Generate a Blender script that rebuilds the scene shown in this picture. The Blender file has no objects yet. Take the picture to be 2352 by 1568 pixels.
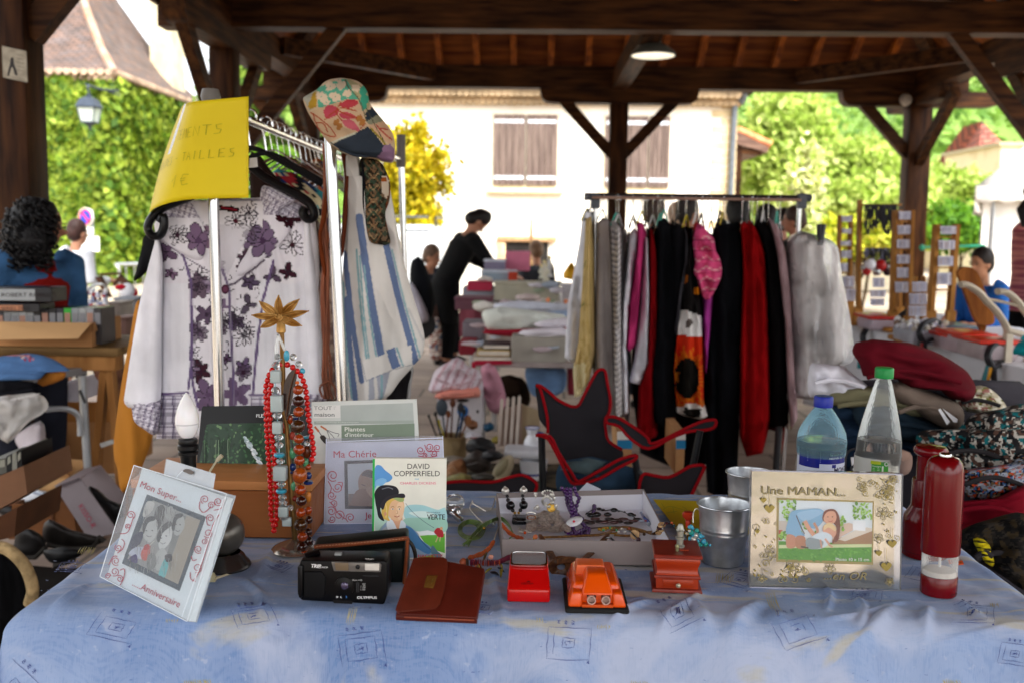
import bpy,bmesh,math,random
import numpy as np
from mathutils import Vector,Matrix,noise
R=random.Random(7)
sc=bpy.context.scene
COL=sc.collection
F,CU,CV=2251.0,1176.0,784.0
EYE=Vector((0,0,1.33))
PITCH,YAW,ROLL=math.atan(243/F),math.atan(39/F),0.012
FW=Vector((-math.sin(YAW)*math.cos(PITCH),math.cos(YAW)*math.cos(PITCH),-math.sin(PITCH)))
_r=FW.cross(Vector((0,0,1))).normalized();_u=_r.cross(FW)
RT=_r*math.cos(ROLL)+_u*math.sin(ROLL)
UP=_u*math.cos(ROLL)-_r*math.sin(ROLL)
cam=bpy.data.cameras.new('camera');cam.sensor_width=23.5;cam.lens=23.5*F/2352
cam.clip_start=0.05;cam.clip_end=2000
cam.dof.use_dof=True;cam.dof.focus_distance=1.72;cam.dof.aperture_fstop=3.0
co=bpy.data.objects.new('camera',cam);COL.objects.link(co)
co.matrix_world=Matrix.Translation(EYE)@Matrix((RT,UP,-FW)).transposed().to_4x4()
sc.camera=co
SUN_EL,SUN_AZ=math.radians(52),math.radians(150)
w=bpy.data.worlds.new('World');sc.world=w;w.use_nodes=True
nt=w.node_tree;bg=nt.nodes['Background']
sky=nt.nodes.new('ShaderNodeTexSky');sky.sky_type='NISHITA';sky.sun_disc=False
sky.sun_elevation=SUN_EL;sky.sun_rotation=SUN_AZ;sky.air_density=1;sky.dust_density=4
hs=nt.nodes.new('ShaderNodeHueSaturation');hs.inputs['Saturation'].default_value=0.1
nt.links.new(sky.outputs[0],hs.inputs['Color']);nt.links.new(hs.outputs[0],bg.inputs['Color'])
bg.inputs['Strength'].default_value=0.15
sl=bpy.data.lights.new('sun','SUN');sl.energy=1.5;sl.angle=math.radians(14);sl.color=(1,.96,.9)
so=bpy.data.objects.new('sun',sl);COL.objects.link(so)
sd=Vector((math.sin(SUN_AZ)*math.cos(SUN_EL),math.cos(SUN_AZ)*math.cos(SUN_EL),math.sin(SUN_EL)))
so.rotation_euler=sd.to_track_quat('Z','Y').to_euler()
so['label']='sun'
sc.view_settings.view_transform='Standard';sc.view_settings.look='None'
sc.view_settings.exposure=2.0;sc.view_settings.gamma=1
sc.cycles.max_bounces=8;sc.cycles.transparent_max_bounces=12;sc.cycles.transmission_bounces=8
sc.cycles.diffuse_bounces=4;sc.cycles.caustics_reflective=False;sc.cycles.caustics_refractive=False
sc.cycles.sample_clamp_indirect=6;sc.cycles.use_denoising=True
def ray(u,v):return FW*F+RT*(u-CU)-UP*(v-CV)
def P(u,v,D):
 r=ray(u,v);return EYE+r*(D/r.y)
def PZ(u,v,z):
 r=ray(u,v);return EYE+r*((z-EYE.z)/r.z)
def PP(u,v,o,n):
 r=ray(u,v);return EYE+r*((o-EYE).dot(n)/r.dot(n))
def PX(u,v,x):
 r=ray(u,v);return EYE+r*(x/r.x)
def lin(c):
 if isinstance(c,str):
  c=tuple(int(c[i:i+2],16)for i in(0,2,4))
 return tuple(((x/255)/12.92 if x/255<=.04045 else((x/255+.055)/1.055)**2.4)for x in c[:3])+(1,)
V3=Vector
MC={}
def mat(col='808080',rough=.6,metal=0.,var=.12,scale=9.,bump=0.,bs=60.,st=(1,1,1),attr=False,trans=0.,ior=1.45,alpha=1.,emit=0.,sheen=0.,coat=0.,bd=.002,col2=None,det=4.,spec=.35,lo=.35,hi=.65,sss=0.):
 key=repr((col,rough,metal,var,scale,bump,bs,st,attr,trans,ior,alpha,emit,sheen,coat,bd,col2,det,spec,lo,hi,sss))
 if key in MC:return MC[key]
 m=bpy.data.materials.new('mat_%d'%len(MC));m.use_nodes=True;MC[key]=m
 t=m.node_tree;b=t.nodes['Principled BSDF'];N=t.nodes.new;L=t.links.new
 c=lin(col)
 tc=N('ShaderNodeTexCoord');mp=N('ShaderNodeMapping');L(tc.outputs['Object'],mp.inputs[0]);mp.inputs['Scale'].default_value=st
 if var>0 or col2:
  n=N('ShaderNodeTexNoise');n.inputs['Scale'].default_value=scale;n.inputs['Detail'].default_value=det;L(mp.outputs[0],n.inputs['Vector'])
  rp=N('ShaderNodeValToRGB');L(n.outputs['Fac'],rp.inputs[0])
  rp.color_ramp.elements[0].position=lo;rp.color_ramp.elements[1].position=hi
  if attr:a,z=(1-var,)*3+(1,),(1+var*.6,)*3+(1,)
  elif col2:a,z=c,lin(col2)
  else:a,z=tuple(x*(1-var)for x in c[:3])+(1,),tuple(min(1,x*(1+var))for x in c[:3])+(1,)
  rp.color_ramp.elements[0].color=a;rp.color_ramp.elements[1].color=z
  if attr:
   at=N('ShaderNodeAttribute');at.attribute_name='Col'
   mx=N('ShaderNodeMix');mx.data_type='RGBA';mx.blend_type='MULTIPLY';mx.inputs[0].default_value=1
   L(at.outputs['Color'],mx.inputs[6]);L(rp.outputs[0],mx.inputs[7]);L(mx.outputs[2],b.inputs['Base Color']);src=mx.outputs[2]
  else:L(rp.outputs[0],b.inputs['Base Color']);src=rp.outputs[0]
 elif attr:
  at=N('ShaderNodeAttribute');at.attribute_name='Col';L(at.outputs['Color'],b.inputs['Base Color'])
 else:b.inputs['Base Color'].default_value=c
 if bump>0:
  n2=N('ShaderNodeTexNoise');n2 .inputs['Scale'].default_value=bs;n2 .inputs['Detail'].default_value=3;L(mp.outputs[0],n2 .inputs['Vector'])
  bm=N('ShaderNodeBump');bm.inputs['Strength'].default_value=bump;bm.inputs['Distance'].default_value=bd
  L(n2 .outputs['Fac'],bm.inputs['Height']);L(bm.outputs[0],b.inputs['Normal'])
 b.inputs['Roughness'].default_value=rough;b.inputs['Metallic'].default_value=metal
 b.inputs['Specular IOR Level'].default_value=spec;b.inputs['IOR'].default_value=ior
 b.inputs['Transmission Weight'].default_value=trans;b.inputs['Alpha'].default_value=alpha
 b.inputs['Sheen Weight'].default_value=sheen;b.inputs['Coat Weight'].default_value=coat
 if sss:b.inputs['Subsurface Weight'].default_value=sss;b.inputs['Subsurface Radius'].default_value=(.01,.006,.004)
 if emit>0:b.inputs['Emission Color'].default_value=c;b.inputs['Emission Strength'].default_value=emit
 return m
def cloth(col,**k):
 d=dict(rough=.9,var=.13,scale=7,bump=.35,bs=900,bd=.0006,spec=.08);d.update(k);return mat(col,**d)
def wood(dark,light,ax='x',sc_=5.,rough=.6,**k):
 s={'x':(.12,1,1),'y':(1,.12,1),'z':(1,1,.12)}[ax]
 return mat(dark,rough=rough,col2=light,st=s,scale=sc_*4,det=8,bump=.5,bs=sc_*12,bd=.003,lo=.38,hi=.68,spec=.12,**k)
def plast(col,rough=.3,**k):
 d=dict(var=.06,scale=14,spec=.3);d.update(k);return mat(col,rough=rough,**d)
CHROME=mat('d8d8d8',rough=.16,metal=1,var=.05)
STEEL=mat('b5b8ba',rough=.32,metal=1,var=.12,scale=30)
BLACKP=plast('141416',.35)
PAINT=mat('ffffff',rough=.45,attr=True,var=.06,scale=20,spec=.2)
PAINTG=mat('ffffff',rough=.25,attr=True,var=.03,scale=20,coat=.12,spec=.25)
FABC=mat('ffffff',rough=.9,attr=True,var=.1,scale=8,bump=.35,bs=700,bd=.0006,spec=.06)
LEAF=mat('ffffff',rough=.55,attr=True,var=.15,scale=2,spec=.25)
def leafmat():
 m=LEAF;t=m.node_tree;b=t.nodes['Principled BSDF'];o=t.nodes['Material Output']
 tr=t.nodes.new('ShaderNodeBsdfTranslucent');mx=t.nodes.new('ShaderNodeMixShader');mx.inputs[0].default_value=.4
 src=b.inputs['Base Color'].links[0].from_socket
 t.links.new(src,tr.inputs[0]);t.links.new(b.outputs[0],mx.inputs[1]);t.links.new(tr.outputs[0],mx.inputs[2]);t.links.new(mx.outputs[0],o.inputs[0])
leafmat()
def clearfilm(col='eef2f8',op=.12,rough=.08):
 k='film%s%s%s'%(col,op,rough)
 if k in MC:return MC[k]
 m=bpy.data.materials.new('clear_film_%d'%len(MC));m.use_nodes=True;MC[k]=m
 t=m.node_tree;b=t.nodes['Principled BSDF'];o=t.nodes['Material Output']
 b.inputs['Base Color'].default_value=lin(col);b.inputs['Roughness'].default_value=rough;b.inputs['Specular IOR Level'].default_value=.8
 tr=t.nodes.new('ShaderNodeBsdfTransparent');mx=t.nodes.new('ShaderNodeMixShader')
 fr=t.nodes.new('ShaderNodeFresnel');fr.inputs[0].default_value=1.45
 n=t.nodes.new('ShaderNodeTexNoise');n.inputs['Scale'].default_value=25;bm=t.nodes.new('ShaderNodeBump');bm.inputs['Strength'].default_value=.3;bm.inputs['Distance'].default_value=.003
 t.links.new(n.outputs[0],bm.inputs['Height']);t.links.new(bm.outputs[0],b.inputs['Normal']);t.links.new(bm.outputs[0],fr.inputs['Normal'])
 ad=t.nodes.new('ShaderNodeMath');ad.operation='ADD';ad.use_clamp=True;ad.inputs[1].default_value=op
 t.links.new(fr.outputs[0],ad.inputs[0]);t.links.new(ad.outputs[0],mx.inputs[0])
 t.links.new(tr.outputs[0],mx.inputs[1]);t.links.new(b.outputs[0],mx.inputs[2]);t.links.new(mx.outputs[0],o.inputs[0])
 return m
def tag(o,label=None,cat=None,group=None,kind=None):
 if label:o['label']=label
 if cat:o['category']=cat
 if group:o['group']=group
 if kind:o['kind']=kind
 return o
def thing(name,label,cat,loc=(0,0,0),group=None,rz=0.):
 o=bpy.data.objects.new(name,None);o.empty_display_size=.1;COL.objects.link(o);o.location=loc;o.rotation_euler=(0,0,rz)
 return tag(o,label,cat,group)
def wmat(o):
 m=Matrix.Identity(4)
 while o is not None:
  m=Matrix.LocRotScale(o.location,o.rotation_euler,o.scale)@m;o=o.parent
 return m
def dup(root,loc=None,rz=None,label=None,group=None,mats=None,scale=None):
 r=root.copy();COL.objects.link(r)
 if loc is not None:r.location=loc
 if rz is not None:r.rotation_euler=(0,0,rz)
 if scale:r.scale=scale
 if label:r['label']=label
 if group:r['group']=group
 for ch in list(root.children):
  c=ch.copy();COL.objects.link(c);c.parent=r
  if mats and ch.name.split('.')[0]in mats:
   c.data=c.data.copy();c.data.materials.clear()
   for mm in(mats[ch.name.split('.')[0]],):c.data.materials.append(mm)
  for g in ch.children:
   d=g.copy();COL.objects.link(d);d.parent=c
 return r
def frame_of(d,up=None):
 d=d.normalized();a=up or(V3((0,0,1))if abs(d.z)<.9 else V3((1,0,0)))
 x=a.cross(d).normalized();y=d.cross(x);return x,y
LOCAL=[False]
class MB:
 def __init__(s):s.v=[];s.f=[];s.c=[];s.m=[];s.sm=[]
 def add(s,vs,fs,col=None,mi=0,sm=True):
  b=len(s.v);s.v+=[tuple(p)for p in vs]
  cc=lin(col)if isinstance(col,str)else(col or(1,1,1,1))
  for f in fs:s.f.append([b+i for i in f]);s.c.append(cc);s.m.append(mi);s.sm.append(sm)
  return s
 def box(s,lo,hi,col=None,mi=0,M=None):
  (a,b,c),(d,e,f)=lo,hi
  vs=[V3(p)for p in((a,b,c),(d,b,c),(d,e,c),(a,e,c),(a,b,f),(d,b,f),(d,e,f),(a,e,f))]
  if M:vs=[M@p for p in vs]
  return s.add(vs,[(0,3,2,1),(4,5,6,7),(0,1,5,4),(1,2,6,5),(2,3,7,6),(3,0,4,7)],col,mi,False)
 def rbox(s,lo,hi,r=.003,seg=2,col=None,mi=0,M=None,tap=None):
  bm=bmesh.new();bmesh.ops.create_cube(bm,size=1)
  lo,hi=V3(lo),V3(hi);c=(lo+hi)/2;d=hi-lo
  for v in bm.verts:
   k=tap if(tap and v.co.z>0)else(1,1)
   v.co=V3((v.co.x*d.x*k[0],v.co.y*d.y*k[1],v.co.z*d.z))+c
  bmesh.ops.bevel(bm,geom=bm.edges[:],offset=r,segments=seg,affect='EDGES',profile=.5)
  bm.verts.index_update()
  vs=[v.co.copy()for v in bm.verts];fs=[[v.index for v in f.verts]for f in bm.faces];bm.free()
  if M:vs=[M@p for p in vs]
  return s.add(vs,fs,col,mi,True)
 def bar(s,p,q,wx,wy,col=None,mi=0,up=None):
  p,q=V3(p),V3(q);x,y=frame_of(q-p,up);x=x*wx/2;y=y*wy/2
  vs=[p-x-y,p+x-y,p+x+y,p-x+y,q-x-y,q+x-y,q+x+y,q-x+y]
  return s.add(vs,[(0,3,2,1),(4,5,6,7),(0,1,5,4),(1,2,6,5),(2,3,7,6),(3,0,4,7)],col,mi,False)
 def tube(s,pts,r,n=8,col=None,mi=0,cap=True,flat=1.,up=None):
  pts=[V3(p)for p in pts];rs=r if isinstance(r,(list,tuple))else[r]*len(pts)
  b=[];x=None
  for i,p in enumerate(pts):
   d=(pts[min(i+1,len(pts)-1)]-pts[max(i-1,0)])
   if d.length<1e-9:d=V3((0,0,1))
   d.normalize()
   if x is None:x,y=frame_of(d,up)
   else:
    x=x-d*x.dot(d)
    if x.length<1e-5:x,y=frame_of(d)
    x.normalize();y=d.cross(x)
   b+=[p+x*(rs[i]*math.cos(6.28318*k/n))+y*(rs[i]*flat*math.sin(6.28318*k/n))for k in range(n)]
  fs=[(i*n+k,i*n+(k+1)%n,(i+1)*n+(k+1)%n,(i+1)*n+k)for i in range(len(pts)-1)for k in range(n)]
  if cap:fs+=[list(range(n))[::-1],[(len(pts)-1)*n+k for k in range(n)]]
  return s.add(b,fs,col,mi,True)
 def lathe(s,prof,o=(0,0,0),ax=(0,0,1),n=24,col=None,mi=0,sq=1.):
  o=V3(o);ax=V3(ax).normalized();x,y=frame_of(ax,V3((0,1,0))if abs(ax.z)>.9 else None)
  b=[o+ax*h+x*(r*math.cos(6.28318*k/n))+y*(r*sq*math.sin(6.28318*k/n))for r,h in prof for k in range(n)]
  fs=[(i*n+k,i*n+(k+1)%n,(i+1)*n+(k+1)%n,(i+1)*n+k)for i in range(len(prof)-1)for k in range(n)]
  return s.add(b,fs,col,mi,True)
 def ball(s,c,r,col=None,mi=0,n=12,sc=(1,1,1),M=None,jit=0.):
  c=V3(c);vs=[];m=max(4,n//2+1)
  for i in range(m+1):
   a=math.pi*i/m
   for k in range(n):
    d=V3((math.sin(a)*math.cos(6.28318*k/n)*sc[0],math.sin(a)*math.sin(6.28318*k/n)*sc[1],math.cos(a)*sc[2]))*r
    if jit and 0<i<m:d*=1+jit*noise.noise(d*(2/r)+c*13)
    vs.append(c+(M@d if M else d))
  fs=[(i*n+k,(i+1)*n+k,(i+1)*n+(k+1)%n,i*n+(k+1)%n)for i in range(m)for k in range(n)]
  return s.add(vs,fs,col,mi,True)
 def grid(s,fn,nu,nv,col=None,mi=0,closeu=False,sm=True):
  vs=[fn(i/nu,j/nv)for j in range(nv+1)for i in range(nu+(0 if closeu else 1))]
  w_=nu if closeu else nu+1
  fs=[(j*w_+i,j*w_+(i+1)%w_,(j+1)*w_+(i+1)%w_,(j+1)*w_+i)for j in range(nv)for i in range(nu)]
  return s.add(vs,fs,col,mi,sm)
 def prism(s,pts,d,col=None,mi=0,sm=False):
  """closed outline pts (3-D, planar) thickened by vector d"""
  pts=[V3(p)for p in pts];n=len(pts);d=V3(d)
  s.add(pts+[p+d for p in pts],[list(range(n))[::-1],[n+i for i in range(n)]]+[(i,(i+1)%n,n+(i+1)%n,n+i)for i in range(n)],col,mi,sm)
  return s
 def poly(s,pts,col=None,mi=0):return s.add(pts,[list(range(len(pts)))],col,mi,False)
 def build(s,name,m,parent=None,auto=True,solid=0.,sub=0):
  me=bpy.data.meshes.new(name);inv=wmat(parent).inverted()if parent and not LOCAL[0]else None
  vs=s.v if inv is None else[tuple(inv@V3(p))for p in s.v]
  me.from_pydata(vs,[],s.f)
  for x in(m if isinstance(m,(list,tuple))else[m]):me.materials.append(x)
  me.polygons.foreach_set('material_index',s.m);me.polygons.foreach_set('use_smooth',s.sm)
  at=me.color_attributes.new('Col','FLOAT_COLOR','CORNER')
  cols=np.repeat(np.array(s.c,dtype=np.float32),[len(f)for f in s.f],axis=0);at.data.foreach_set('color',cols.ravel())
  me.update();me.validate()
  if auto:me.set_sharp_from_angle(angle=math.radians(42))
  o=bpy.data.objects.new(name,me);COL.objects.link(o)
  if parent:o.parent=parent
  if solid:
   md=o.modifiers.new('solid','SOLIDIFY');md.thickness=solid;md.offset=-1
  if sub:
   md=o.modifiers.new('sub','SUBSURF');md.levels=md.render_levels=sub
  return o
def struct(name,mb,m,**k):o=mb.build(name,m,**k);o['kind']='structure';return o
def bez(pts,n=8):
 """smooth curve through points (Catmull-Rom)"""
 pts=[V3(p)for p in pts];out=[]
 for i in range(len(pts)-1):
  a,b,c,d=pts[max(i-1,0)],pts[i],pts[i+1],pts[min(i+2,len(pts)-1)]
  for k in range(n):
   t=k/n
   out.append(.5*((2*b)+(c-a)*t+(2*a-5*b+4*c-d)*t*t+(3*b-a-3*c+d)*t**3))
 out.append(pts[-1]);return out
def text_geo(s,bold=0.):
 c=bpy.data.curves.new('t','FONT');c.body=s;c.size=1;c.resolution_u=3;c.offset=bold
 o=bpy.data.objects.new('t',c);me=bpy.data.meshes.new_from_object(o)
 vs=[(v.co.x,v.co.y)for v in me.vertices];fs=[list(p.vertices)for p in me.polygons]
 bpy.data.objects.remove(o);bpy.data.curves.remove(c);bpy.data.meshes.remove(me);return vs,fs
class Paint:
 """prints flat shapes on a surface; fn(x, y, lift) -> 3-D point in the coordinates the print is measured in"""
 def __init__(s,fn,step=8e-6,base=1e-4):s.fn=fn;s.l=base;s.st=step;s.mb=MB()
 def _n(s):s.l+=s.st;return s.l
 def poly(s,pts,col):
  l=s._n();s.mb.poly([s.fn(x,y,l)for x,y in pts],col);return s
 def blob(s,pts,col,n=6):
  q=[V3((x,y,0))for x,y in pts];q=[q[-1]]+q+[q[0],q[1]];o=bez(q,n)[n:-n]
  return s.poly([(p.x,p.y)for p in o[:-1]],col)
 def ell(s,x,y,rx,ry,col,rot=0.,n=18,a0=0,a1=6.28318):
  c,d=math.cos(rot),math.sin(rot)
  return s.poly([(x+rx*math.cos(a)*c-ry*math.sin(a)*d,y+rx*math.cos(a)*d+ry*math.sin(a)*c)for a in[a0+(a1-a0)*k/n for k in range(n)]],col)
 def line(s,pts,w_,col,smooth=True,taper=False):
  l=s._n();q=[V3((x,y,0))for x,y in pts]
  if smooth and len(q)>2:q=bez(q,5)
  L,Rr=[],[]
  for i,p in enumerate(q):
   d=(q[min(i+1,len(q)-1)]-q[max(i-1,0)])
   d=d.normalized()if d.length>1e-9 else V3((1,0,0));k=w_/2*((1-abs(2*i/(len(q)-1)-1)*.7)if taper else 1)
   n_=V3((-d.y,d.x,0))*k;L.append(p+n_);Rr.append(p-n_)
  vs=[s.fn(p.x,p.y,l)for p in L+Rr];n=len(q)
  s.mb.add(vs,[(i,i+1,n+i+1,n+i)for i in range(n-1)],col,0,True);return s
 def spiral(s,x,y,r,turns,w_,col,a0=0.,sg=1):
  return s.line([(x+r*(1-.8*t)*math.cos(a0+sg*t*turns*6.283),y+r*(1-.8*t)*math.sin(a0+sg*t*turns*6.283))for t in[k/(8*turns)for k in range(int(8*turns)+1)]],w_,col)
 def text(s,t,x,y,h,col,wx=1.,ang=0.,bold=0.,right=False,center=False,shear=0.):
  """baseline starts at x,y; y grows downward; h = capital height"""
  if bold>.01:
   for j in range(1,3):s.text(t,x+bold*h*1.5*(j-1.5),y+bold*h*.6*(j-1.5),h,col,wx,ang,0,right,center,shear)
  l=s._n();vs,fs=text_geo(t,0);k=h/.72;c,d=math.cos(ang),math.sin(ang)
  if not vs:return s
  w_=max(a for a,b in vs);off=-w_*(1 if right else .5 if center else 0)
  pv=[]
  for a,b in vs:
   X=(a+off+shear*b)*k*wx;Y=-b*k
   pv.append(s.fn(x+X*c-Y*d,y+X*d+Y*c,l))
  s.mb.add(pv,fs,col,0,False);return s
 def build(s,name,m=None,parent=None):return s.mb.build(name,m or PAINT,parent,auto=False)
def plane_fn(o,n,zx=0.,zy=0.,k=1.):
 """print coordinates = pixels of an enlarged crop of the photo, met with the plane (o, n); n points at the viewer"""
 def fn(x,y,l):return PP(zx+x/k,zy+y/k,o,n)+n*l
 return fn
def quad_fn(a,b,c,w_,h_):
 """a top-left, b top-right, c bottom-left world points; print coordinates 0..w_, 0..h_ (y down)"""
 a,b,c=V3(a),V3(b),V3(c);x=(b-a)/w_;y=(c-a)/h_;n=y.cross(x).normalized()
 return lambda u,v,l:a+x*u+y*v+n*l
def leafcloud(name,pts,nrm,size,cols,parent,jit=.9,asp=.55,seed=1,droop=0.):
 """numpy leaf cards: pts Nx3, nrm Nx3 or None, cols list of linear colours"""
 g=np.random.default_rng(seed);N=len(pts);pts=np.asarray(pts,float)
 n=g.normal(size=(N,3))if nrm is None else np.asarray(nrm,float)+g.normal(size=(N,3))*jit
 n/=np.linalg.norm(n,axis=1)[:,None]+1e-9
 a=np.cross(n,g.normal(size=(N,3)));a[:,2]-=droop;a/=np.linalg.norm(a,axis=1)[:,None]+1e-9
 b=np.cross(n,a);b/=np.linalg.norm(b,axis=1)[:,None]+1e-9
 sz=(size*g.uniform(.6,1.35,N))[:,None]
 v=np.stack([pts-a*sz,pts+b*sz*asp+n*sz*.12,pts+a*sz,pts-b*sz*asp+n*sz*.12],1).reshape(-1,3)
 if parent:v=v-np.array(parent.location)
 me=bpy.data.meshes.new(name);me.vertices.add(4*N);me.vertices.foreach_set('co',v.astype(np.float32).ravel())
 me.loops.add(4*N);me.loops.foreach_set('vertex_index',np.arange(4*N,dtype=np.int32))
 me.polygons.add(N);me.polygons.foreach_set('loop_start',np.arange(0,4*N,4,dtype=np.int32));me.update(calc_edges=True)
 at=me.color_attributes.new('Col','FLOAT_COLOR','CORNER');cc=np.array([lin(c)for c in cols])[g.integers(0,len(cols),N)]
 cc=cc*g.uniform(.8,1.2,(N,1));cc[:,3]=1;at.data.foreach_set('color',np.repeat(cc,4,0).astype(np.float32).ravel())
 me.materials.append(LEAF);o=bpy.data.objects.new(name,me);COL.objects.link(o)
 if parent:o.parent=parent
 return o
 # ================= THE SETTING =================
WD=wood('241208','523218');WDY=wood('241208','523218','y');WDZ=wood('221108','4a2c16','z')
def floor_mat():
 m=bpy.data.materials.new('stone_floor');m.use_nodes=True;t=m.node_tree;b=t.nodes['Principled BSDF'];N=t.nodes.new;L=t.links.new
 tc=N('ShaderNodeTexCoord');br=N('ShaderNodeTexBrick');L(tc.outputs['Object'],br.inputs['Vector'])
 br.inputs['Scale'].default_value=1;br.inputs['Brick Width'].default_value=.6;br.inputs['Row Height'].default_value=.4;br.inputs['Mortar Size'].default_value=.012
 br.inputs['Color1'].default_value=lin('b09c8c');br.inputs['Color2'].default_value=lin('9c8a7e');br.inputs['Mortar'].default_value=lin('6e645c')
 n=N('ShaderNodeTexNoise');n.inputs['Scale'].default_value=3;n.inputs['Detail'].default_value=8;L(tc.outputs['Object'],n.inputs['Vector'])
 mx=N('ShaderNodeMix');mx.data_type='RGBA';mx.blend_type='OVERLAY';mx.inputs[0].default_value=.5;L(br.outputs[0],mx.inputs[6]);L(n.outputs['Fac'],mx.inputs[7]);L(mx.outputs[2],b.inputs['Base Color'])
 bm=N('ShaderNodeBump');bm.inputs['Strength'].default_value=.3;bm.inputs['Distance'].default_value=.01;L(n.outputs[0],bm.inputs['Height']);L(bm.outputs[0],b.inputs['Normal']);b.inputs['Roughness'].default_value=.75
 return m
g=MB();g.grid(lambda a,b:V3(((a-.5)*500,b*420-20,-.02)),4,4);struct('ground',g,mat('9a8d7c',rough=.95,var=.25,scale=.6,bump=.4,bs=8,bd=.01))
g=MB();g.box((-3.6,-8,-.3),(5.6,12.4,0));struct('hall_floor',g,floor_mat())
hall=thing('market_hall','open timber market hall roof on dark wooden posts over the flea market','market hall',(0,8,0))
ZB,ZT=2.96,3.2;XL,XC,XR=-2.5,.97,4.3;DY=(4.8,8.1,11.2)
def part(mb,name,m=None):return mb.build(name,m or WD,hall)
for x,y in((XL,4.8),(XL,8.1),(XL,11.2),(XC,11.2),(XR,11.2),(XR,8.1),(XR,4.8),(XL,1.5),(XR,1.5),(XL,-1.8),(XR,-1.8),(XL,-5.1),(XR,-5.1)):  # rearmost pairs are unseen, added under the light-blocking stretch of roof
 k_=.125 if(x,y)==(XR,11.2)else .1;m=MB();m.rbox((x-k_,y-.1,0),(x+k_,y+k_,2.8),.012,2);part(m,'post',WDZ)
 m=MB();m.rbox((x-.16,y-.16,-.005),(x+.16,y+.16,.35),.02,2);part(m,'post_base',mat('8c8174',rough=.9,var=.2,bump=.5))
def beam(p,q,w_,h,name='beam',m=None):
 b=MB();b.bar(p,q,w_,h);part(b,name,m or(WDY if abs(q[1]-p[1])>abs(q[0]-p[0])else WD))
for y,t in zip(DY,('tie_beam','tie_beam','eaves_beam')):beam((XL-.5,y,3.08),(XR+.5,y,3.08),.2,.24,t)
for y in(1.5,-1.8,-5.1):beam((XL-.5,y,3.08),(XR+.5,y,3.08),.2,.24,'tie_beam')  # unseen tie beams under the roof stretch added to dim the foreground
for x in(XL,XR):beam((x,-6.3,3.06),(x,11.9,3.06),.19,.22,'wall_plate')
beam((XC,8.2,3.05),(XC,11.1,3.05),.17,.2,'purlin')
def bolster(x,y,ax,half=.88):
 pr=[(-half,.14),(-half+.02,.05),(-half+.07,.01),(-half+.15,0),(half-.15,0),(half-.07,.01),(half-.02,.05),(half,.14),(half,.16),(-half,.16)]
 w_=.092 if ax=='x' else .085;b=MB()
 if ax=='x':b.prism([(x+a,y-w_,2.8+z)for a,z in pr],(0,2*w_,0))
 else:b.prism([(x-w_,y+a,2.795+z)for a,z in pr],(2*w_,0,0))
 part(b,'bolster',WDY if ax=='y' else WD)
for x,y in((XL,11.2),(XC,11.2),(XR,11.2)):bolster(x,y,'x')
for x in(XL,XR):
 for y in DY:bolster(x,y,'y',1.15 if y<11 else .8)
def brace(p,q):beam(p,q,.09,.12,'brace')
for x in(XC,XR,XL):
 for s in(-1,1):
  if x!=XR or s<0:brace((x+s*.62,11.2,2.84),(x+s*.06,11.2,2.24))
for x in(XL,XR):
 for y in(4.8,8.1,11.2):
  for s in(-1,1):
   if y+s<11.5 and y>5:brace((x,y+s*.95,2.84),(x,y+s*.07,1.98 if y<11 else 2.2))
for y,a,z in((4.8,.72,2.26),(8.1,.95,1.95)):brace((XL+a,y,3.0),(XL+.08,y,z));brace((XR-a,y,3.0),(XR-.08,y,z))
beam((XL+.1,9.55,3.1),(-1.1,11.05,3.1),.1,.16,'dragon_tie');beam((XR-.1,9.55,3.1),(2.9,11.05,3.1),.1,.16,'dragon_tie')
RX,RY,RZ=.9,7.6,6.3
ZE=3.22;x0,x1,y1,yf=XL-.55,XR+.55,11.85,-6.5  # yf: roof extended unseen behind the camera to block sky light on the table
roofm=wood('54280c','8a4c1c','x',3.)
def zroof(x,y):
 a=ZE+(RZ-ZE)*min((x-x0)/(RX-x0),(x1-x)/(x1-RX));b=ZE+(RZ-ZE)*(y1-y)/(y1-RY);return min(a,b)
b=MB();q=[(x0,yf,ZE+.06),(x1,yf,ZE+.06),(x1,y1,ZE+.06),(x0,y1,ZE+.06),(RX,yf,RZ+.06),(RX,RY,RZ+.06)]
b.add(q,[(0,4,5,3),(2,5,4,1),(3,5,2)],sm=False);b.add([V3(p)+V3((0,0,.07))for p in q],[(0,4,5,3),(2,5,4,1),(3,5,2)],sm=False)
part(b,'roof_boards',roofm)
rafm=wood('6a3410','a85c1c','y',3.)
n=0
for i in range(17):
 x=x0+.25+i*.43;top=RY
 t=min((x-x0)/(RX-x0),(x1-x)/(x1-RX));yt=y1-(y1-RY)*t
 if t<.06:continue
 m=MB();m.bar((x,y1,ZE-.04),(x,yt,ZE+(RZ-ZE)*t-.04),.07,.1);part(m,'rafter',rafm)
for s,xe in((0,x0),(1,x1)):
 for i in range(22):
  y=yf+.3+i*.75;t=min(1,(y1-y)/(y1-RY));m=MB();m.bar((xe,y,ZE-.04),(xe+(RX-xe)*t,y,ZE+(RZ-ZE)*t-.04),.07,.1);part(m,'rafter',rafm)
for xe in(x0,x1):beam((xe,y1,ZE-.03),(RX,RY,RZ-.1),.12,.16,'hip_rafter')
for y in(4.8,8.1):
 beam((XL+.4,y,3.2),(RX-.2,y,5.6),.14,.18,'principal_rafter');beam((XR-.4,y,3.2),(RX+.2,y,5.6),.14,.18,'principal_rafter')
 beam((RX,y,3.2),(RX,y,6.1),.16,.16,'king_post');beam((RX-.1,y,3.5),(RX-1.3,y,4.35),.1,.12,'strut');beam((RX+.1,y,3.5),(RX+1.3,y,4.35),.1,.12,'strut')
beam((-1.5,8.2,3.3),(-.2,10.3,3.9),.1,.13,'strut');beam((3.6,8.2,3.3),(2.3,10.3,3.9),.1,.13,'strut')
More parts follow.
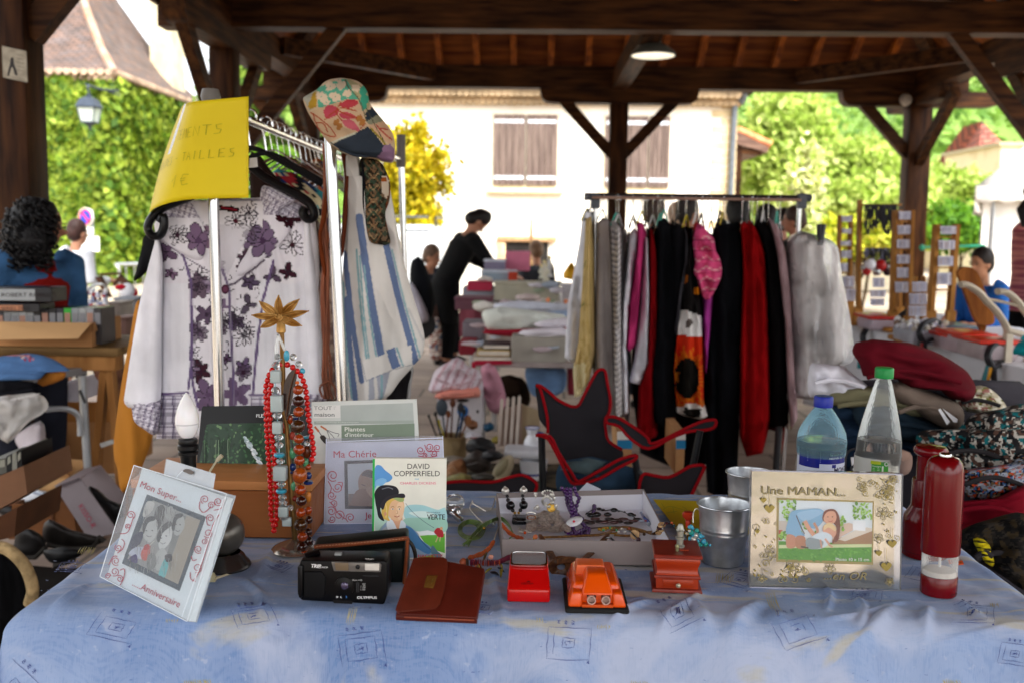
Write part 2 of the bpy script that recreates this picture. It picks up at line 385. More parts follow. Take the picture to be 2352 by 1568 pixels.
beam((x0,8.9,4.35),(x1-.2,9.2,4.35),.14,.17,'purlin')
beam((x0+.05,-6.4,3.2),(x0+.05,11.8,3.2),.04,.14,'fascia',WDY);beam((x0,y1-.03,3.2),(x1,y1-.03,3.2),.04,.14,'fascia',WD)
no=thing('paper_notice','small faded paper notice with a dark figure pinned to the near left post','notice',P(32,145,4.69))
c_=[P(4,106,4.69),P(60,118,4.69),P(7,178,4.69)]
m=MB();d_=V3((0,.004,0));q=[c_[0],c_[1],c_[1]+c_[2]-c_[0],c_[2]];m.prism(q,d_);m.build('sheet',mat('a09888',rough=.8,var=.2,scale=25),no)
pt=Paint(quad_fn(c_[0],c_[1],c_[2],56,72));pt.blob([(20,24),(26,22),(27,34),(34,58),(28,60),(22,44),(14,66),(10,64),(17,38)],'302c2c')
for i in range(5):pt.line([(32,12+i*9),(50,12+i*9)],1.2,'706860',False)
pt.line([(4,66),(50,68)],1.5,'706860',False);pt.build('figure',None,no)
lp=thing('pendant_lamp','round metal pendant lamp hanging lit under the cross beam','lamp',P(1500,128,8.55))
c=P(1500,130,8.55)
MB().lathe([(.19,0),(.193,.01),(.175,.04),(.12,.085),(.07,.11),(.06,.15),(.05,.2),(.012,.21),(.012,1.2)],c,n=28).build('shade',mat('6a6f6c',rough=.5,metal=.3),lp)
MB().lathe([(.0,.012),(.17,.012),(.18,.004)],c,n=28).build('diffuser',mat('fff2d8',rough=.4,emit=.25),lp)
sp=thing('round_junction_box','small round grey junction box under the beam at the right post','junction box',P(2080,230,11.05))
MB().lathe([(0,.05),(.05,.045),(.065,.02),(.068,0)],P(2080,230,11.09),(0,-1,0),n=16).build('cover',mat('b0a8a0',rough=.5),sp)
MB().tube([P(2084,236,11.08),P(2090,250,11.08)],.01).build('cable_stub',BLACKP,sp)
def tile_mat(c1,c2,rot=0.,sc_=1.,sx=1.):
 m=bpy.data.materials.new('roof_tiles');m.use_nodes=True;t=m.node_tree;b=t.nodes['Principled BSDF'];N=t.nodes.new;L=t.links.new
 at=N('ShaderNodeUVMap');br=N('ShaderNodeTexBrick');L(at.outputs[0],br.inputs['Vector'])
 br.inputs['Scale'].default_value=sc_;br.inputs['Brick Width'].default_value=.22;br.inputs['Row Height'].default_value=.13;br.inputs['Mortar Size'].default_value=.018;br.inputs['Mortar Smooth'].default_value=.4
 br.inputs['Color1'].default_value=lin(c1);br.inputs['Color2'].default_value=lin(c2);br.inputs['Mortar'].default_value=lin('3a302c');br.inputs['Bias'].default_value=0
 n=N('ShaderNodeTexNoise');n.inputs['Scale'].default_value=2.2;n.inputs['Detail'].default_value=8;L(at.outputs[0],n.inputs['Vector'])
 mx=N('ShaderNodeMix');mx.data_type='RGBA';mx.blend_type='OVERLAY';mx.inputs[0].default_value=.85;L(br.outputs[0],mx.inputs[6]);L(n.outputs['Fac'],mx.inputs[7]);L(mx.outputs[2],b.inputs['Base Color'])
 bm=N('ShaderNodeBump');bm.inputs['Strength'].default_value=1;bm.inputs['Distance'].default_value=.03;iv=N('ShaderNodeMath');iv.operation='SUBTRACT';iv.inputs[0].default_value=1;L(br.outputs['Fac'],iv.inputs[1]);L(iv.outputs[0],bm.inputs['Height']);L(bm.outputs[0],b.inputs['Normal'])
 b.inputs['Roughness'].default_value=.85;return m
def uvplanar(o):
 me=o.data;uv=me.uv_layers.new(name='UVMap')
 for p in me.polygons:
  n=p.normal;a=V3((0,0,1)).cross(n);a=a.normalized()if a.length>1e-4 else V3((1,0,0));b=n.cross(a)
  for li in p.loop_indices:
   c=me.vertices[me.loops[li].vertex_index].co;uv.data[li].uv=(c.dot(a),c.dot(b))
TILE=tile_mat('6c5448','5c5250')
B_=P(262,168,24);A_=V3((B_.x-7,23.4,B_.z));C_=P(480,243,31);C_.z=B_.z;dC=C_-B_;AP=P(128,-190,29)
ivh=thing('ivy_house','old house with steep brown tiled roof and stone chimney covered in ivy','house',(B_.x,26,0))
D4=A_+dC
m=MB();ins=.35
w0,w1,w2,w3=[p+(V3(((A_+C_).x/2,(A_+C_).y/2,0))-V3((p.x,p.y,0))).normalized()*ins for p in(A_,B_,C_,D4)]
for p,q_ in((w0,w1),(w1,w2),(w2,w3),(w3,w0)):m.poly([V3((p.x,p.y,-.02)),V3((q_.x,q_.y,-.02)),V3((q_.x,q_.y,B_.z)),V3((p.x,p.y,B_.z))])
m.build('wall',mat('b8a888',rough=.95,var=.25,scale=3,bump=.6,bs=20,bd=.01),ivh)
m=MB()
def bell(p,q,n=5):
 return[p.lerp(q,i/n)-V3((0,0,1))*(.55*math.sin(math.pi*min(1,i/n*1.15))*(1-i/n))for i in range(n+1)]
LB,LA,LC,LD=bell(B_,AP),bell(A_,AP),bell(C_,AP),bell(D4,AP)
for X,Y in((LA,LB),(LB,LC),(LC,LD),(LD,LA)):
 for i in range(5):m.poly([X[i],Y[i],Y[i+1],X[i+1]])
rf=m.build('roof',TILE,ivh);uvplanar(rf)
m=MB();m.tube(LB,[.11]*6,8);hr=m.build('hip_tiles',mat('a0765e',rough=.9,col2='8d8478',scale=3,lo=.4,hi=.6),rf)
m=MB();nn=60
for X,Y in((A_,B_),(B_,C_)):
 L_=(Y-X).length;n=int(L_/.19);dd=(Y-X)/n;up_=V3((0,0,1));o_=dd.normalized().cross(up_)
 for i in range(n):m.tube([X+dd*(i+.5)+o_*.12,X+dd*(i+.5)-o_*.5],.085,6);m.tube([X+dd*i+o_*-.05-up_*.14,X+dd*i-o_*.5-up_*.14],.08,6)
m.build('tile_eaves',mat('a58d78',rough=.9,var=.3,scale=4),rf)
p0=P(341,0,29);p1=P(394,0,29)
m=MB();zt=12.5;zb=B_.z+.1
m.box((p0 .x,29,zb),(p1 .x,30,zt));m.build('chimney',mat('c8ba9a',rough=.95,var=.2,scale=2,bump=.6,bs=14,bd=.02),rf)
iv=thing('ivy','dense yellow-green ivy covering the whole house wall','ivy',(B_.x,24,0))
G=np.random.default_rng(3)
def ivy(p,q,N,seed):
 u=G.random(N);z=G.random(N)**.95*(B_.z-.15)
 o_=(q-p).normalized().cross(V3((0,0,1)));x=np.array(p)[None,:2]+np.outer(u,np.array((q-p))[:2])
 d=np.array([.12+.35*max(0,noise.noise(V3((a*5+seed,b*.55,0))))+.16*noise.noise(V3((a*14,b*1.7,seed)))for a,b in zip(u*(q-p).length/5,z)])+G.random(N)*.14
 pts=np.column_stack([x[:,0]+o_.x*d,x[:,1]+o_.y*d,z]);nr=np.tile([o_.x,o_.y,.45],(N,1));return pts,nr
a1,b1=ivy(w0,w1,26000,1.);a2,b2=ivy(w1,w2,16000,5.)
an_=G.random(2600)*6.283;rr_=.15+G.random(2600)*.3;a3=np.column_stack([w1 .x+rr_*np.cos(an_),w1 .y+rr_*np.sin(an_),G.random(2600)*(B_.z-.15)]);b3=np.column_stack([np.cos(an_),np.sin(an_),0*an_+.4])
leafcloud('ivy_leaves',np.vstack([a1,a2,a3]),np.vstack([b1,b2,b3]),.125,['7c9428','8ca034','6c8824','547420','98a83c','466820','748c28'],iv,jit=.45,asp=.62,droop=.8)
m=MB()
for i in range(9):
 x=w1 .lerp(w0,.08+i*.11);m.tube([V3((x.x+.2*math.sin(k*1.7+i),x.y+.12,k*.65))for k in range(8)],.02,5)
m.build('stem',mat('4a3826',rough=.9),iv)
la=thing('wall_lantern','grey four-sided street lantern on a bracket in front of the ivy','street lantern',P(205,250,22.6))
c=P(205,245,22.6);cz=c.z;k=22.6/F
def ring4(w_,z):return[V3((c.x+sx*w_,c.y+sy*w_,z))for sx,sy in((-1,-1),(1,-1),(1,1),(-1,1))]
m=MB();a=ring4(23*k,cz-2*k);b=ring4(15*k,cz+16*k);e=ring4(5*k,cz+22*k);m.add(a+b+e,[(0,1,5,4),(1,2,6,5),(2,3,7,6),(3,0,4,7),(4,5,9,8),(5,6,10,9),(6,7,11,10),(7,4,8,11),(0,3,2,1)],sm=False)
m.lathe([(5*k,0),(7*k,3*k),(2*k,7*k),(3*k,12*k),(0,14*k)],V3((c.x,c.y,cz+21*k)),n=10);LM=mat('3c4450',rough=.45,metal=.4);m.build('lantern_roof',LM,la)
m=MB();a=ring4(20*k,cz-3*k);b=ring4(14*k,cz-36*k)
for i in range(4):m.bar(a[i],b[i],2*k,2*k);m.bar(b[i],b[(i+1)%4],2*k,3*k);m.bar(a[i],a[(i+1)%4],2*k,2*k)
m.lathe([(14*k,0),(9*k,-5*k),(4*k,-8*k),(4*k,-14*k),(0,-17*k)],V3((c.x,c.y,cz-37*k)),n=10);m.build('lantern_frame',LM,la)
m=MB();a=ring4(19*k,cz-4*k);b=ring4(13*k,cz-35*k);m.add(a+b,[(0,1,5,4),(1,2,6,5),(2,3,7,6),(3,0,4,7)],sm=False);m.build('glass_pane',mat('c8d4cc',rough=.3,alpha=.75),la)
MB().ball(V3((c.x,c.y,cz-18*k)),6*k,n=10,sc=(1,1,1.5)).build('bulb',mat('f4f4ea',rough=.4),la)
m=MB();m.tube(bez([V3((c.x,c.y,cz+34*k)),V3((c.x,c.y,cz+46*k)),V3((c.x+10*k,c.y+.4,cz+44*k)),V3((c.x+22*k,c.y+1.1,cz+50*k))]),.03,6);m.tube([V3((c.x-8*k,c.y,cz+50*k)),V3((c.x+26*k,c.y+1.1,cz+40*k))],.02,6);m.build('bracket',LM,la)
sg=thing('no_parking_sign','round blue and red no-parking sign with two white plates on a post','road sign',PZ(207,690,0).lerp(V3((P(207,600,19).x,19,0)),1))
c=P(199,499,18.9);k=19/F
MB().tube([V3((c.x+.06,19,0)),V3((c.x+.06,19,c.z+.15))],.03,8).build('post',mat('9aa2a4',rough=.4,metal=.7),sg)
MB().lathe([(0,.03),(21*k,.03),(21*k,0)],c,(-.35,-1,0),n=24,sq=1).build('disc',mat('d8d8d4',rough=.4),sg)
dv=V3((-.35,-1,0)).normalized();rx=V3((1,-.35,0)).normalized()
pt=Paint(lambda x,y,l:c+dv*(.032+l*20)+rx*(x*k)-V3((0,0,y*k)));pt.ell(0,0,19,19,'c8332c');pt.ell(0,0,14.5,14.5,'2747b8');pt.line([(-10,-10),(10,10)],5,'c8332c',False);pt.build('symbol',None,sg)
for nm,(u0,v0,u1,v1)in(('plate',(188,523,213,540)),('direction_board',(163,543,227,578))):
 a,b=P(u0,v0,18.86),P(u1,v1,18.86);MB().box((a.x,18.86,b.z),(b.x,18.9,a.z)).build(nm,mat('e8e8e4',rough=.5,var=.03),sg)
 if nm=='plate':
  pt=Paint(quad_fn(V3((a.x,18.86,a.z)),V3((b.x,18.86,a.z)),V3((a.x,18.86,b.z)),25,17),1e-3,1e-3);pt.poly([(5,7),(20,7),(20,10),(5,10)],'404448');pt.build('arrow',None,sg)
cb=thing('crowd_barrier','galvanised tubular crowd barrier at the foot of the ivy wall','barrier',V3((P(300,620,17).x,17,0)))
m=MB();k=17/F;x_=P(274,620,17).x;zt=P(280,607,17).z;m.tube(bez([V3((x_,17,.1)),V3((x_,17,zt-.1)),V3((x_+.1,17,zt)),V3((x_+1.9,17,zt)),V3((x_+2,17,zt-.1)),V3((x_+2,17,.1))],5),.03,8);m.build('tube_frame',STEEL,cb)
for i in range(12):MB().tube([V3((x_+.12+i*.15,17,.2)),V3((x_+.12+i*.15,17,zt))],.012,6).build('bar',STEEL,cb)
for dx in(.3,1.7):m=MB();m.bar((x_+dx,16.7,.02),(x_+dx,17.3,.02),.04,.04);m.bar((x_+dx,17,.02),(x_+dx,17,.2),.04,.04);m.build('foot',STEEL,cb)
def crown_pts(c,rad,N,seed,clumps=40,spread=.42):
 g=np.random.default_rng(seed);d=g.normal(size=(clumps,3));d/=np.linalg.norm(d,axis=1)[:,None];cc=d*(g.random((clumps,1))**.45)
 i=g.integers(0,clumps,N);p=cc[i]+g.normal(size=(N,3))*(spread*.38)*(g.random((clumps,1))[i]+.5)
 return p*np.array(rad)[None]+np.array(c)[None],cc*np.array(rad)[None]+np.array(c)[None]
def tree(name,label,base,crown,rad,N,size,cols,seed,group=None,clumps=40,trunk_r=.14,cat='tree',spread=.42,droop=.3):
 t=thing(name,label,cat,base,group);p,cc=crown_pts(crown,rad,N,seed,clumps,spread);p[:,2]=np.maximum(p[:,2],.05)
 leafcloud('foliage',p,None,size,cols,t,seed=seed,droop=droop)
 m=MB();b=V3(base);top=V3(crown)
 m.tube(bez([b,b.lerp(top,.5)+V3((.1,0,0)),top],3),[trunk_r*(1-.1*i)for i in range(7)],8)
 for i in range(0,min(len(cc),14)):
  q=V3(cc[i]);s=b.lerp(top,.45+.3*R.random());m.tube([s,s.lerp(q,.5)+V3((0,0,.15)),q],[trunk_r*.4,trunk_r*.25,.01],5)
 m.build('trunk',mat('4c3c2c',rough=.95,var=.3,bump=.5,bs=20),t);return t
BG=['aec45c','bccc6c','9cb64c','c4d47c','8ca444'];DG=['4a6a24','5c7c2c','3c5c20','6c8c34']
def at(u,D,z=0):return V3((P(u,541,D).x,D,z))
def tv(name,label,u,v,D,ru,rv,N,size,cols,seed,**k):
 c=P(u,v,D);s=D/F;return tree(name,label,(c.x,D,0),c,(ru*s,ru*s*.8,rv*s),N,size,cols,seed,**k)
gt='light green trees beyond the hall'
tv('leafy_tree','bright spring-green tree nearest the white house corner, beside its porch',1790,370,27,110,150,26000,.12,BG,11,group=gt)
tv('leafy_tree','widest bright green tree between the porch and the right hall post',1960,435,24,150,92,26000,.115,BG,12,group=gt)
tv('leafy_tree','bright green tree to the right of the right hall post before the barn',2150,460,25,100,76,19000,.115,BG,13,group=gt)
tv('leafy_tree','tall thin pale green tree rising behind the other bright trees',1850,340,34,60,50,6000,.14,['b2cc58','c6da74','a0c048'],14,group=gt)
tv('flowering_shrub','pale cream flowering shrub in front of the bright green trees',1850,440,20,42,100,4500,.09,['d8dc9c','e6e6b4','b4cc60'],15,cat='shrub',trunk_r=.05,group='cream flowering shrubs')
tv('flowering_shrub','low yellowish flowering shrub beneath the bright trees, behind the jewellery racks',1985,545,18,120,50,7000,.09,['c6c83c','b4be34','9cb030','dcd45c'],16,cat='shrub',trunk_r=.04,group='cream flowering shrubs')
tv('dark_hedge','darker green clipped hedge behind the green string',2200,525,17,75,45,7000,.07,['5c8c24','74a42e','4a7820'],17,cat='hedge',trunk_r=.04)
tv('evergreen_tree','feathery dark evergreen tree between the ivy house and the white house',632,262,26,125,130,13000,.16,['5c7c38','7c9c40','48682c','90ac48'],18,clumps=26,spread=.5)
tv('yellow_shrub','large rounded golden-yellow conifer against the white house',940,440,15.5,100,135,15000,.062,['c8b41c','bca80c','d0c030','a89404','948f10'],19,cat='shrub',clumps=90,spread=.3,trunk_r=.06)
tv('ground_hedge','low green hedge at the foot of the hall beyond the left racks',640,400,20,80,60,5000,.1,['74a030','8cb43c','5a8424'],20,cat='hedge',trunk_r=.04)
def hillz(x,y):
 t=max(0,min(1,(y-70)/90));r=math.exp(-((x-95)/62)**2)
 return t*(8+48*r+5*noise.noise(V3((x*.02,y*.02,3)))+10*math.exp(-((x-20)/30)**2))
m=MB();m.grid(lambda a,b:V3((-120+a*380,70+b*170,hillz(-120+a*380,70+b*170)-.5)),60,30);struct('hill',m,mat('6f8c42',rough=.95,var=.3,scale=.1,bump=.5,bs=1,bd=.5))
g_=np.random.default_rng(5);N=42000;xs=-60+g_.random(N)*230;ys=74+g_.random(N)*130
ci=g_.integers(0,1500,N);cx=-60+g_.random(1500)*230;cy=76+g_.random(1500)*120;d=g_.normal(size=(N,3));d/=np.linalg.norm(d,axis=1)[:,None];d[:,2]=abs(d[:,2]);rr=(2.2+1.6*g_.random(1500))[ci]
px=cx[ci]+d[:,0]*rr;py=cy[ci]+d[:,1]*rr;pz=np.array([hillz(a,b)for a,b in zip(cx,cy)])[ci]+d[:,2]*rr*1.3
wd=leafcloud('hillside_wood',np.column_stack([px,py,pz]),d,.5,['7c9c48','8cac50','6c8c40','9cb860','5c8038'],None,jit=.5,asp=.8,seed=4)
tag(wd,'far-off green wood covering the hillside on the right','wood',kind='stuff')
hs_=thing('white_house','pale limewashed stone house with closed grey-brown shutters','house',(0,18,0))
YH=18.0;k=YH/F
def hx(u,v=400):return P(u,v,YH).x
def hz(u,v):return P(u,v,YH).z
WALL=mat('f4eee2',rough=.95,col2='e2d4b4',scale=1.6,det=10,bump=.5,bs=9,bd=.02,lo=.52,hi=.85)
m=MB();xl_,xr_=hx(820),hx(1688);zt_=hz(1300,216)
m.box((xl_,YH,-.02),(xr_,YH+9,zt_));m.build('wall',WALL,hs_)
m=MB()
for j in range(26):
 z_=.1+j*(zt_-.2)/26;m.box((xr_-(.28 if j%2 else .45),YH-.012,z_),(xr_+.012,YH+.3,z_+.12))
m.build('quoins',mat('cdb890',rough=.95,var=.2,scale=3),hs_)
m=MB();n=60
for i in range(n):x_=xl_+(xr_-xl_)*(i+.5)/n;m.tube([V3((x_,YH-.3,zt_-.02)),V3((x_,YH+.1,zt_-.02))],.075,6);m.tube([V3((x_+.06,YH-.16,zt_-.14)),V3((x_+.06,YH+.1,zt_-.14))],.07,6)
m.build('tile_cornice',mat('b49c7c',rough=.9,var=.3,scale=3),hs_)
m=MB();m.add([(xl_-.3,YH-.4,zt_+.06),(xr_+.3,YH-.4,zt_+.06),(xr_+.3,YH+9.4,zt_+.06),(xl_-.3,YH+9.4,zt_+.06),(xl_-.3,YH+4.5,zt_+2.6),(xr_+.3,YH+4.5,zt_+2.6)],[(0,1,5,4),(2,3,4,5),(1,2,5),(3,0,4)],sm=False)
rf=m.build('roof',TILE,hs_);uvplanar(rf)
SH=wood('5e504a','786860','z',5.)
for u0,u1,v0,v1,mid in((1133,1279,264,428,1207),(1432,1535,268,433,1487)):
 w_=MB();a,b=P(u0,v0,YH),P(u1,v1,YH);xa=hx(u0 if u0<1400 else 1388);w_.box((xa-.05,YH-.02,b.z-.1),(b.x+.06,YH-.002,a.z+.03));wo=w_.build('window',mat('e6dcc4',rough=.9),hs_)
 for q0,q1 in((xa,hx(mid)-.01),(hx(mid)+.01,b.x)):
  s_=MB();nb=5
  for j in range(nb):s_.rbox((q0+(q1-q0)*j/nb+.003,YH-.07,b.z),(q0+(q1-q0)*(j+1)/nb-.003,YH-.03,a.z),.006,1)
  sh_=s_.build('shutter',SH,wo)
  for zz in(a.z-.12,b.z+.14):h_=MB();h_.box((q0+.02,YH-.078,zz-.03),(q1-.03,YH-.068,zz+.03));h_.build('hinge',mat('d8dce4',rough=.4),wo)
 s_=MB();s_.rbox((xa-.12,YH-.12,b.z-.14),(b.x+.12,YH-.001,b.z-.06),.01,1);s_.build('sill',mat('d8c8a0',rough=.9),wo)
m=MB();x_=hx(1682);m.tube(bez([V3((x_+.12,YH-.25,zt_)),V3((x_+.1,YH-.2,zt_-.15)),V3((x_-.02,YH-.09,zt_-.3)),V3((x_-.04,YH-.09,.1))],4),.05,8);m.build('downpipe',mat('6c7278',rough=.4,metal=.6),hs_)
w_=MB();w_.box((hx(1163),YH-.03,.2),(hx(1262),YH+.02,hz(1200,556)));wo=w_.build('cellar_window',mat('1a1512',rough=.6),hs_)
s_=MB();s_.rbox((hx(1143),YH-.1,hz(1200,556)),(hx(1281),YH-.002,hz(1200,543)),.03,2);s_.build('lintel',mat('b08c68',rough=.9,var=.2),wo)
s_=MB();s_.rbox((hx(1146),YH-.08,0),(hx(1163),YH-.003,hz(1200,557)),.02,1);s_.build('jamb',mat('c8a884',rough=.9,var=.2),wo)
pp=thing('wooden_pole','thin wooden pole leaning against the white house beside the cellar window','pole',V3((hx(1222),YH-.4,0)))
MB().tube([V3((hx(1224),YH-.5,0)),V3((hx(1222),YH-.45,hz(1222,530))),V3((hx(1222),YH-.4,hz(1222,507)))],[.03,.028,.02],8).build('shaft',wood('6c5238','8c6c48','z'),pp)
MB().rbox((hx(1219),YH-.44,hz(1222,512)),(hx(1225),YH-.36,hz(1222,505)),.01,2).build('tip',mat('4c4038'),pp)
po=thing('tiled_porch','lean-to porch with red tile edge on a wooden post beside the white house','porch',V3((xr_+.4,YH+.5,0)))
a,b=P(1690,303,YH),P(1765,338,YH)
m=MB();m.prism([V3((xr_+.02,YH,a.z)),V3((b.x,YH,b.z)),V3((b.x,YH,b.z-.1)),V3((xr_+.02,YH,a.z-.22))],(0,3,0));rf=m.build('roof',wood('5c463c','7c6254'),po)
m=MB()
for i in range(14):m.tube([V3((xr_+.02,YH+.1+i*.21,a.z+.03)),V3((b.x+.05,YH+.1+i*.21,b.z+.03))],.1,6)
m.build('tiles',mat('c07850',rough=.9,var=.3),rf)
MB().box((hx(1692),YH+.05,0),(hx(1704),YH+.17,hz(1700,330))).build('post',WDZ,po)
MB().bar((xr_,YH+.1,hz(1695,345)),(b.x-.1,YH+.1,b.z-.1),.1,.1).build('beam',WD,po)
k=42/F;bn=thing('red_roofed_barn','old barn with patchy red tiled roof below the wooded hill','barn',at(2260,42))
rg=[P(2225,290,42),P(2262,278,41),P(2345,350,41),P(2300,470,40),P(2245,470,39),P(2200,300,44)]
m=MB();a,b,c,d=P(2180,470,44),P(2212,292,45),P(2256,278,41),P(2232,470,39.5);e=P(2350,470,39);f=P(2318,345,40);m.poly([a,d,c,b]);m.poly([d,e,f,c]);h=e+V3((3,9,0));i_=a+V3((1,8,0));m.poly([e,h,f]);m.poly([h,i_,b,c,f]);m.poly([i_,a,b])
rf=m.build('roof',tile_mat('b86450','98584c',sc_=.55),bn);uvplanar(rf)
m=MB();zz=a.z+.3;q=[V3((p.x,p.y,0))for p in(a,d,e,h,i_)];q=[p.lerp(q[0].lerp(q[3],.5),.06)for p in q]
for i in range(5):m.poly([q[i],q[(i+1)%5],q[(i+1)%5]+V3((0,0,zz)),q[i]+V3((0,0,zz))])
m.build('wall',mat('c8b48c',rough=.95,var=.2,scale=1),bn)
cw=thing('cream_building','cream rendered building end behind the white marquee','building',at(2340,30))
m=MB();a,b=P(2300,335,30),P(2420,340,30);m.box((a.x,30,0),(b.x,34,a.z));m.build('wall',mat('e6dab4',rough=.95,col2='d4c090',scale=2,lo=.5,hi=.8),cw)
MB().box((a.x-.1,29.9,a.z),(b.x,34.1,a.z+.1)).build('coping',mat('b4a888'),cw)
gs=thing('garden_building','low pale building half hidden behind the trees right of the hall post','building',at(2150,23))
m=MB();a,b=P(2060,520,23),P(2190,545,23);m.box((a.x,26,0),(b.x,29,P(2100,508,26).z));m.build('wall',mat('e0d4bc',rough=.95,var=.1),gs)
MB().box((a.x-.1,25.8,P(2100,508,26).z),(b.x+.1,29.2,P(2100,503,26).z)).build('roof',mat('a07c64',rough=.95,var=.1),gs)
MQ=mat('e8e4dc',rough=.8,var=.06,scale=3,bump=.3,bs=6,bd=.01)
mq=thing('white_marquee','white canvas marquee with a wavy valance at the right edge','marquee',at(2310,10))
a=P(2246,452,9.2);zv=a.z
m=MB();X0=a.x+.02
def mroof(s,t):
 return V3((X0-.03+s*2.4+t*1.8,9.2+t*2,zv+.1+t*1.02-.05*math.sin(t*3.1)-.02*math.sin(s*16)))
m.grid(mroof,10,14);mr_=m.build('roof',MQ,mq,solid=.01)
m=MB();m.grid(lambda s,t:V3((X0-.05+s*1.9+.05*math.sin(s*60)*t,9.2+s*3.2,zv+.1-t*.24-.03*abs(math.sin(s*22)))),70,4);m.grid(lambda s,t:V3((X0-.05+s*1.65,9.2+.012*math.sin(s*46)*t,zv+.1-t*(.13+.03*abs(math.sin(s*26))))),90,4)
m.build('valance',MQ,mq,solid=.006)
m=MB();m.grid(lambda s,t:V3((X0+.06+s*1.55,9.28+.035*math.sin(s*9+2*t)+.015*math.sin(s*31),zv*(1-t))),40,20);m.grid(lambda s,t:V3((X0+.06+s*1.9+.03*math.sin(s*14+t),9.28+s*3.1,zv*(1-t))),40,10);m.build('side_wall',MQ,mq,solid=.006)
for y in(9.33,12.2):MB().tube([V3((X0+.1+(y-9.2)*.6,y,0)),V3((X0+.1+(y-9.2)*.6,y,zv))],.03,8).build('pole',STEEL,mq)
vn=thing('white_van','white van with a roof rack parked before the yellow shrub','van',at(960,14.2))
VW=mat('e4e8ea',rough=.25,var=.03,coat=.3)
a,b=P(860,535,13.9),P(1012,700,13.9)
m=MB();m.rbox((a.x-2.2,13.9,.35),(b.x,15.6,a.z+.02),.12,3);vb=m.build('body',VW,vn)
m=MB();pr=[(a.x-1.9,a.z),(b.x-.05,a.z),(b.x-.15,P(0,505,13.9).z),(a.x-1.7,P(0,505,13.9).z)];m.prism([V3((x,14.05,z))for x,z in pr],(0,1.4,0));m.build('cabin',VW,vn)
m=MB();z0_,z1_=P(0,530,13.9).z,P(0,513,13.9).z
for i,(xa,xb)in enumerate(((a.x-1.7,a.x-.75),(a.x-.65,a.x+.3),(a.x+.38,b.x-.18))):
 MB().rbox((xa,14.03,z0_),(xb,14.05,z1_-.02),.004,1).build('window',mat('20262a',rough=.1),vn)
m=MB()
for yy in(14.1,15.4):m.tube([V3((a.x-1.6,yy,z1_+.16)),V3((b.x-.2,yy,z1_+.16))],.02,6)
for i in range(4):m.tube([V3((a.x-1.4+i*.75,14.1,z1_+.16)),V3((a.x-1.4+i*.75,15.4,z1_+.16))],.015,6);m.tube([V3((a.x-1.4+i*.75,14.1,z1_)),V3((a.x-1.4+i*.75,14.1,z1_+.16))],.015,6)
m.build('roof_rack',mat('4a4e50',rough=.4,metal=.6),vn)
for dx in(-1.6,.5):
 m=MB();m.lathe([(0,0),(.3,0),(.32,.05),(.3,.2),(0,.2)],(a.x+dx,13.84,.32),(0,1,0),n=20);wh=m.build('wheel',mat('1a1a1a',rough=.8),vn)
 MB().lathe([(0,-.01),(.18,-.01),(.19,0)],(a.x+dx,13.83,.32),(0,1,0),n=16).build('hubcap',STEEL,wh)
MB().rbox((b.x-.03,14.1,a.z-.2),(b.x+.01,14.25,a.z-.02),.005,1).build('tail_light',plast('a02020'),vn)
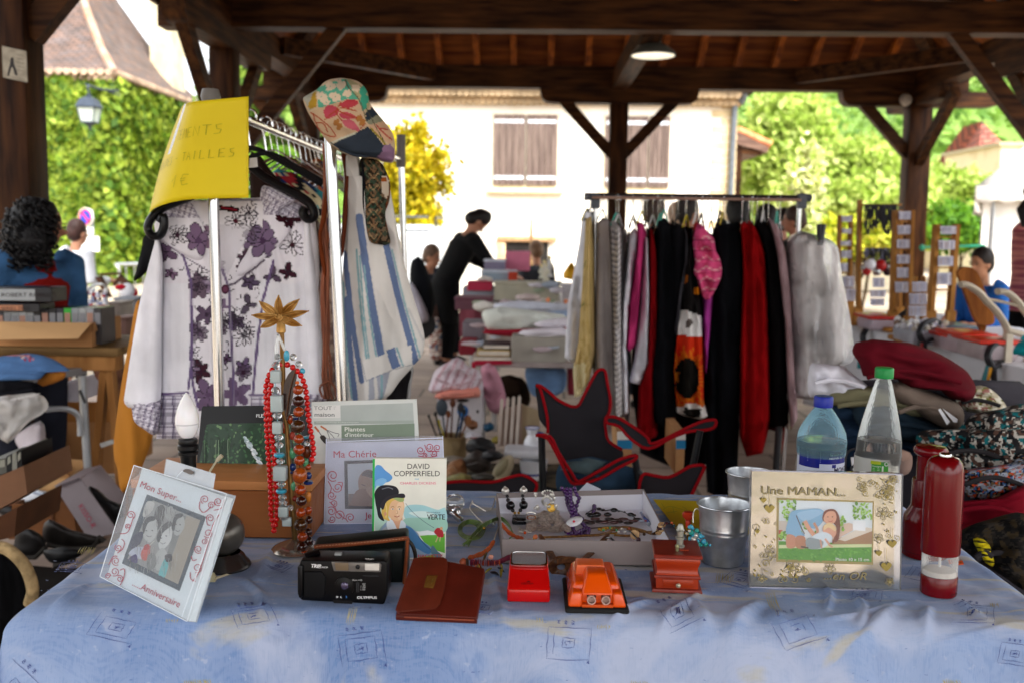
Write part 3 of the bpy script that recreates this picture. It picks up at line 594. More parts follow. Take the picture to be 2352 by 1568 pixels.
# ================= CLOTH, PEOPLE =================
class Cvs:
 """a small pattern raster in photo units, read by the cloth meshes as the colour of their faces"""
 def __init__(s,u0,v0,u1,v1,base,st=2.):
  s.u0,s.v0,s.st=u0,v0,st;s.w=int((u1-u0)/st)+2;s.h=int((v1-v0)/st)+2
  s.U,s.V=np.meshgrid(u0+st*np.arange(s.w),v0+st*np.arange(s.h));s.a=np.zeros((s.h,s.w,4));s.a[:]=lin(base)
 def put(s,m,col,k=1.):s.a[m]=s.a[m]*(1-k)+np.array(lin(col))*k;return s
 def poly(s,pts,col,k=1.):
  m=np.zeros(s.U.shape,bool);n=len(pts)
  for i in range(n):
   (x0,y0),(x1,y1)=pts[i],pts[(i+1)%n]
   if y0==y1:continue
   c=((y0>s.V)!=(y1>s.V))&(s.U<(x1-x0)*(s.V-y0)/(y1-y0)+x0);m^=c
  return s.put(m,col,k)
 def ell(s,x,y,rx,ry,col,rot=0.,k=1.):
  c,d=math.cos(rot),math.sin(rot);X=(s.U-x)*c+(s.V-y)*d;Y=-(s.U-x)*d+(s.V-y)*c
  return s.put((X/rx)**2+(Y/ry)**2<1,col,k)
 def line(s,pts,w_,col,k=1.,smooth=False):
  if smooth and len(pts)>2:pts=[(p.x,p.y)for p in bez([V3((x,y,0))for x,y in pts],5)]
  for(x0,y0),(x1,y1)in zip(pts,pts[1:]):
   i0=max(0,int((min(y0,y1)-w_-s.v0)/s.st));i1=int((max(y0,y1)+w_-s.v0)/s.st)+2
   j0=max(0,int((min(x0,x1)-w_-s.u0)/s.st));j1=int((max(x0,x1)+w_-s.u0)/s.st)+2
   if i1<=i0 or j1<=j0:continue
   U,V=s.U[i0:i1,j0:j1],s.V[i0:i1,j0:j1];dx,dy=x1-x0,y1-y0;L2=dx*dx+dy*dy+1e-9
   t=np.clip(((U-x0)*dx+(V-y0)*dy)/L2,0,1);d=np.hypot(U-x0-t*dx,V-y0-t*dy)
   f=(np.clip((w_/2+s.st*.5-d)/s.st,0,1)*k)[...,None];s.a[i0:i1,j0:j1]=s.a[i0:i1,j0:j1]*(1-f)+np.array(lin(col))*f
  return s
 def flower(s,x,y,r,n,petal,core=None,asp=.38,a0=0.,line=None,k=1.):
  r0=r
  for i in range(n):
   a=a0+6.283*i/n+R.uniform(-.16,.16);r=r0*R.uniform(.75,1.2);px,py=x+math.cos(a)*r*.55,y+math.sin(a)*r*.55
   if petal:s.ell(px,py,r*.5,r*asp*.6,petal,a,k)
   if line:
    q=[(px+r*.5*math.cos(t)*math.cos(a)-r*asp*.6*math.sin(t)*math.sin(a),py+r*.5*math.cos(t)*math.sin(a)+r*asp*.6*math.sin(t)*math.cos(a))for t in[6.283*j/10 for j in range(11)]]
    s.line(q,1.6,line)
  if core:s.ell(x,y,r*.22,r*.22,core)
  return s
 def plaid(s,sel,base,dark,p=14,rot=0.):
  c,d=math.cos(rot),math.sin(rot);X=s.U*c+s.V*d;Y=-s.U*d+s.V*c
  s.put(sel,base);s.put(sel&((X%p)<p*.35),dark,.45);s.put(sel&((Y%p)<p*.35),dark,.45);s.put(sel&((X%p)<p*.1),dark,.6);s.put(sel&(((Y+p/2)%p)<p*.12),dark,.6);return s
 def blotch(s,cols,sc_=.04,seed=0,thr=.12,st=3):
  for q,c in enumerate(cols):
   for i in range(0,s.h,1):
    for j in range(0,s.w,1):
     if noise.noise(V3((s.U[i,j]*sc_+q*17+seed,s.V[i,j]*sc_+q*9,seed)))>thr:s.a[i,j]=lin(c)
  return s
 def at(s,u,v):
  i=min(s.h-1,max(0,int(round((v-s.v0)/s.st))));j=min(s.w-1,max(0,int(round((u-s.u0)/s.st))));return tuple(s.a[i,j])
def smooth_poly(pts,n=5):
 q=[V3((x,y,0))for x,y in pts];q=[q[-1]]+q+[q[0],q[1]];o=bez(q,n)[n:-n];return[(p.x,p.y)for p in o[:-1]]
class Hang:
 def __init__(s,poly,D,th=.05,fold=.01,fx=25.,fz=2.,seed=0.,step=8.,cv=None,col='ffffff',rnd=12.,smooth=True,bk=.6,rb=None,pw=2.6):
  if smooth:poly=smooth_poly(poly)
  s.D=D if callable(D)else(lambda u,v:D);s.th,s.fold,s.fx,s.fz,s.seed,s.rnd=th,fold,fx,fz,seed,rnd;s.rb=rb or rnd;s.pw=pw
  vs=[p[1]for p in poly];s.v0,s.v1=min(vs)+.01,max(vs)-.01
  n=max(4,int((s.v1-s.v0)/step));s.rows=[]
  for j in range(n+1):
   v=s.v0+(s.v1-s.v0)*j/n;xs=[]
   for i in range(len(poly)):
    (x0,y0),(x1,y1)=poly[i],poly[(i+1)%len(poly)]
    if(y0>v)!=(y1>v):xs.append(x0+(x1-x0)*(v-y0)/(y1-y0))
   s.rows.append((v,min(xs),max(xs))if len(xs)>1 else(v,)+s.rows[-1][1:])
  nu=max(4,int(max(r[2]-r[1]for r in s.rows)/step));s.mb=MB();vsF,vsB=[],[]
  for v,a,b in s.rows:
   for i in range(nu+1):
    u=a+(b-a)*(i/nu);e=s.env(u,v,a,b);D0=s.D(u,v);y=D0-e*(th+s.fd(u,v,D0));vsF.append(P(u,v,y))
    vsB.append(P(u,v,D0+th*bk*e))
  N=len(vsF);w_=nu+1;fs,cs=[],[];s.mb.v=[tuple(p)for p in vsF+vsB];dc=lin(col)
  for j in range(n):
   for i in range(nu):
    k=j*w_+i;s.mb.f.append([k,k+w_,k+w_+1,k+1]);
    if cv:v,a,b=s.rows[j];dc=cv.at(a+(b-a)*(i+.5)/nu,v+(s.v1-s.v0)/n/2)
    s.mb.c.append(dc);s.mb.f.append([N+k,N+k+1,N+k+w_+1,N+k+w_]);s.mb.c.append(dc)
  s.mb.m=[0]*len(s.mb.f);s.mb.sm=[True]*len(s.mb.f)
 def fd(s,u,v,D0):
  if not s.fold:return 0
  x=(u-CU)*D0/F;z=(CV_-v)*D0/F
  q=noise.noise(V3((x*s.fx,z*s.fz,s.seed)))+.45*noise.noise(V3((x*s.fx*2.3,z*s.fz*2,s.seed+7)))
  r=abs(noise.noise(V3((x*s.fx*1.7+z*9,z*s.fz*3.1-x*5,s.seed+3))))
  return s.fold*(2.4*q-1.1*r+.35)
 def env(s,u,v,a,b):
  t=abs(2*u-a-b)/max(b-a,1e-6);e=max(0,1-min(1,t)**s.pw)**.5
  return e*min(1,max(0,(v-s.v0)/s.rnd))**.5*min(1,max(0,(s.v1-v)/s.rb))**.5
 def fn(s,u,v,l):
  k=(v-s.v0)/(s.v1-s.v0)*(len(s.rows)-1);i=max(0,min(len(s.rows)-2,int(k)));t=k-i
  a=s.rows[i][1]*(1-t)+s.rows[i+1][1]*t;b=s.rows[i][2]*(1-t)+s.rows[i+1][2]*t
  D0=s.D(u,v);return P(u,v,D0-s.env(u,v,a,b)*(s.th+s.fd(u,v,D0))-l)
CV_=784.
def fabric(name,poly,D,parent=None,col='ffffff',m=None,**k):
 h=Hang(poly,D,col=col,**k);o=h.mb.build(name,m or(FABC if k.get('cv')else cloth(col)),parent,auto=False);return h,o
def hanger(parent,c,w_=.4,dirx=(1,0,0),col='141416',r=.006,hook=.09,hm=None,drop=.1):
 """c = rail contact point"""
 c=V3(c);dx=V3(dirx).normalized();m=MB();n=V3((0,0,-hook))
 hk=[c+V3((0,0,.016))+dx*0+V3((0,0,0))]
 side=dx
 pts=[c+side*.018+V3((0,0,-.012)),c+side*.017+V3((0,0,.008)),c+V3((0,0,.018)),c-side*.016+V3((0,0,.006)),c-side*.008+V3((0,0,-.03)),c+n]
 m.tube(bez(pts,4),r*.42,6);m.build('hook',CHROME,parent)
 m=MB();m.tube(bez([c+n+side*(-w_/2)+V3((0,0,-drop)),c+n+side*(-w_/4)+V3((0,0,-drop*.45)),c+n,c+n+side*(w_/4)+V3((0,0,-drop*.45)),c+n+side*(w_/2)+V3((0,0,-drop))],5),r,6)
 return m.build('hanger',hm or plast(col),parent)
def remesh(o,vox,sm=4):
 r=o.modifiers.new('r','REMESH');r.mode='VOXEL';r.voxel_size=vox;r.use_smooth_shade=True
 k=o.modifiers.new('s','SMOOTH');k.factor=.5;k.iterations=sm
def person(label,x,y,H=1.68,face=0.,lean=0.,top='202020',top2=None,legs='20222c',hair='1c1412',skin='b88468',coat=False,style='short',arms='down',seat=False,z0=0.,vox=.014,headyaw=0.,look=0.,sleeve=True,tm=None,group=None,cat='person',hb=1.):
 LOCAL[0]=True;t=thing('person',label,cat,(x,y,z0),group,face);S=H/1.7
 hz_=.5 if seat else .92;hip=V3((0,0,hz_))*S;up=V3((0,-math.sin(lean),math.cos(lean)));fw=V3((0,-math.cos(lean),-math.sin(lean)))
 sh=hip+up*.49*S;nk=sh+up*.07*S;hc=nk+(up*.13+fw*.025)*S;L_=V3((1,0,0))*S
 hd=Matrix.Rotation(headyaw,3,'Z')@Matrix.Rotation(lean+look,3,'X')
 arm={}
 for s in(-1,1):
  a=sh+L_*.17*s
  if arms=='down':e,h=a+V3((.05*s,.02,-.29))*S,a+V3((.07*s,-.06,-.54))*S
  elif arms=='front':e,h=a+V3((.05*s,-.02,-.28))*S,a+V3((-.02*s,-.27,-.3))*S
  elif arms=='reach':e,h=a+V3((.03*s,-.14,-.24))*S,a+V3((-.04*s,-.36,-.36))*S
  else:e,h=a+V3((.1*s,.02,-.24))*S,a+V3((.02*s,-.16,-.12))*S
  arm[s]=(a,e,h)
 def leg(s):
  if seat:return hip+L_*.09*s,hip+V3((.1*s,-.42,.0))*S,V3((.1*s*S,-.4*S,.06))
  return hip+L_*.09*s,V3((.095*s,-.02,.49))*S,V3((.1*s,.02,.07))*S
 m=MB()
 m.tube([hip-up*.03,hip+up*.2*S,sh-up*.08*S,sh],[.14*S,.12*S,.15*S,.09*S],14,flat=.68,up=V3((0,1,0)))
 m.tube([sh-up*.03*S,nk,hc-up*.03*S],[.062*S,.052*S,.055*S],12)
 B=lambda q:hc+(hd@V3(q))*S
 m.ball(B((0,.012,.025)),.1*S,n=16,sc=(.78,.95,1.05),M=hd);m.ball(B((0,-.02,-.045)),.068*S,n=14,sc=(.85,.95,1.1),M=hd)
 m.ball(B((0,-.1,-.015)),.015*S,n=8,sc=(.8,1,1.5),M=hd)
 for s in(-1,1):m.ball(B((.08*s,.01,-.01)),.025*S,n=8,sc=(.35,.8,1.2),M=hd)
 for s in(-1,1):
  a,e,h=arm[s];m.tube([a,a.lerp(e,.5),e,e.lerp(h,.45),h],[v*S for v in(.052,.046,.038,.036,.025)],10)
  d=(h-e).normalized();sx=d.cross(V3((0,1,0.01))).normalized();m.tube([h,h+d*.05*S,h+d*.085*S],[.026*S,.038*S,.03*S],8,flat=.5)
  for i in range(4):f0=h+d*.08*S+sx*(.028-.018*i)*S;m.tube([f0,f0+d*(.035+.01*(i in(1,2)))*S+V3((0,-.006,0)),f0+d*(.06+.012*(i in(1,2)))*S+V3((0,-.02,0))],.0085*S,6)
  m.tube([h+d*.02*S,h+d*.05*S+sx*.045*S,h+d*.075*S+sx*.055*S],.01*S,6)
  a,k_,n_=leg(s);m.tube([a,a.lerp(k_,.5),k_,k_.lerp(n_,.35),n_],[v*S for v in(.085,.075,.055,.055,.036)],10)
 o=m.build('body',mat(skin,rough=.5,var=.08,sss=.15),t,auto=False);remesh(o,vox*.7,2)
 m=MB()
 for s in(-1,1):m.ball(B((.032*s,-.088,.012)),.011*S,n=8,sc=(1.2,.5,.7),M=hd);m.tube([B((.018*s,-.094,.032)),B((.045*s,-.088,.034))],.004*S,5)
 m.tube([B((-.022,-.09,-.055)),B((0,-.096,-.052)),B((.022,-.09,-.055))],.004*S,5,'a05048');m.build('face',mat('2c1c18',rough=.4),t)
 m=MB()
 hr={'short':.108,'long':.112,'curly':.106,'bun':.108}[style]*hb
 for(q,r,z)in(((0,.03,.05),hr,1.),((0,.055,.0),hr*.85,1.),((.0,.035,.03),hr*.95,.9)):m.ball(B(q),r*S,n=16,sc=(.88,.95,z),M=hd,jit=.12 if style=='curly' else .05)
 if style in('long','curly'):
  for i in range(26 if style=='curly' else 14):
   a=-.4+3.94*i/(25 if style=='curly' else 13);c_=B((math.cos(a)*.078,.03+math.sin(a)*.07,.0));l_=.2 if style=='curly' else .26
   m.tube([c_,c_+V3((math.cos(a)*.03,math.sin(a)*.03,-l_*.4))*S,c_+V3((math.cos(a)*.02+.015*math.sin(i*3),math.sin(a)*.02,-l_))*S],[.035*S,.04*S,.012*S],6)
  if style=='curly':
   mc=MB()
   for i in range(520):
    a=R.uniform(-.75,3.9);z_=R.uniform(-.2,.15);rr=(.11 if z_<.03 else .11*math.cos((z_-.03)*9))+R.uniform(-.012,.016);p0=B((math.cos(a)*rr,.03+math.sin(a)*rr*.95,z_));ph=R.random()*6;q_=R.uniform(.008,.018)
    mc.tube([p0+V3((math.cos(ph+k*1.5)*q_,math.sin(ph+k*1.5)*q_,-.011*k))*S for k in range(7)],[.0055*S,.006*S,.006*S,.006*S,.005*S,.004*S,.001],4)
 if style=='bun':m.ball(B((0,.14,.06)),.055*S,n=10);m.tube([B((0,.12,.02)),B((0,.17,-.08)),B((0,.15,-.2))],[.04*S,.05*S,.01],8)
 o=m.build('hair',mat(hair,rough=.55,var=.4,scale=60,st=(1,1,.2),bump=.8,bs=120,bd=.004),t,auto=False);remesh(o,.011*S,1)
 if style=='curly':mc.build('curls',mat(hair,rough=.45,var=.3),o,auto=False)
 m=MB();lo_=hip+V3((0,0,-.45))*S if coat else hip-up*.08*S
 pts=([lo_+V3((0,.02,0))]if coat else[])+[hip-up*.08*S,hip+up*.1*S,hip+up*.3*S,sh-up*.06*S,sh+up*.015*S]
 rs=([.2]if coat else[])+[.165,.16,.165,.175,.1]
 m.tube(pts,[r*S for r in rs],18,flat=.72,up=V3((0,1,0)))
 for s in(-1,1):
  a,e,h=arm[s];q=h if sleeve else e;m.tube([a-L_*.03*s,a,a.lerp(e,.5),e,e.lerp(q,.5),e.lerp(q,.97)],[v*S for v in(.085,.075,.065,.058,.052,.048)],12)
 tmm=(tm or mat(top,rough=.9,var=.2,scale=12,bump=.7,bs=14,bd=.02,spec=.15,sheen=.2))
 o=m.build('coat' if coat else 'top',tmm,t,auto=False);remesh(o,vox,3)
 if top2:
  MB().tube([hip+V3((0,-.05,.0))*S+up*.1*S,sh-up*.12*S+fw*.06*S,sh+fw*.03*S+up*.01*S],[.13*S,.13*S,.07*S],12,flat=.72,up=V3((0,1,0))).build('shirt',cloth(top2),t,auto=False)
 m=MB();m.tube([hip+up*.08*S,hip-up*.02,hip-up*.09*S],[.145*S,.155*S,.12*S],14,flat=.75,up=V3((0,1,0)))
 for s in(-1,1):
  a,k_,n_=leg(s);m.tube([a+V3((0,0,.03)),a.lerp(k_,.4),k_,k_.lerp(n_,.5),n_.lerp(k_,.08)],[v*S for v in(.1,.092,.07,.065,.058)],12)
 o=m.build('trousers',mat(legs,rough=.9,var=.2,scale=10,bump=.6,bs=16,bd=.015,spec=.15),t,auto=False);remesh(o,vox,3)
 for s in(-1,1):
  a,k_,n_=leg(s);MB().tube([n_+V3((0,.05,-.035))*S,n_+V3((0,0,-.03))*S,n_+V3((0,-.1,-.045))*S,n_+V3((0,-.16,-.05))*S],[v*S for v in(.03,.042,.038,.02)],10).build('shoe',plast('181414',.5),t)
 LOCAL[0]=False;return t
 # ================= CLOTHES RACKS, LEFT =================
def Zm(k,ox,oy):return lambda*p:[(ox+p[i]/k,oy+p[i+1]/k)for i in range(0,len(p),2)]
ZB=Zm(2.6666,330.8,441);ZT=Zm(2.6666,551.3,349.1);ZC=Zm(4.7406,1194.4,826.9);ZR=Zm(3.5554,1911.1,441);ZL=Zm(3.0476,0,771.8)
ZU2=Zm(3.0476,588,0);ZM3=Zm(3.0476,1176,441);ZM4=Zm(3.0476,1764,441);ZM1=Zm(3.0476,0,441);ZK=Zm(2.8432,973.9,588)
def pole(m,a,b,r=.0125):m.tube([a,b],r,12)
r1=thing('clothes_rack','chrome clothes rack behind the yellow paper sign, its rail running away from the stall','clothes rack',(-.79,3.2,0),'chrome racks')
a,b=P(484,232,2.46),P(504,935,2.44);lo_=a+(b-a)*(a.z/(a.z-b.z))
m=MB();pole(m,lo_,a,.0135);m.build('near_post',CHROME,r1)
m=MB();pole(m,V3((-.79,2.46,1.64)),V3((-.79,4.3,1.64)),.012);m.build('rail',CHROME,r1)
m=MB();pole(m,V3((-.79,4.3,0)),V3((-.79,4.3,1.66)));m.build('far_post',CHROME,r1)
for y in(2.5,4.3):m=MB();pole(m,V3((-1.05,y,.02)),V3((-.5,y,.02)));m.build('foot',CHROME,r1)
MB().lathe([(0,.03),(.02,.028),(.025,.01),(.018,-.02)],a,n=12).build('end_cap',plast('6e6a66',.4),r1)
r2=thing('clothes_rack','chrome clothes rack carrying the patchwork hat and the striped tote bag','clothes rack',(-.46,3.1,0),'chrome racks')
a,b=P(757,300,2.46),P(787,930,2.43);lo_=a+(b-a)*(a.z/(a.z-b.z))
m=MB();pole(m,lo_,a,.0145);m.build('near_post',CHROME,r2)
c=P(922,380,3.63);d=P(930,700,3.63);lo_=c+(d-c)*(c.z/(c.z-d.z))
m=MB();pole(m,lo_,c,.0125);m.build('far_post',CHROME,r2)
m=MB();pole(m,P(918,366,3.63),P(760,300,2.47),.011);m.build('rail',CHROME,r2)
m=MB();pole(m,P(921,385,3.63),P(921,310,3.63),.0165);m.build('joint',plast('5c5450',.4),r2)
for y in(2.44,3.63):m=MB();pole(m,V3((-.75,y,.02)),V3((-.2,y,.02)));m.build('foot',CHROME,r2)
G1=[('mustard jacket with a long sleeve hanging behind the white floral blouse','jacket',2.78,'b87a30',ZL(960,-250,900,60,850,330,800,700,800,850,820,920,840,1060,880,1080,1000,900,1100,500,1020,-100)),('black jacket behind the mustard jacket, its shoulder showing at the left','jacket',2.95,'141416',ZM1(1020,300,990,400,950,560,935,610,960,620,1100,500,1250,420,1200,280)),('dark blouse hanging third on the rack, its collar under the hangers','blouse',3.1,'2a1c18',ZT(60,20,90,5,130,30,210,140,330,250,440,420,500,520,510,700,505,900,480,1100,250,1100,100,700,60,200)),('cream shirt with coloured print in the middle of the rack','shirt',3.25,'c8bc98',ZT(200,110,300,120,440,230,510,320,510,500,480,420,330,260,210,160)),('navy blue shirt hanging behind the cream printed shirt','shirt',3.4,'22345c',ZT(300,110,420,190,480,230,520,260,530,330,480,320,380,210)),('brown and blue batik dress at the far end of the rack','dress',3.7,'5c4638',ZT(440,60,490,40,540,120,560,300,560,700,520,1000,500,900,510,400,470,180))]
CH='clothes hanging on the chrome racks'
for lb,cat,D,col,poly in G1:
 t=thing(cat,lb,cat,V3((-.79,D,1.4)),CH)
 cv=None
 if 'print' in lb or 'batik' in lb:
  us=[p[0]for p in poly];vs=[p[1]for p in poly];cv=Cvs(min(us),min(vs),max(us),max(vs),col,3);cv.blotch(['1c3c7c','1a1c20','3c8c94','a02c34']if 'print' in lb else['2c3c58','b09878','8c4a28'],.05,D,.26)
 h,o=fabric('fabric',poly,D,t,col,th=.045,fold=.012,fx=16,fz=2,seed=D,cv=cv,m=None if cv else cloth(col,scale=3))
 hanger(t,V3((-.79,D,1.655)),.4,(1,.1,0),hm=STEEL if D>3 else plast('1a1a1c',.35),r=.003 if D>3 else .008)
for i in range(16):
 y=3.02+i*.078;t=thing('wire_hanger','bent chrome wire hanger crowded among others on the rail behind the blouse','hanger',(-.79,y,1.655),'wire hangers on the chrome rack')
 hanger(t,V3((-.79,y,1.652)),.34,(1,R.uniform(-.5,.5),0),r=.0028,hook=.07+.02*R.random(),hm=CHROME)
bt=thing('floral_blouse','white blouse with purple flower print and plaid trim on a wide black hanger','blouse',P(540,560,2.6),CH)
body=ZB(180,55,330,60,400,50,560,45,735,30)+[(668,452),(722,486),(731,560),(738,700),(744,800),(748,930),(752,1010)]+ZB(75,1510,100,1230,105,900,108,700,115,420,80,300,60,200,110,110)
cv=Cvs(350,440,760,1010,'e9e6ea',1.6)
U,V=cv.U,cv.V
def zz(*a):return ZB(*a)
cv.poly(zz(180,60,735,30)+[(700,500),(690,610),(640,650),(588,700)]+zz(660,1180,650,1300,340,1310,290,1100,280,700,230,560,120,560,90,300),'e4e0e6')
def Zp(x,y):q=ZB(x,y)[0];return q
g=random.Random(3)
for(x,y,r,n,pc,cc,a0)in((330,290,95,6,'7c6378','4e3550',.3),(205,265,60,12,None,'3c2434',0),(130,370,70,5,'6e5670',None,.5),(165,500,38,5,'7a6078','3c2434',0),(330,570,75,7,'6a5a68','4a3c4c',.2),(380,755,60,5,'5c4c60','3c2c40',.2),(690,300,90,7,'74607a','4a3450',.1),(560,800,60,5,'54485a','3c2c40',.6),(610,880,60,9,None,None,.1),(495,790,50,9,None,None,.5),(600,1090,48,5,'7c6880','3c2434',.2),(345,1100,70,5,'40242e','3c2030',.5),(500,1020,40,4,'6a5470','3c2434',.2),(600,460,45,5,'4c3444','2c1824',.9),(390,1240,90,6,'6e5a74','5a4660',.1),(560,1230,110,5,'74607c','64506c',.7),(560,180,65,8,None,'4c1c28',.4),(640,130,60,7,None,None,.2),(640,690,60,3,'5a5060',None,.2),(480,700,40,4,'84708c',None,.2)):
 u,v=Zp(x,y);cv.flower(u,v,r/2.67,n,pc,cc,.5 if pc else .3,a0,'2e2630' if pc is None or g.random()<.6 else None)
for(x,y,r,n,pc,cc,a0)in((130,540,95,6,'70607a','453048',.2),(310,400,75,5,'3a1822','3a1822',.5),(320,570,75,9,None,'3c2028',0),(200,760,50,3,'5c4c60',None,.6),(290,740,55,4,'40202c',None,.3),(20,650,50,4,'4c3444',None,.3),(60,800,60,5,'5a4c64',None,.1),(40,1080,60,5,None,None,.1),(20,1310,55,5,'6c5878','4a2c40',.1),(60,470,80,6,None,None,.2)):
 u,v=ZT(x,y)[0];cv.flower(u,v,r/2.67,n,pc,cc,.5 if pc else .3,a0,'2e2630')
for i in range(16):cv.flower(g.uniform(430,610),g.uniform(520,900),g.uniform(12,22),g.choice((5,7,9)),g.choice((None,None,'8a7890','5c4a60')),g.choice((None,'3c2434')),.45,g.random()*3,'3a323c',.8)
for i in range(60):
 u,v=400+g.random()*220,470+g.random()*450;a=g.random()*6.3
 cv.line([(u,v),(u+8*math.cos(a),v+8*math.sin(a)),(u+14*math.cos(a+.8),v+14*math.sin(a+.8))],1.5,'3a323c',1,True)
cv.poly([(372,650),(432,650),(434,905),(372,905)],'e6e5ea');cv.poly(zz(110,590,200,590,270,600,280,1200,100,1230),'e6e5ea')
cv.poly([(599,640),(660,655),(722,640),(745,900),(575,905),(584,780)],'e6e5ea')
for pts in(zz(235,380,262,460,290,560,290,700,292,900,285,1080,270,1200),zz(285,1080,300,1180,330,1310),zz(100,1235,270,1228),[(628,600),(604,690),(592,780),(580,905)],[(575,906),(640,906)],zz(480,480,520,590,530,800,545,1100,550,1300)):cv.line(pts,6 if pts[0][0]<700 else 3,'6c5a80')
cv.line(zz(480,480,525,590,530,800,545,1100,550,1300),2,'8c8494')
cv.plaid(((V>908)&(U<440))|((V>910)&(U>575)),'dcd8e2','4c3c60',22)
m_=(V<505)&(U<425)&(V+U*.35<640);cv.plaid(m_,'dcd8e2','5c4c6c',15,.4);cv.plaid((V<500)&(U>600)&(V-(U-600)*.5<470),'d8d4de','5c4c6c',12,.5);cv.plaid((V<462)&(U>500),'d8d4de','4c3c5c',10)
cv.poly(zz(465,85,585,100,575,128,460,115),'241018');cv.line(zz(480,98,560,112),4,'8c1c2c')
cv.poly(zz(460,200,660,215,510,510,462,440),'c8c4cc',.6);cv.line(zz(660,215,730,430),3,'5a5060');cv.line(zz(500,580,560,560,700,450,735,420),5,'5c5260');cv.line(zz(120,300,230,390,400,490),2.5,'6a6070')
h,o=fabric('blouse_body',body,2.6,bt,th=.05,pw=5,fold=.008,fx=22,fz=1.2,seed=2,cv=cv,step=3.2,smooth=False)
pt=Paint(h.fn,1e-4,3e-3);u,v=Zp(497,597);pt.ell(u,v,9,11,'4c2038');pt.ell(u,v,5,6,'6a3450');bo=pt.build('button',None,o)
for nm,pts,cuff in(('sleeve',ZB(80,270,60,330,0,560,-50,800,-110,1180,-120,1290,-60,1330,60,1330,105,1250,108,800,115,420),ZB(-120,1285,-80,1310,-60,1400,0,1450,75,1480,105,1300,90,1270,-20,1310)),('sleeve',ZT(420,380,445,600,470,800,500,1200,515,1480,470,1500,420,1480,400,1200,385,800,390,400),ZT(400,1480,520,1480,515,1530,405,1530))):
 h2,s2=fabric(nm,pts,2.575,bt,'e9e8ee',th=.045,fold=.008,fx=18,fz=2,seed=5)
 us=[p[0]for p in cuff];vs=[p[1]for p in cuff];c2=Cvs(min(us),min(vs),max(us),max(vs),'dcd8e2',1.6);c2 .plaid(c2 .U>0,'dcd8e2','4c3c60',15,.25);fabric('cuff',cuff,2.57,s2,th=.05,fold=.012,fx=40,fz=6,cv=c2,step=3.2)
for pts,sd in((ZB(130,60,275,55,380,240,395,300,330,420,120,300,150,230,210,180),1),(ZT(150,205,300,270,335,300,240,370,300,500,30,750,-20,720,100,500,120,300),2)):
 us=[p[0]for p in pts];vs=[p[1]for p in pts];c2=Cvs(min(us),min(vs),max(us),max(vs),'e2dee6',1.6)
 if sd==1:
  c2 .plaid(c2 .V<500,'dcd8e2','5c4c6c',13,.3);c2 .poly(zz(210,160,400,200,400,480,120,300),'e6e2e8')
  u,v=Zp(335,300);c2 .flower(u,v,36,6,'7c6480','5a4460',.55,.3,'2e2630');u,v=Zp(207,265);c2 .flower(u,v,24,12,None,'3c2434',.3,0,'2e2630')
 else:
  u,v=ZT(140,545)[0];c2 .flower(u,v,38,7,'76627e','4a3450',.6,.1,'2e2630');u,v=ZT(300,400)[0];c2 .flower(u,v,28,5,'381620',None,.6,.5)
  c2 .plaid(c2 .V<ZT(0,390)[0][1],'d8d4de','5c4c6c',12,.5);c2 .put(c2 .V>2000,'ffffff')
 fabric('lapel',pts,2.548,bt,th=.012,fold=.003,cv=c2,step=3.2)
m=MB();D=2.53;q=[P(u,v,D+dd)for(u,v),dd in zip(ZB(560,-60,400,-10,210,60,100,110,40,170,25,230,55,270,100,262,122,210,118,150,95,185),(0,0,-.005,-.01,-.02,-.02,-.02,-.02,-.02,-.02,-.02))]
m.tube(bez(q,5),.0135,10,flat=.8);q=[P(u,v,D)for u,v in ZT(40,60,130,140,230,200,330,250,420,310,455,370,445,405,410,410,385,375,400,340)]
m.tube(bez(q,5),.0145,10,flat=.8);m.tube(bez([P(552,395,2.56),P(552,340,2.56),P(556,305,2.5),P(545,296,2.47)],4),.003,6);m.build('wide_hanger',plast('121214',.28),bt)
MB().prism([P(573,364,2.5),P(590,362,2.5),P(592,384,2.5),P(572,386,2.5)],(0,.001,0)).build('size_tag',mat('f0f0f4',rough=.5),bt)
ys=thing('yellow_paper_sign','large yellow paper with handwritten French price taped over the rack end','sign',P(480,340,2.4))
def ysf(x,y):
 top=bez([V3((416,250,0)),V3((424,240,0)),V3((455,233,0)),V3((571,222,0))],6);bot=bez([V3((343,489,0)),V3((366,474,0)),V3((432,459,0)),V3((571,455,0))],6)
 k=x*(len(top)-1);i=min(len(top)-2,int(k));a=top[i].lerp(top[i+1],k-i);b=bot[i].lerp(bot[i+1],k-i);p=a.lerp(b,y)
 bend=10*math.sin(math.pi*y)*(1-x)**2
 return P(p.x+bend*-.6,p.y,2.4+.12*(1-x)**2.4+.012*math.sin(x*7+y*2))
MB().grid(ysf,26,20).build('paper',mat('e4cc14',rough=.55,var=.04,scale=4,bump=.15,bs=18,bd=.004),ys,solid=.0006)
n_=V3((0,-1,0));pt=Paint(lambda x,y,l:ysf(x,y)+n_*l,1e-4,8e-4)
YI='a8a218'
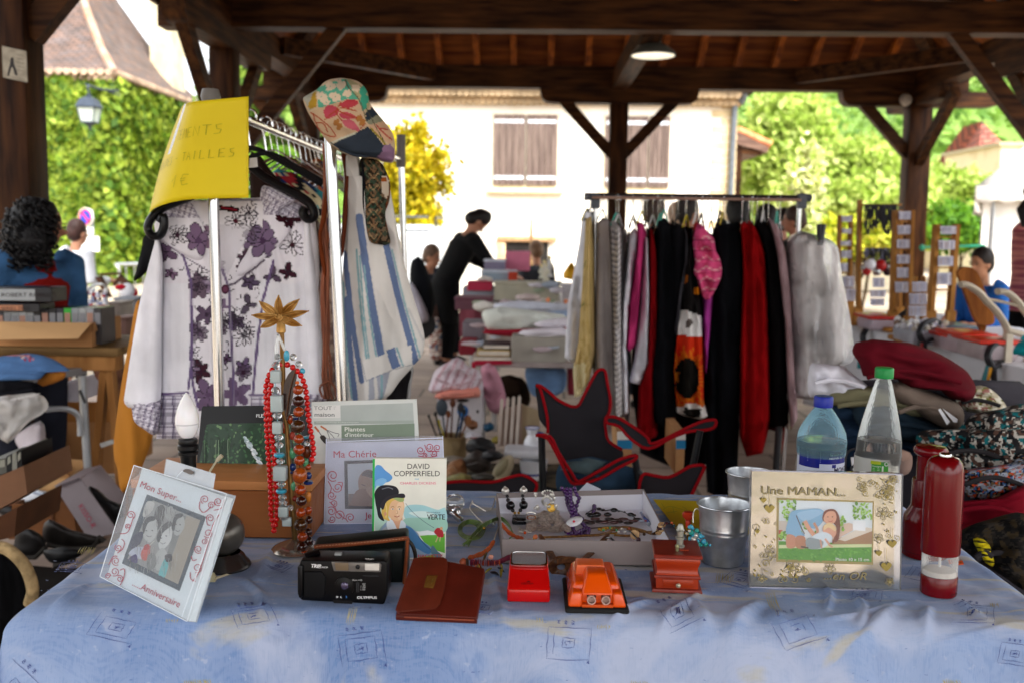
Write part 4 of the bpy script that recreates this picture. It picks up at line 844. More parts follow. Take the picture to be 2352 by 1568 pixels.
def hand(s,x,y,h,w_,col=YI,pt=pt,sl=.0):
 st={'V':[[(0,0),(.4,1),(.9,0)]],'E':[[(.8,0),(.1,.05),(0,1),(.8,.95)],[(0,.5),(.6,.48)]],'T':[[(0,0),(1,.02)],[(.5,0),(.45,1)]],'M':[[(0,1),(.1,0),(.5,.6),(.9,0),(1,1)]],'N':[[(0,1),(.05,0),(.8,1),(.85,0)]],'S':[[(.8,.05),(.2,.1),(.3,.5),(.75,.6),(.6,.95),(0,1)]],'G':[[(.8,.1),(.2,.1),(0,.6),(.3,1),(.8,.9),(.8,.55),(.5,.55)]],'R':[[(0,1),(0,0),(.6,.1),(.5,.45),(.05,.5),(.8,1)]],'A':[[(0,1),(.4,0),(.85,1)],[(.2,.6),(.7,.58)]],'D':[[(.05,0),(0,1),(.7,.8),(.7,.2),(.05,0)]],'-':[[(.1,.5),(.8,.48)]],'I':[[(.4,0),(.35,1)]],'L':[[(.1,0),(0,1),(.7,.98)]],'1':[[(.1,.5),(.6,0),(.5,1)]],'e':[[(.9,.1),(.3,.05),(.1,.5),(.3,.95),(.9,.9)],[(0,.4),(.6,.38)],[(0,.58),(.55,.56)]],' ':[]}
 for i,c in enumerate(s):
  for q in st[c]:pt.line([(x+(i+.78*a)*w_,y+(b-.5)*h+i*sl)for a,b in q],.0055,col,False)
hand('VETEMENTS',.26,.33,.1,.066,sl=-.004);pt.line([(.36,.235),(.40,.21)],.005,YI,False)
hand('GRANDES - TAILLES',.07,.575,.085,.05,sl=-.002);hand('1e',.47,.79,.12,.11);pt.line([(.09,.74),(.2,.71)],.004,'b4a814');pt.line([(.06,.9),(.12,.88)],.004,'b4a814')
pt.build('handwriting',None,ys)
pt=Paint(lambda x,y,l:ysf(x,y)+n_*l,1e-4,1.4e-3)
for k in range(8):pt.poly([(.33-k*.012,k*.06),(.41-k*.012,k*.06),(.4-k*.012,k*.06+.06),(.32-k*.012,k*.06+.06)],'ffffff')
pt.build('clear_tape',clearfilm(op=.16),ys)
tt=thing('striped_tote_bag','off-white linen tote bag with blue stripes hanging from the chrome rack','bag',P(860,640,2.56),CH)
tb=ZT(640,30,735,40,740,300,745,400,760,500,800,560,900,568,935,560,925,300,910,150,925,260,960,450,1010,700,1060,880,1110,1040,1130,1140,1115,1240,1060,1310,980,1400,880,1510,640,1540,600,1500,620,900,640,500)
cv=Cvs(770,355,985,935,'d8d4ce',1.6);g2=ZT
BLU,TL='66779a','86aab0'
for a_,b_,w_,c_ in(((640,620),(745,1400),12,BLU),((730,400),(865,1240),17,BLU),((715,600),(775,1260),5,TL),((735,640),(790,1260),4,TL),((760,700),(835,1250),4,TL),((895,570),(1080,1290),15,BLU),((930,600),(1105,1260),4,TL),((625,800),(690,1500),9,TL),((655,900),(710,1520),12,BLU),((640,1000),(660,1500),4,TL)):
 cv.line(g2(*a_,(a_[0]+b_[0])//2-8,(a_[1]+b_[1])//2,*b_),w_,c_,1,True)
cv.poly(g2(745,1280,880,1240,930,1215,1050,1180,1060,1310,940,1330,770,1400),'dcd8d2');cv.poly(g2(895,1215,945,1195,985,1310,935,1330),BLU);cv.line(g2(960,1200,1000,1305),4,TL);cv.line(g2(745,1280,775,1400,940,1330,1060,1300),2,'a8a8a8')
cv.poly(g2(790,1390,920,1340,880,1510,790,1520),BLU,.55);cv.line(g2(830,1390,840,1520),8,'d8d4ce');cv.line(g2(870,1370,870,1520),5,TL);cv.line(g2(1030,960,1120,1150),5,'b8b8b8',.6)
h,o=fabric('bag_body',tb,2.56,tt,th=.05,pw=5,fold=.014,fx=14,fz=1.4,seed=4,cv=cv,step=2.2)
cv=Cvs(795,340,905,570,'2a241c',1.6);cv.blotch(['6c5844','3c4436'],.09,3,.1)
for i in range(7):y=370+i*28;cv.line([(838,y),(858,y+26),(876,y),(858,y-24),(838,y)],3,'2c4838' if i%2 else '7c5c40');cv.line([(848,y),(858,y+12),(868,y)],2.5,'a08460')
cv.poly(g2(870,150,910,150,915,250,895,290,865,240),'b8aa98');cv.line(g2(905,150,920,210,895,380,905,480),3,'6c3418',1,True);cv.ell(*g2(880,172)[0],7,6,'8c4820');cv.poly(g2(740,60,760,60,780,540,745,500),'16161a')
wt=thing('patterned_waistcoat','dark tapestry-patterned waistcoat inside the opening of the striped tote','waistcoat',P(862,450,2.5),CH)
fabric('cloth_front',ZT(738,40,850,55,900,130,920,200,915,300,890,380,905,470,920,560,860,570,790,550,762,500,745,400,738,250),2.505,wt,th=.02,fold=.004,cv=cv,step=3.2)
fabric('lining',ZT(745,45,760,45,770,500,790,548,765,500,745,300),2.5,wt,'17181c',th=.01,smooth=False)
ln=thing('leather_fringe','long brown leather cords and a suede strap hanging beside the chrome post','leather cords',P(750,620,2.5),CH)
m=MB();g=random.Random(8)
for k in range(9):
 x0=748+k*3.2;pts=[(745+g.uniform(-3,4),330),(748+g.uniform(-4,6),420),(738+k*1.3,520),(742+k*1.5,600),(738+k*2,680),(744+g.uniform(-3,12),780),(745+g.uniform(-5,20),860),(746+g.uniform(-6,22),915)]
 m.tube(bez([P(u,v,2.49+g.uniform(-.01,.02))for u,v in pts],4),.0028,5)
m.tube(bez([P(u,v,2.47)for u,v in ZT(505,1500,490,1440,540,1400,580,1440,590,1500)],4),.003,5);m.build('cord',mat('8a4e34',rough=.6,var=.3,scale=8),ln)
fabric('suede_strap',ZT(510,0,530,0,545,200,530,400,500,520,525,700,520,770,500,700,480,520,500,380,525,200),2.48,ln,'6c3218',th=.004,fold=.002)
fabric('brown_strap',ZT(620,0,680,0,668,200,655,450,630,640,618,600,628,350,640,150),2.52,ln,'5c2c1c',th=.01,fold=.004)
fabric('woven_panel',ZT(500,700,540,640,560,450,600,300,620,500,615,900,600,1400,590,1520,520,1500,480,1000,460,840),2.6,ln,'a89484',th=.03,fold=.01,m=cloth('a89484',col2='746058',scale=40,lo=.45,hi=.55))
dk=thing('dark_skirt','dark shiny skirt showing under the right edge of the striped tote','skirt',P(935,880,2.7),CH)
fabric('fabric',ZT(900,1500,980,1390,1060,1310,1050,1420,1035,1540,1000,1700,880,1700),2.68,dk,'1c1a1c',th=.03,fold=.01)
fabric('waistband',ZT(1035,1330,1062,1308,1050,1420,1040,1560,1020,1700,1005,1700),2.66,dk,'8c8a88',th=.01,fold=.002)
ht=thing('patchwork_hat','floppy patchwork cotton hat on top of the chrome post','hat',P(800,270,2.45),CH)
ho=ZU2(330,700,345,675,430,625,480,575,540,552,620,548,700,565,750,600,780,650,800,730,870,820,930,890,965,960,975,1050,962,1135,900,1138,820,1112,700,1100,600,1070,540,1030,500,1000,460,940,400,850,360,780)
cv=Cvs(690,175,915,380,'c8b090',1.3);u2=ZU2
cv.poly(u2(430,620,620,545,720,700,640,710,430,760),'5ca88c');cv.poly(u2(620,545,800,640,800,730,770,790,720,700),'a8a078')
for x,y,r in((460,680,40),(520,610,32),(560,680,38),(490,720,30),(600,600,30),(640,660,30),(700,620,30),(580,560,24)):cv.flower(*u2(x,y)[0],r/3,5,'d8c4a8',None,.8,x)
for x,y in((750,640),(760,700),(745,740)):cv.ell(*u2(x,y)[0],9,12,'3f9a80')
cv.poly(u2(330,690,430,630,420,740,370,780,345,720),'a8a898');cv.poly(u2(400,660,430,640,420,750,380,770,360,750),'b08c30')
cv.poly(u2(385,780,560,720,640,695,715,700,770,850,780,890,690,935,560,990,510,1010,450,920),'c4a888')
for pts,c_ in((u2(470,780,500,740,560,750,580,790,540,820,490,835),'b84a58'),(u2(580,740,640,700,710,710,700,740,640,760),'b04048'),(u2(580,800,640,790,700,820,660,835,600,830),'b84a58'),(u2(600,850,660,840,710,890,720,920,640,900),'c0606c')):
 cv.poly(smooth_poly(pts),c_)
for pts in(u2(380,790,440,830,520,900,550,960,460,930,410,850,400,800),u2(480,840,540,790,600,760,700,780),u2(560,770,620,800,700,830),u2(600,850,560,790,590,720),u2(700,820,760,860,730,900),u2(420,860,470,870,500,930)):cv.line(pts,2.6,'a44428',1,True)
for x,y in((560,860),(580,890),(720,830),(740,860)):cv.ell(*u2(x,y)[0],6,9,'a8703c',.6)
cv.poly(u2(530,1010,690,935,780,890,850,960,890,1020,880,1070,830,1110,700,1100,600,1070),'323a44');cv.poly(u2(765,790,830,740,860,800,770,850),'2c3640');cv.poly(u2(770,850,860,800,900,850,790,880),'888870')
cv.poly(u2(780,880,890,850,960,960,960,1000,930,1010,870,960),'c8a484');cv.line(u2(840,880,900,940,950,980),3,'a83c34',1,True);cv.line(u2(870,900,920,910),3,'b04038');cv.line(u2(800,900,880,980,920,1040),4,'8c7c24')
cv.poly(u2(890,1020,940,1010,970,1050,962,1138,900,1138,830,1110,880,1070),'8a6c88');cv.line(u2(510,1010,600,970,690,935),4,'c0c0ac');cv.line(u2(620,560,650,620,720,700,770,850),2.5,'5c5c44',1,True);cv.line(u2(590,1068,720,1092),2,'d8d0b8')
cv.line(u2(770,760,840,900,900,1000),2,'4a4a3c')
fabric('patchwork_cloth',ho,2.46,ht,th=.1,fold=.012,fx=11,fz=9,seed=9,cv=cv,step=2.6,rnd=26,bk=.4)
MB().grid(lambda a,b:P(*[x for x in(u2(520,1010)[0][0]+a*122,u2(0,1000)[0][1]+26*math.sin(a*2.9)*b+a*14)],2.42-.05*math.sin(a*3.1)*b),16,4).build('brim',cloth('323a44'),ht,solid=.002)
# ================= LEFT STALLS =================
def table_box(t,name,lo,hi,m):b=MB();b.rbox(lo,hi,.006,1);return b.build(name,m,t)
CARD=mat('a9794c',rough=.85,var=.08,scale=4,bump=.2,bs=40,bd=.001);CARDL=mat('c49a6a',rough=.85,var=.06,scale=4)
OAK=wood('8a5c30','b07c48','z');BOARD=wood('5c4428','8a6c44','x')
tr=thing('trestle_table','rough wooden board on trestles under the box of videos at the left','table',(-2.3,4.3,0))
a=P(270,800,4.1);zt=a.z
MB().rbox((-3.2,4.1,zt-.035),(a.x,4.65,zt),.006,2).build('tabletop',BOARD,tr)
MB().rbox((-3.2,4.12,zt-.1),(a.x-.02,4.2,zt-.036),.004,1).build('rail',OAK,tr)
for(u0,u1)in((243,222),(252,275)):
 p,q=P(u0,828,4.16),P(u1,1070,4.16);q=p+(q-p)*((p.z)/(p.z-q.z));MB().bar(q,p,.045,.03).build('leg',OAK,tr)
for dy in(0,.4):MB().bar((-3.,4.18+dy,0),(-2.9,4.2+dy,zt-.1),.05,.04).build('leg',OAK,tr)
m=MB();p,q=P(232,1022,4.14),P(262,1012,4.14);m.bar(p,q,.012,.02);m.build('catch',STEEL,tr)
cb=thing('cardboard_box','open cardboard box of videos on the rough trestle table','box',P(120,790,4.05))
def XZ(u,v,y):p=P(u,v,y);return p.x,p.z
x0,zb=XZ(-30,798,4.1);x1,_=XZ(208,798,4.1);z1=P(0,740,4.1).z;zb=zt+.002;x2=P(244,790,4.32).x
m=MB();f0,f1,f2,f3=(x0,4.12),(x1,4.12),(x2,4.48),(x0+.1,4.5)
for p,q in((f0,f1),(f1,f2),(f2,f3),(f3,f0)):m.prism([V3((p[0],p[1],zb)),V3((q[0],q[1],zb)),V3((q[0],q[1],z1)),V3((p[0],p[1],z1))],(0,.004,0))
m.poly([V3((*p,zb+.004))for p in(f0,f1,f2,f3)]);m.build('carton',CARD,cb)
pf=MB();
pf.prism([V3((x0,4.119,z1)),V3((x1,4.119,z1)),P(180,778,4),P(-25,781,4)],(0,-.003,.001));pf.build('flap',CARDL,cb)
pf=MB();pf.prism([V3((x1,4.13,z1)),V3((x2,4.48,z1)),P(252,752,4.4),P(214,762,4.1)],(.003,0,0));pf.build('flap',CARD,cb)
vc=['3c3c42','8c9094','9aa0a4','a8acb0','989ca0','202024','26262a','1c1c20','30303a','3aa83c','8c9498','a0a4a4','94989c','3c3a3c']
for i,c_ in enumerate(vc):
 u0=-5+i*17.2;t=thing('video_case','video case number %d of the row standing in the cardboard box'%(i+1),'video case',P(u0+8,735,4.2),'videos standing in the cardboard box')
 t['label']=('bright green video case standing in the row' if c_=='3aa83c' else 'black video case standing in the cardboard box' if c_ in('202024','26262a','1c1c20','30303a')else 'dark end case with a red picture in the row' if i==13 else 'dark first video case at the left end' if i==0 else 'clear grey video case standing in the cardboard box')
 p=P(u0,745,4.17);q=P(u0+16,714 if i<6 else 708,4.17);MB().rbox((p.x,4.16,zb+.006),(q.x,4.3,q.z),.002,1).build('case',plast(c_,.25),t)
 MB().box((p.x+.004,4.1575,p.z),(q.x-.004,4.159,q.z-.02)).build('spine_label',plast('7c7c80' if i%3 else 'a07868',.4),t)
for j,(v0,v1,u1,c_,tx)in enumerate(((697,717,90,'b07858','SERIES TELE'),(660,694,118,'9ca0a2','ROBERT ROBOTS'))):
 t=thing('video_case',('lower brown-spined' if j==0 else 'upper grey-spined')+' video case lying across the row of videos','video case',P(40,v0,4.15),'videos lying on top')
 z0_=P(0,711,4.14).z+.004+j*.0;p=P(-20,v1,4.12);q=P(u1,v0,4.12);MB().rbox((p.x,4.12,p.z+.002),(q.x,4.26,q.z-.002),.003,1).build('case',plast('2a2a2e',.3),t)
 MB().box((p.x,4.117,p.z+.008),(q.x-.07,4.1195,q.z-.01)).build('spine_label',plast(c_,.4),t)
 pt=Paint(lambda x,y,l:P(x,y,4.1165-l));pt.text(tx,2,(v0+v1)/2+5,9 if j else 7,'2c2424',1.3,bold=.02);pt.build('spine_text',None,t)
ft=thing('folding_table','grey folding table with a tubular leg, half covered by a denim shirt','table',(-2.2,4.1,0))
a=P(200,842,4.15);b=P(150,862,3.9);zt2=a.z
q=[V3((-3.,3.6,zt2)),V3((-2.05,3.75,zt2)),V3((a.x,4.15,zt2)),V3((-3.,4.2,zt2))]
GP=plast('8c8a8a',.5);MB().prism(q,(0,0,-.03)).build('tabletop',GP,ft)
m=MB();m.tube(bez([P(105,940,3.95),P(150,938,4.0),P(180,955,4.05),P(184,1000,4.05)],4),.012,8);p=P(188,862,4.1);q_=P(202,1080,4.1);q_=p+(q_-p)*(p.z/(p.z-q_.z));m.tube([q_,p],.017,10);m.build('leg',mat('a8acb0',rough=.35,metal=.5),ft)
m=MB();p=V3((-2.9,3.8,zt2-.03));m.tube([p,V3((-2.95,3.8,0))],.017,10);m.build('leg',mat('a8acb0',rough=.35,metal=.5),ft)
MB().tube([P(183,895,4.08),P(196,925,4.08)],.006,6).build('hinge',plast('303236'),ft)
ds=thing('denim_shirt','blue denim shirt with a small embroidered flower patch spread on the grey table','shirt',P(70,850,3.9))
cv=Cvs(-20,800,170,880,'4f719e',1.6)
for i in range(14):cv.ell(35+R.random()*50,815+R.random()*14,3,2.4,R.choice(['b03040','c88890','c8b0a8','8c3038']))
fabric('fabric',ZL(-40,160,100,130,220,120,350,150,440,200,490,245,400,230,330,250,260,305,120,300,-40,300),lambda u,v:3.95-(v-805)*.0035,ds,th=.05,fold=.014,fx=9,fz=22,seed=5,cv=cv,step=3)
fabric('leather_lining',ZL(260,310,330,250,400,225,460,250,440,300,300,350),3.8,ds,'a86a2c',th=.02,fold=.003)
bg_=thing('black_garment','black folded garment under the denim shirt','garment',P(30,890,3.72))
fabric('fabric',ZL(-40,300,100,300,200,310,270,340,230,370,100,390,-40,420),3.74,bg_,'101014',th=.05,fold=.01)
fabric('hem',ZL(-40,395,100,380,230,362,240,372,100,400,-40,425),3.70,bg_,'1c1c22',th=.01)
pb=thing('plastic_bag','crumpled clear plastic bag hanging from the edge of the grey table','plastic bag',P(50,950,3.7))
fabric('film',ZL(-40,440,150,400,280,400,340,480,300,540,200,600,110,700,40,745,-40,640),3.68,pb,m=clearfilm('e8e4e0',.3,.2),th=.06,fold=.03,fx=20,fz=20,seed=3,bk=.2)
fabric('rolled_edge',ZL(-40,470,100,430,270,395,280,410,100,460,-40,500),3.64,pb,m=clearfilm('e8e4e0',.45,.2),th=.015,fold=.01,fx=30)
def crate(name,lab,cat,corners,D0,D1,m_,grp=None,thick=.01,inner=None,text=None):
 """open box: front face corners in the photo (tl, tr, br, bl) at depth D0, pushed back to D1"""
 t=thing(name,lab,cat,P(*corners[3],D0),grp);f=[P(u,v,D0)for u,v in corners];d=V3((0,D1-D0,0));mb=MB();tl,tr_,br_,bl=f
 th=V3((0,thick,0));mb.prism(f,th);mb.prism([p+d for p in f],th)
 for s,e in((tl,bl),(tr_,br_)):
  w_=(tr_-tl).normalized()*thick*(1 if s is tl else-1);mb.prism([s+th*1.01,e+th*1.01,e+d,s+d],w_)
 mb.prism([bl+th,br_+th,br_+d,bl+d],(tl-bl).normalized()*thick);mb.build('carton',m_,t);return t
t=crate('cardboard_box','large plain cardboard box on the ground behind the folding table leg','box',ZL(320,600,820,610,820,960,330,960),4.75,5.2,CARD)
MB().prism([P(u,v,4.74)for u,v in ZL(310,455,830,460,820,600,320,600)],(0,.004,0)).build('flap',mat('94602c',rough=.85,var=.08),t)
t=crate('cardboard_box','low pale cardboard box with a folded white cloth in it','box',ZL(175,965,460,990,440,1100,185,1090),4.0,4.3,CARDL)
MB().prism([P(u,v,3.99)for u,v in ZL(185,960,480,965,480,990,180,985)],(0,.01,0)).build('rim',CARD,t)
t=thing('white_cloth','small crumpled white cloth on the low pale box','cloth',P(90,1140,3.9));fabric('fabric',ZL(150,1160,190,1060,260,1070,420,1110,410,1140,300,1150,200,1170),3.95,t,'e8eaf0',th=.04,fold=.02,fx=14,fz=14);fabric('fold',ZL(220,1080,400,1110,400,1130,260,1110),3.9,t,'b8c0d0',th=.01)
t=crate('cardboard_box','brown carton standing on the ground in front of the low pale box','box',ZL(85,1175,500,1150,540,1400,60,1420),3.85,3.96,mat('6e4424',rough=.85,var=.15))
MB().prism([P(u,v,3.84)for u,v in ZL(355,1160,372,1160,372,1400,355,1400)],(0,.004,0)).build('edge_strip',mat('5a3418'),t)
t=crate('book_box','cardboard box packed with dark books at the left edge','box',ZL(-150,1040,165,905,190,1100,-150,1290),3.0,3.3,mat('7c5840',rough=.85,var=.1))
MB().prism([P(u,v,2.99)for u,v in ZL(-60,1290,120,1200,100,1400,-60,1440)],(0,.3,0)).build('lower_carton',mat('4c2c16',rough=.85,var=.2),t)
for i,(x0,x1,yt,c_)in enumerate(((-80,40,850,'5a5a54'),(45,80,820,'1c1e20'),(85,115,800,'84847c'),(118,150,795,'141416'))):
 t=thing('book',['grey-covered book at the left end of the dark books','black book second in the box at the left edge','light grey book third in the box at the left edge','black book at the right end of the box at the left edge'][i],'book',P(*ZL(x0,900)[0],3.1),'books in the box')
 MB().prism([P(u,v,3.02)for u,v in ZL(x0,yt+20,x1,yt,x1+8,950,x0,1000)],(0,.2,0)).build('cover',plast(c_,.4),t);MB().prism([P(u,v,3.018)for u,v in ZL(x0+8,yt+28,x1-8,yt+12,x1-6,yt+60,x0+6,yt+80)],(0,.002,0)).build('spine_label',plast('8c8c80',.5),t)
t=thing('white_laundry_bag','white cloth bundle hanging under the grey table','bundle',P(80,1000,4.2));fabric('fabric',ZL(110,700,250,600,310,620,322,830,320,940,240,880,170,840,130,780),4.3,t,'d4ccd4',th=.1,fold=.03,fx=10,fz=4);fabric('teal_lining',ZL(160,850,240,890,322,940,318,960,180,950),4.25,t,'1c7c8c',th=.03)
t=thing('white_box','white plastic box standing behind the folding table leg','box',P(130,900,4.5));MB().prism([P(u,v,4.6)for u,v in ZL(270,380,550,300,555,455,310,455)],(0,.3,0)).build('body',plast('b8b4c0',.5),t);MB().prism([P(u,v,4.595)for u,v in ZL(265,378,552,298,552,315,268,395)],(0,.31,0)).build('lid_rim',plast('ccc8d4',.5),t)
t=thing('shoe_box','grey shoe box with red lettering standing tilted, a black shoe inside','shoe box',P(200,1250,3.7))
q=[P(u,v,3.75)for u,v in ZL(380,1045,560,990,830,1370,620,1420)];SB=mat('8c8286',rough=.7,var=.05)
MB().prism(q,(0,.005,0)).build('side',SB,t)
m=MB();m.prism([P(*ZL(380,1045)[0],3.75),P(*ZL(560,990)[0],3.75),P(*ZL(700,900)[0],3.95),P(*ZL(590,925)[0],3.95)],(.003,.0,-.003));m.prism([P(*ZL(700,900)[0],3.97),P(*ZL(880,1120)[0],3.97),P(*ZL(860,1400)[0],3.97),P(*ZL(560,990)[0],3.97)],(0,.005,0));m.build('lid',mat('96898c',rough=.7,var=.05),t)
MB().prism([P(u,v,3.745)for u,v in ZL(425,1035,550,990,560,1005,440,1055)],(0,.004,0)).build('inside_panel',mat('5c5256',rough=.8),t)
pt=Paint(lambda x,y,l:P(*ZL(x,y)[0],3.743-l));pt.text('KISSO-R',545,1185,38,'a8304c',1,math.radians(58),.01);pt.build('lettering',None,t)
def shoe(lab,pts,D,col='0e0e10',grp='old shoes on the ground'):
 t=thing('shoe',lab,'shoe',P(*pts[0],D),grp);fabric('upper',pts,D,t,m=plast(col,.45,var=.3),th=.045,fold=.006,fx=12,fz=12)
 m=MB();vm=max(p[1]for p in pts);q=sorted(pts)[::max(1,len(pts)//5)];lo2=[p for p in pts if p[1]>sum(q_[1]for q_ in pts)/len(pts)];lo2 .sort();m.tube([P(u,v+1,D-.02)for u,v in lo2],.012,6,flat=.8);m.build('sole',mat('2a2622',rough=.8),t)
shoe('black heeled shoe inside the tilted grey shoe box',ZL(605,1060,640,1045,700,1080,760,1140,850,1180,850,1260,800,1320,720,1240,650,1140),3.86)
shoe('dark leather boot lying toe to the right before the shoe box',ZL(295,1370,330,1280,420,1310,520,1360,700,1400,730,1430,650,1470,500,1480,330,1450),3.5,'1c1816')
shoe('dark suede boot lying at the left of the leather boot',ZL(95,1480,130,1340,220,1350,290,1390,320,1470,250,1540,120,1540),3.4,'161414')
shoe('flat black shoe with a pale sole edge at the table corner',ZL(300,1500,420,1470,560,1480,600,1500,520,1560,380,1600),3.3,'121214')
t=thing('black_bag','black bag with a furry beige strap in the bottom left corner','bag',P(30,1400,2.6));fabric('bag_body',[(-60,1290),(40,1275),(75,1330),(80,1440),(20,1560),(-60,1600)],2.75,t,'0c0c0e',th=.1,fold=.01)
MB().tube(bez([P(-20,1252,2.62),P(20,1262,2.6),P(58,1300,2.6),P(75,1350,2.6),P(68,1384,2.62)],5),.017,10).build('strap',mat('a48c64',rough=1,var=.35,scale=30,bump=1,bs=90,bd=.005),t)
t=thing('dark_blanket','dark blanket spread on the ground below the bag','blanket',(-1.6,3.2,0));MB().grid(lambda a,b:V3((-2.6+a*1.35,2.5+b*1.2,.02+.02*noise.noise(V3((a*6,b*6,1))))),20,16).build('cloth',cloth('1c1816'),t);MB().tube([V3((-2.6,2.5,.03)),V3((-1.25,2.5,.03))],.012,6).build('hem',cloth('26201c'),t)
wc_=person('woman with black curly hair in an open blue jacket standing behind the left stall',P(52,560,4.5).x,4.5,1.43,math.radians(62),.16,'2c4c70','7c1814',hair='0c0a0c',style='curly',arms='down',headyaw=1.1,skin='a87058',tm=mat('3a5f88',rough=.9,var=.25,scale=7,bump=.9,bs=10,bd=.03,spec=.1))
wc_.scale=(1.22,1.22,1)
t=person('child with brown hair in a white hooded jacket by the parking sign',P(165,600,8.2).x,8.2,1.38,math.radians(150),.1,'c8ccd4',hair='3a2420',style='short',arms='front',tm=mat('d8dce4',rough=.8,var=.1,bump=.6,bs=10,bd=.02))
t=thing('jewellery_stand','small wire jewellery stand hung with beads beyond the video box','jewellery stand',P(240,720,5.6))
MB().tube(bez([P(200,700,5.6),P(205,662,5.6),P(240,655,5.6),P(245,690,5.6),P(246,740,5.6)],4),.008,6).build('wire_frame',STEEL,t);m=MB();g=random.Random(2)
for i in range(70):m.ball(P(190+g.random()*55,668+g.random()*40,5.6),.008+.01*g.random(),R.choice(['d0d4e8','503840','a8303c','8890b0','f0f0f4']),n=6)
m.build('beads',PAINTG,t)
t=thing('folding_chair','brown slatted folding chair behind the left stall','chair',P(255,660,6.5));BR=wood('4a3024','6c4a38')
for pts in(ZM1(690,570,830,565,835,580,700,585),ZM1(700,590,770,740,740,740,665,600),ZM1(790,640,840,580,900,650,860,660,830,620,790,660)):MB().prism([P(u,v,6.5)for u,v in pts],(0,.04,0)).build('slat',BR,t)
t=thing('soft_toy','small red and white soft toy beyond the video box','toy',P(290,670,6.2));MB().ball(P(292,668,6.2),.05,n=12).build('head',cloth('e8e8ec'),t);m=MB();m.ball(P(278,660,6.17),.032,n=10,sc=(1.2,1,.6));m.ball(P(306,672,6.22),.03,n=10);m.build('cap',cloth('b81c30'),t)
t=thing('garden_table','low brown table with boxes beyond the left stall','table',P(270,730,6));zz_=P(260,735,5.9).z;x0,x1=P(180,700,5.9).x,P(345,700,5.9).x
MB().rbox((x0,5.5,zz_-.03),(x1,6.7,zz_),.005,1).build('tabletop',BR,t)
for x in(x0+.05,x1-.05):
 for y in(5.55,6.6):MB().bar((x,y,0),(x,y,zz_-.03),.04,.04).build('leg',BR,t)
for i,(u0,v0,u1,v1,D,c_,lb)in enumerate(((248,700,276,735,5.7,'9a9088','small beige box on the low brown table'),(262,690,310,722,6.0,'8a9098','grey plastic bag bundle on the low brown table'),(262,735,292,790,5.4,'7a5c54','brown wooden crate beside the cardboard video box'))):
 t=thing('box',lb,'box',P(u0,v1,D));p,q=P(u0,v1,D),P(u1,v0,D);MB().rbox((p.x,D,p.z),(q.x,D+.2,q.z),.01,2).build('body',mat(c_,rough=.7,var=.15),t);MB().rbox((p.x-.004,D-.004,q.z),(q.x+.004,D+.2,q.z+.015),.004,1).build('lid',mat(c_,rough=.6,var=.1),t)
 # ================= MIDDLE =================
def boxP(lab,u0,v0,u1,v1,D,dd,col,name='box',cat='box',lid=True,grp=None,ztop=None):
 t=thing(name,lab,cat,P((u0+u1)/2,v1,D),grp);p,q=P(u0,v1,D),P(u1,v0,D);mm=mat(col,rough=.7,var=.12,scale=6)if isinstance(col,str)else col
 MB().rbox((p.x,D,p.z),(q.x,D+dd,q.z),.006,1).build('body',mm,t)
 if lid:MB().rbox((p.x-.006,D-.006,q.z),(q.x+.006,D+dd+.006,q.z+.022),.005,1).build('lid',mm if lid is True else mat(lid,rough=.6,var=.1),t)
 return t
def pile(lab,poly,D,col,name='folded_cloth',cat='cloth',grp=None,n=0,cv=None,**k):
 t=thing(name,lab,cat,P(*poly[0],D),grp);d=dict(th=.09,fold=.02,fx=8,fz=24,seed=D*3);d.update(k);fabric('fabric',poly,D,t,col,cv=cv,**d)
 us=[p[0]for p in poly];vs=[p[1]for p in poly];u0,u1,v0,v1=min(us),max(us),min(vs),max(vs)
 m=MB();vv=v0+(v1-v0)*.62;m.tube(bez([P(u0+(u1-u0)*a,vv+(v1-v0)*.12*math.sin(a*5+D),D-d['th']-.006)for a in(.12,.35,.6,.88)],4),.006,6);m.build('hem',cloth(col if col!='ffffff' else('c4a8b0' if name=='towel' else '2c2a2c')),t)
 return t
LT='linens on the middle stall'
lt=thing('linen_table','long low metal-legged table loaded with linens and boxes in the middle','table',(.1,6.6,0))
zt=P(1200,832,5.7).z;x0,x1=P(1085,832,5.7).x,P(1420,832,5.7).x
MB().rbox((x0,5.7,zt-.03),(x1,7.9,zt),.004,1).build('tabletop',mat('a89c98',rough=.5),lt)
m=MB();m.prism([P(1090,828,5.68),P(1175,828,5.68),P(1175,836,5.68),P(1090,838,5.68)],(0,.02,0));m.prism([P(1083,832,5.67),P(1093,830,5.67),P(1090,858,5.67),P(1084,862,5.67)],(0,.02,0));m.build('red_cloth_edge',cloth('b02840'),lt)
for x,y in((x0+.06,5.75),(x0+.1,6.6),(x1-.06,5.75),(x1-.06,7.8)):MB().tube([V3((x,y,0)),V3((x,y,zt-.03))],.02,10).build('leg',mat('9a9694',rough=.4,metal=.3),lt)
MB().tube([P(1310,835,5.9),P(1312,905,5.9)],.02,8).build('red_strut',plast('7c1c2c'),lt)
boxP('large pale grey flat cardboard box at the front corner of the middle table',1175,776,1300,832,5.72,.5,'a8a398',lid=False)
m=MB()
for i,(u0,v0,u1,v1,c_,lb)in enumerate(((1085,818,1178,829,'b0a49c','pale book at the bottom of the small stack'),(1096,803,1172,817,'c8a858','yellow-covered book on the small stack'),(1108,790,1172,802,'3c3438','dark book on top of the small stack'))):
 t=thing('book',lb,'book',P(u0,v1,5.74),'books on the middle table');p,q=P(u0,v1,5.74),P(u1,v0+1,5.74);MB().rbox((p.x,5.74,p.z),(q.x,5.95,q.z),.003,1).build('cover',mat(c_,rough=.5),t);MB().box((p.x+.005,5.737,p.z+.006),(q.x-.005,5.739,q.z-.006)).build('pages',mat('d8d0c0',rough=.9),t)
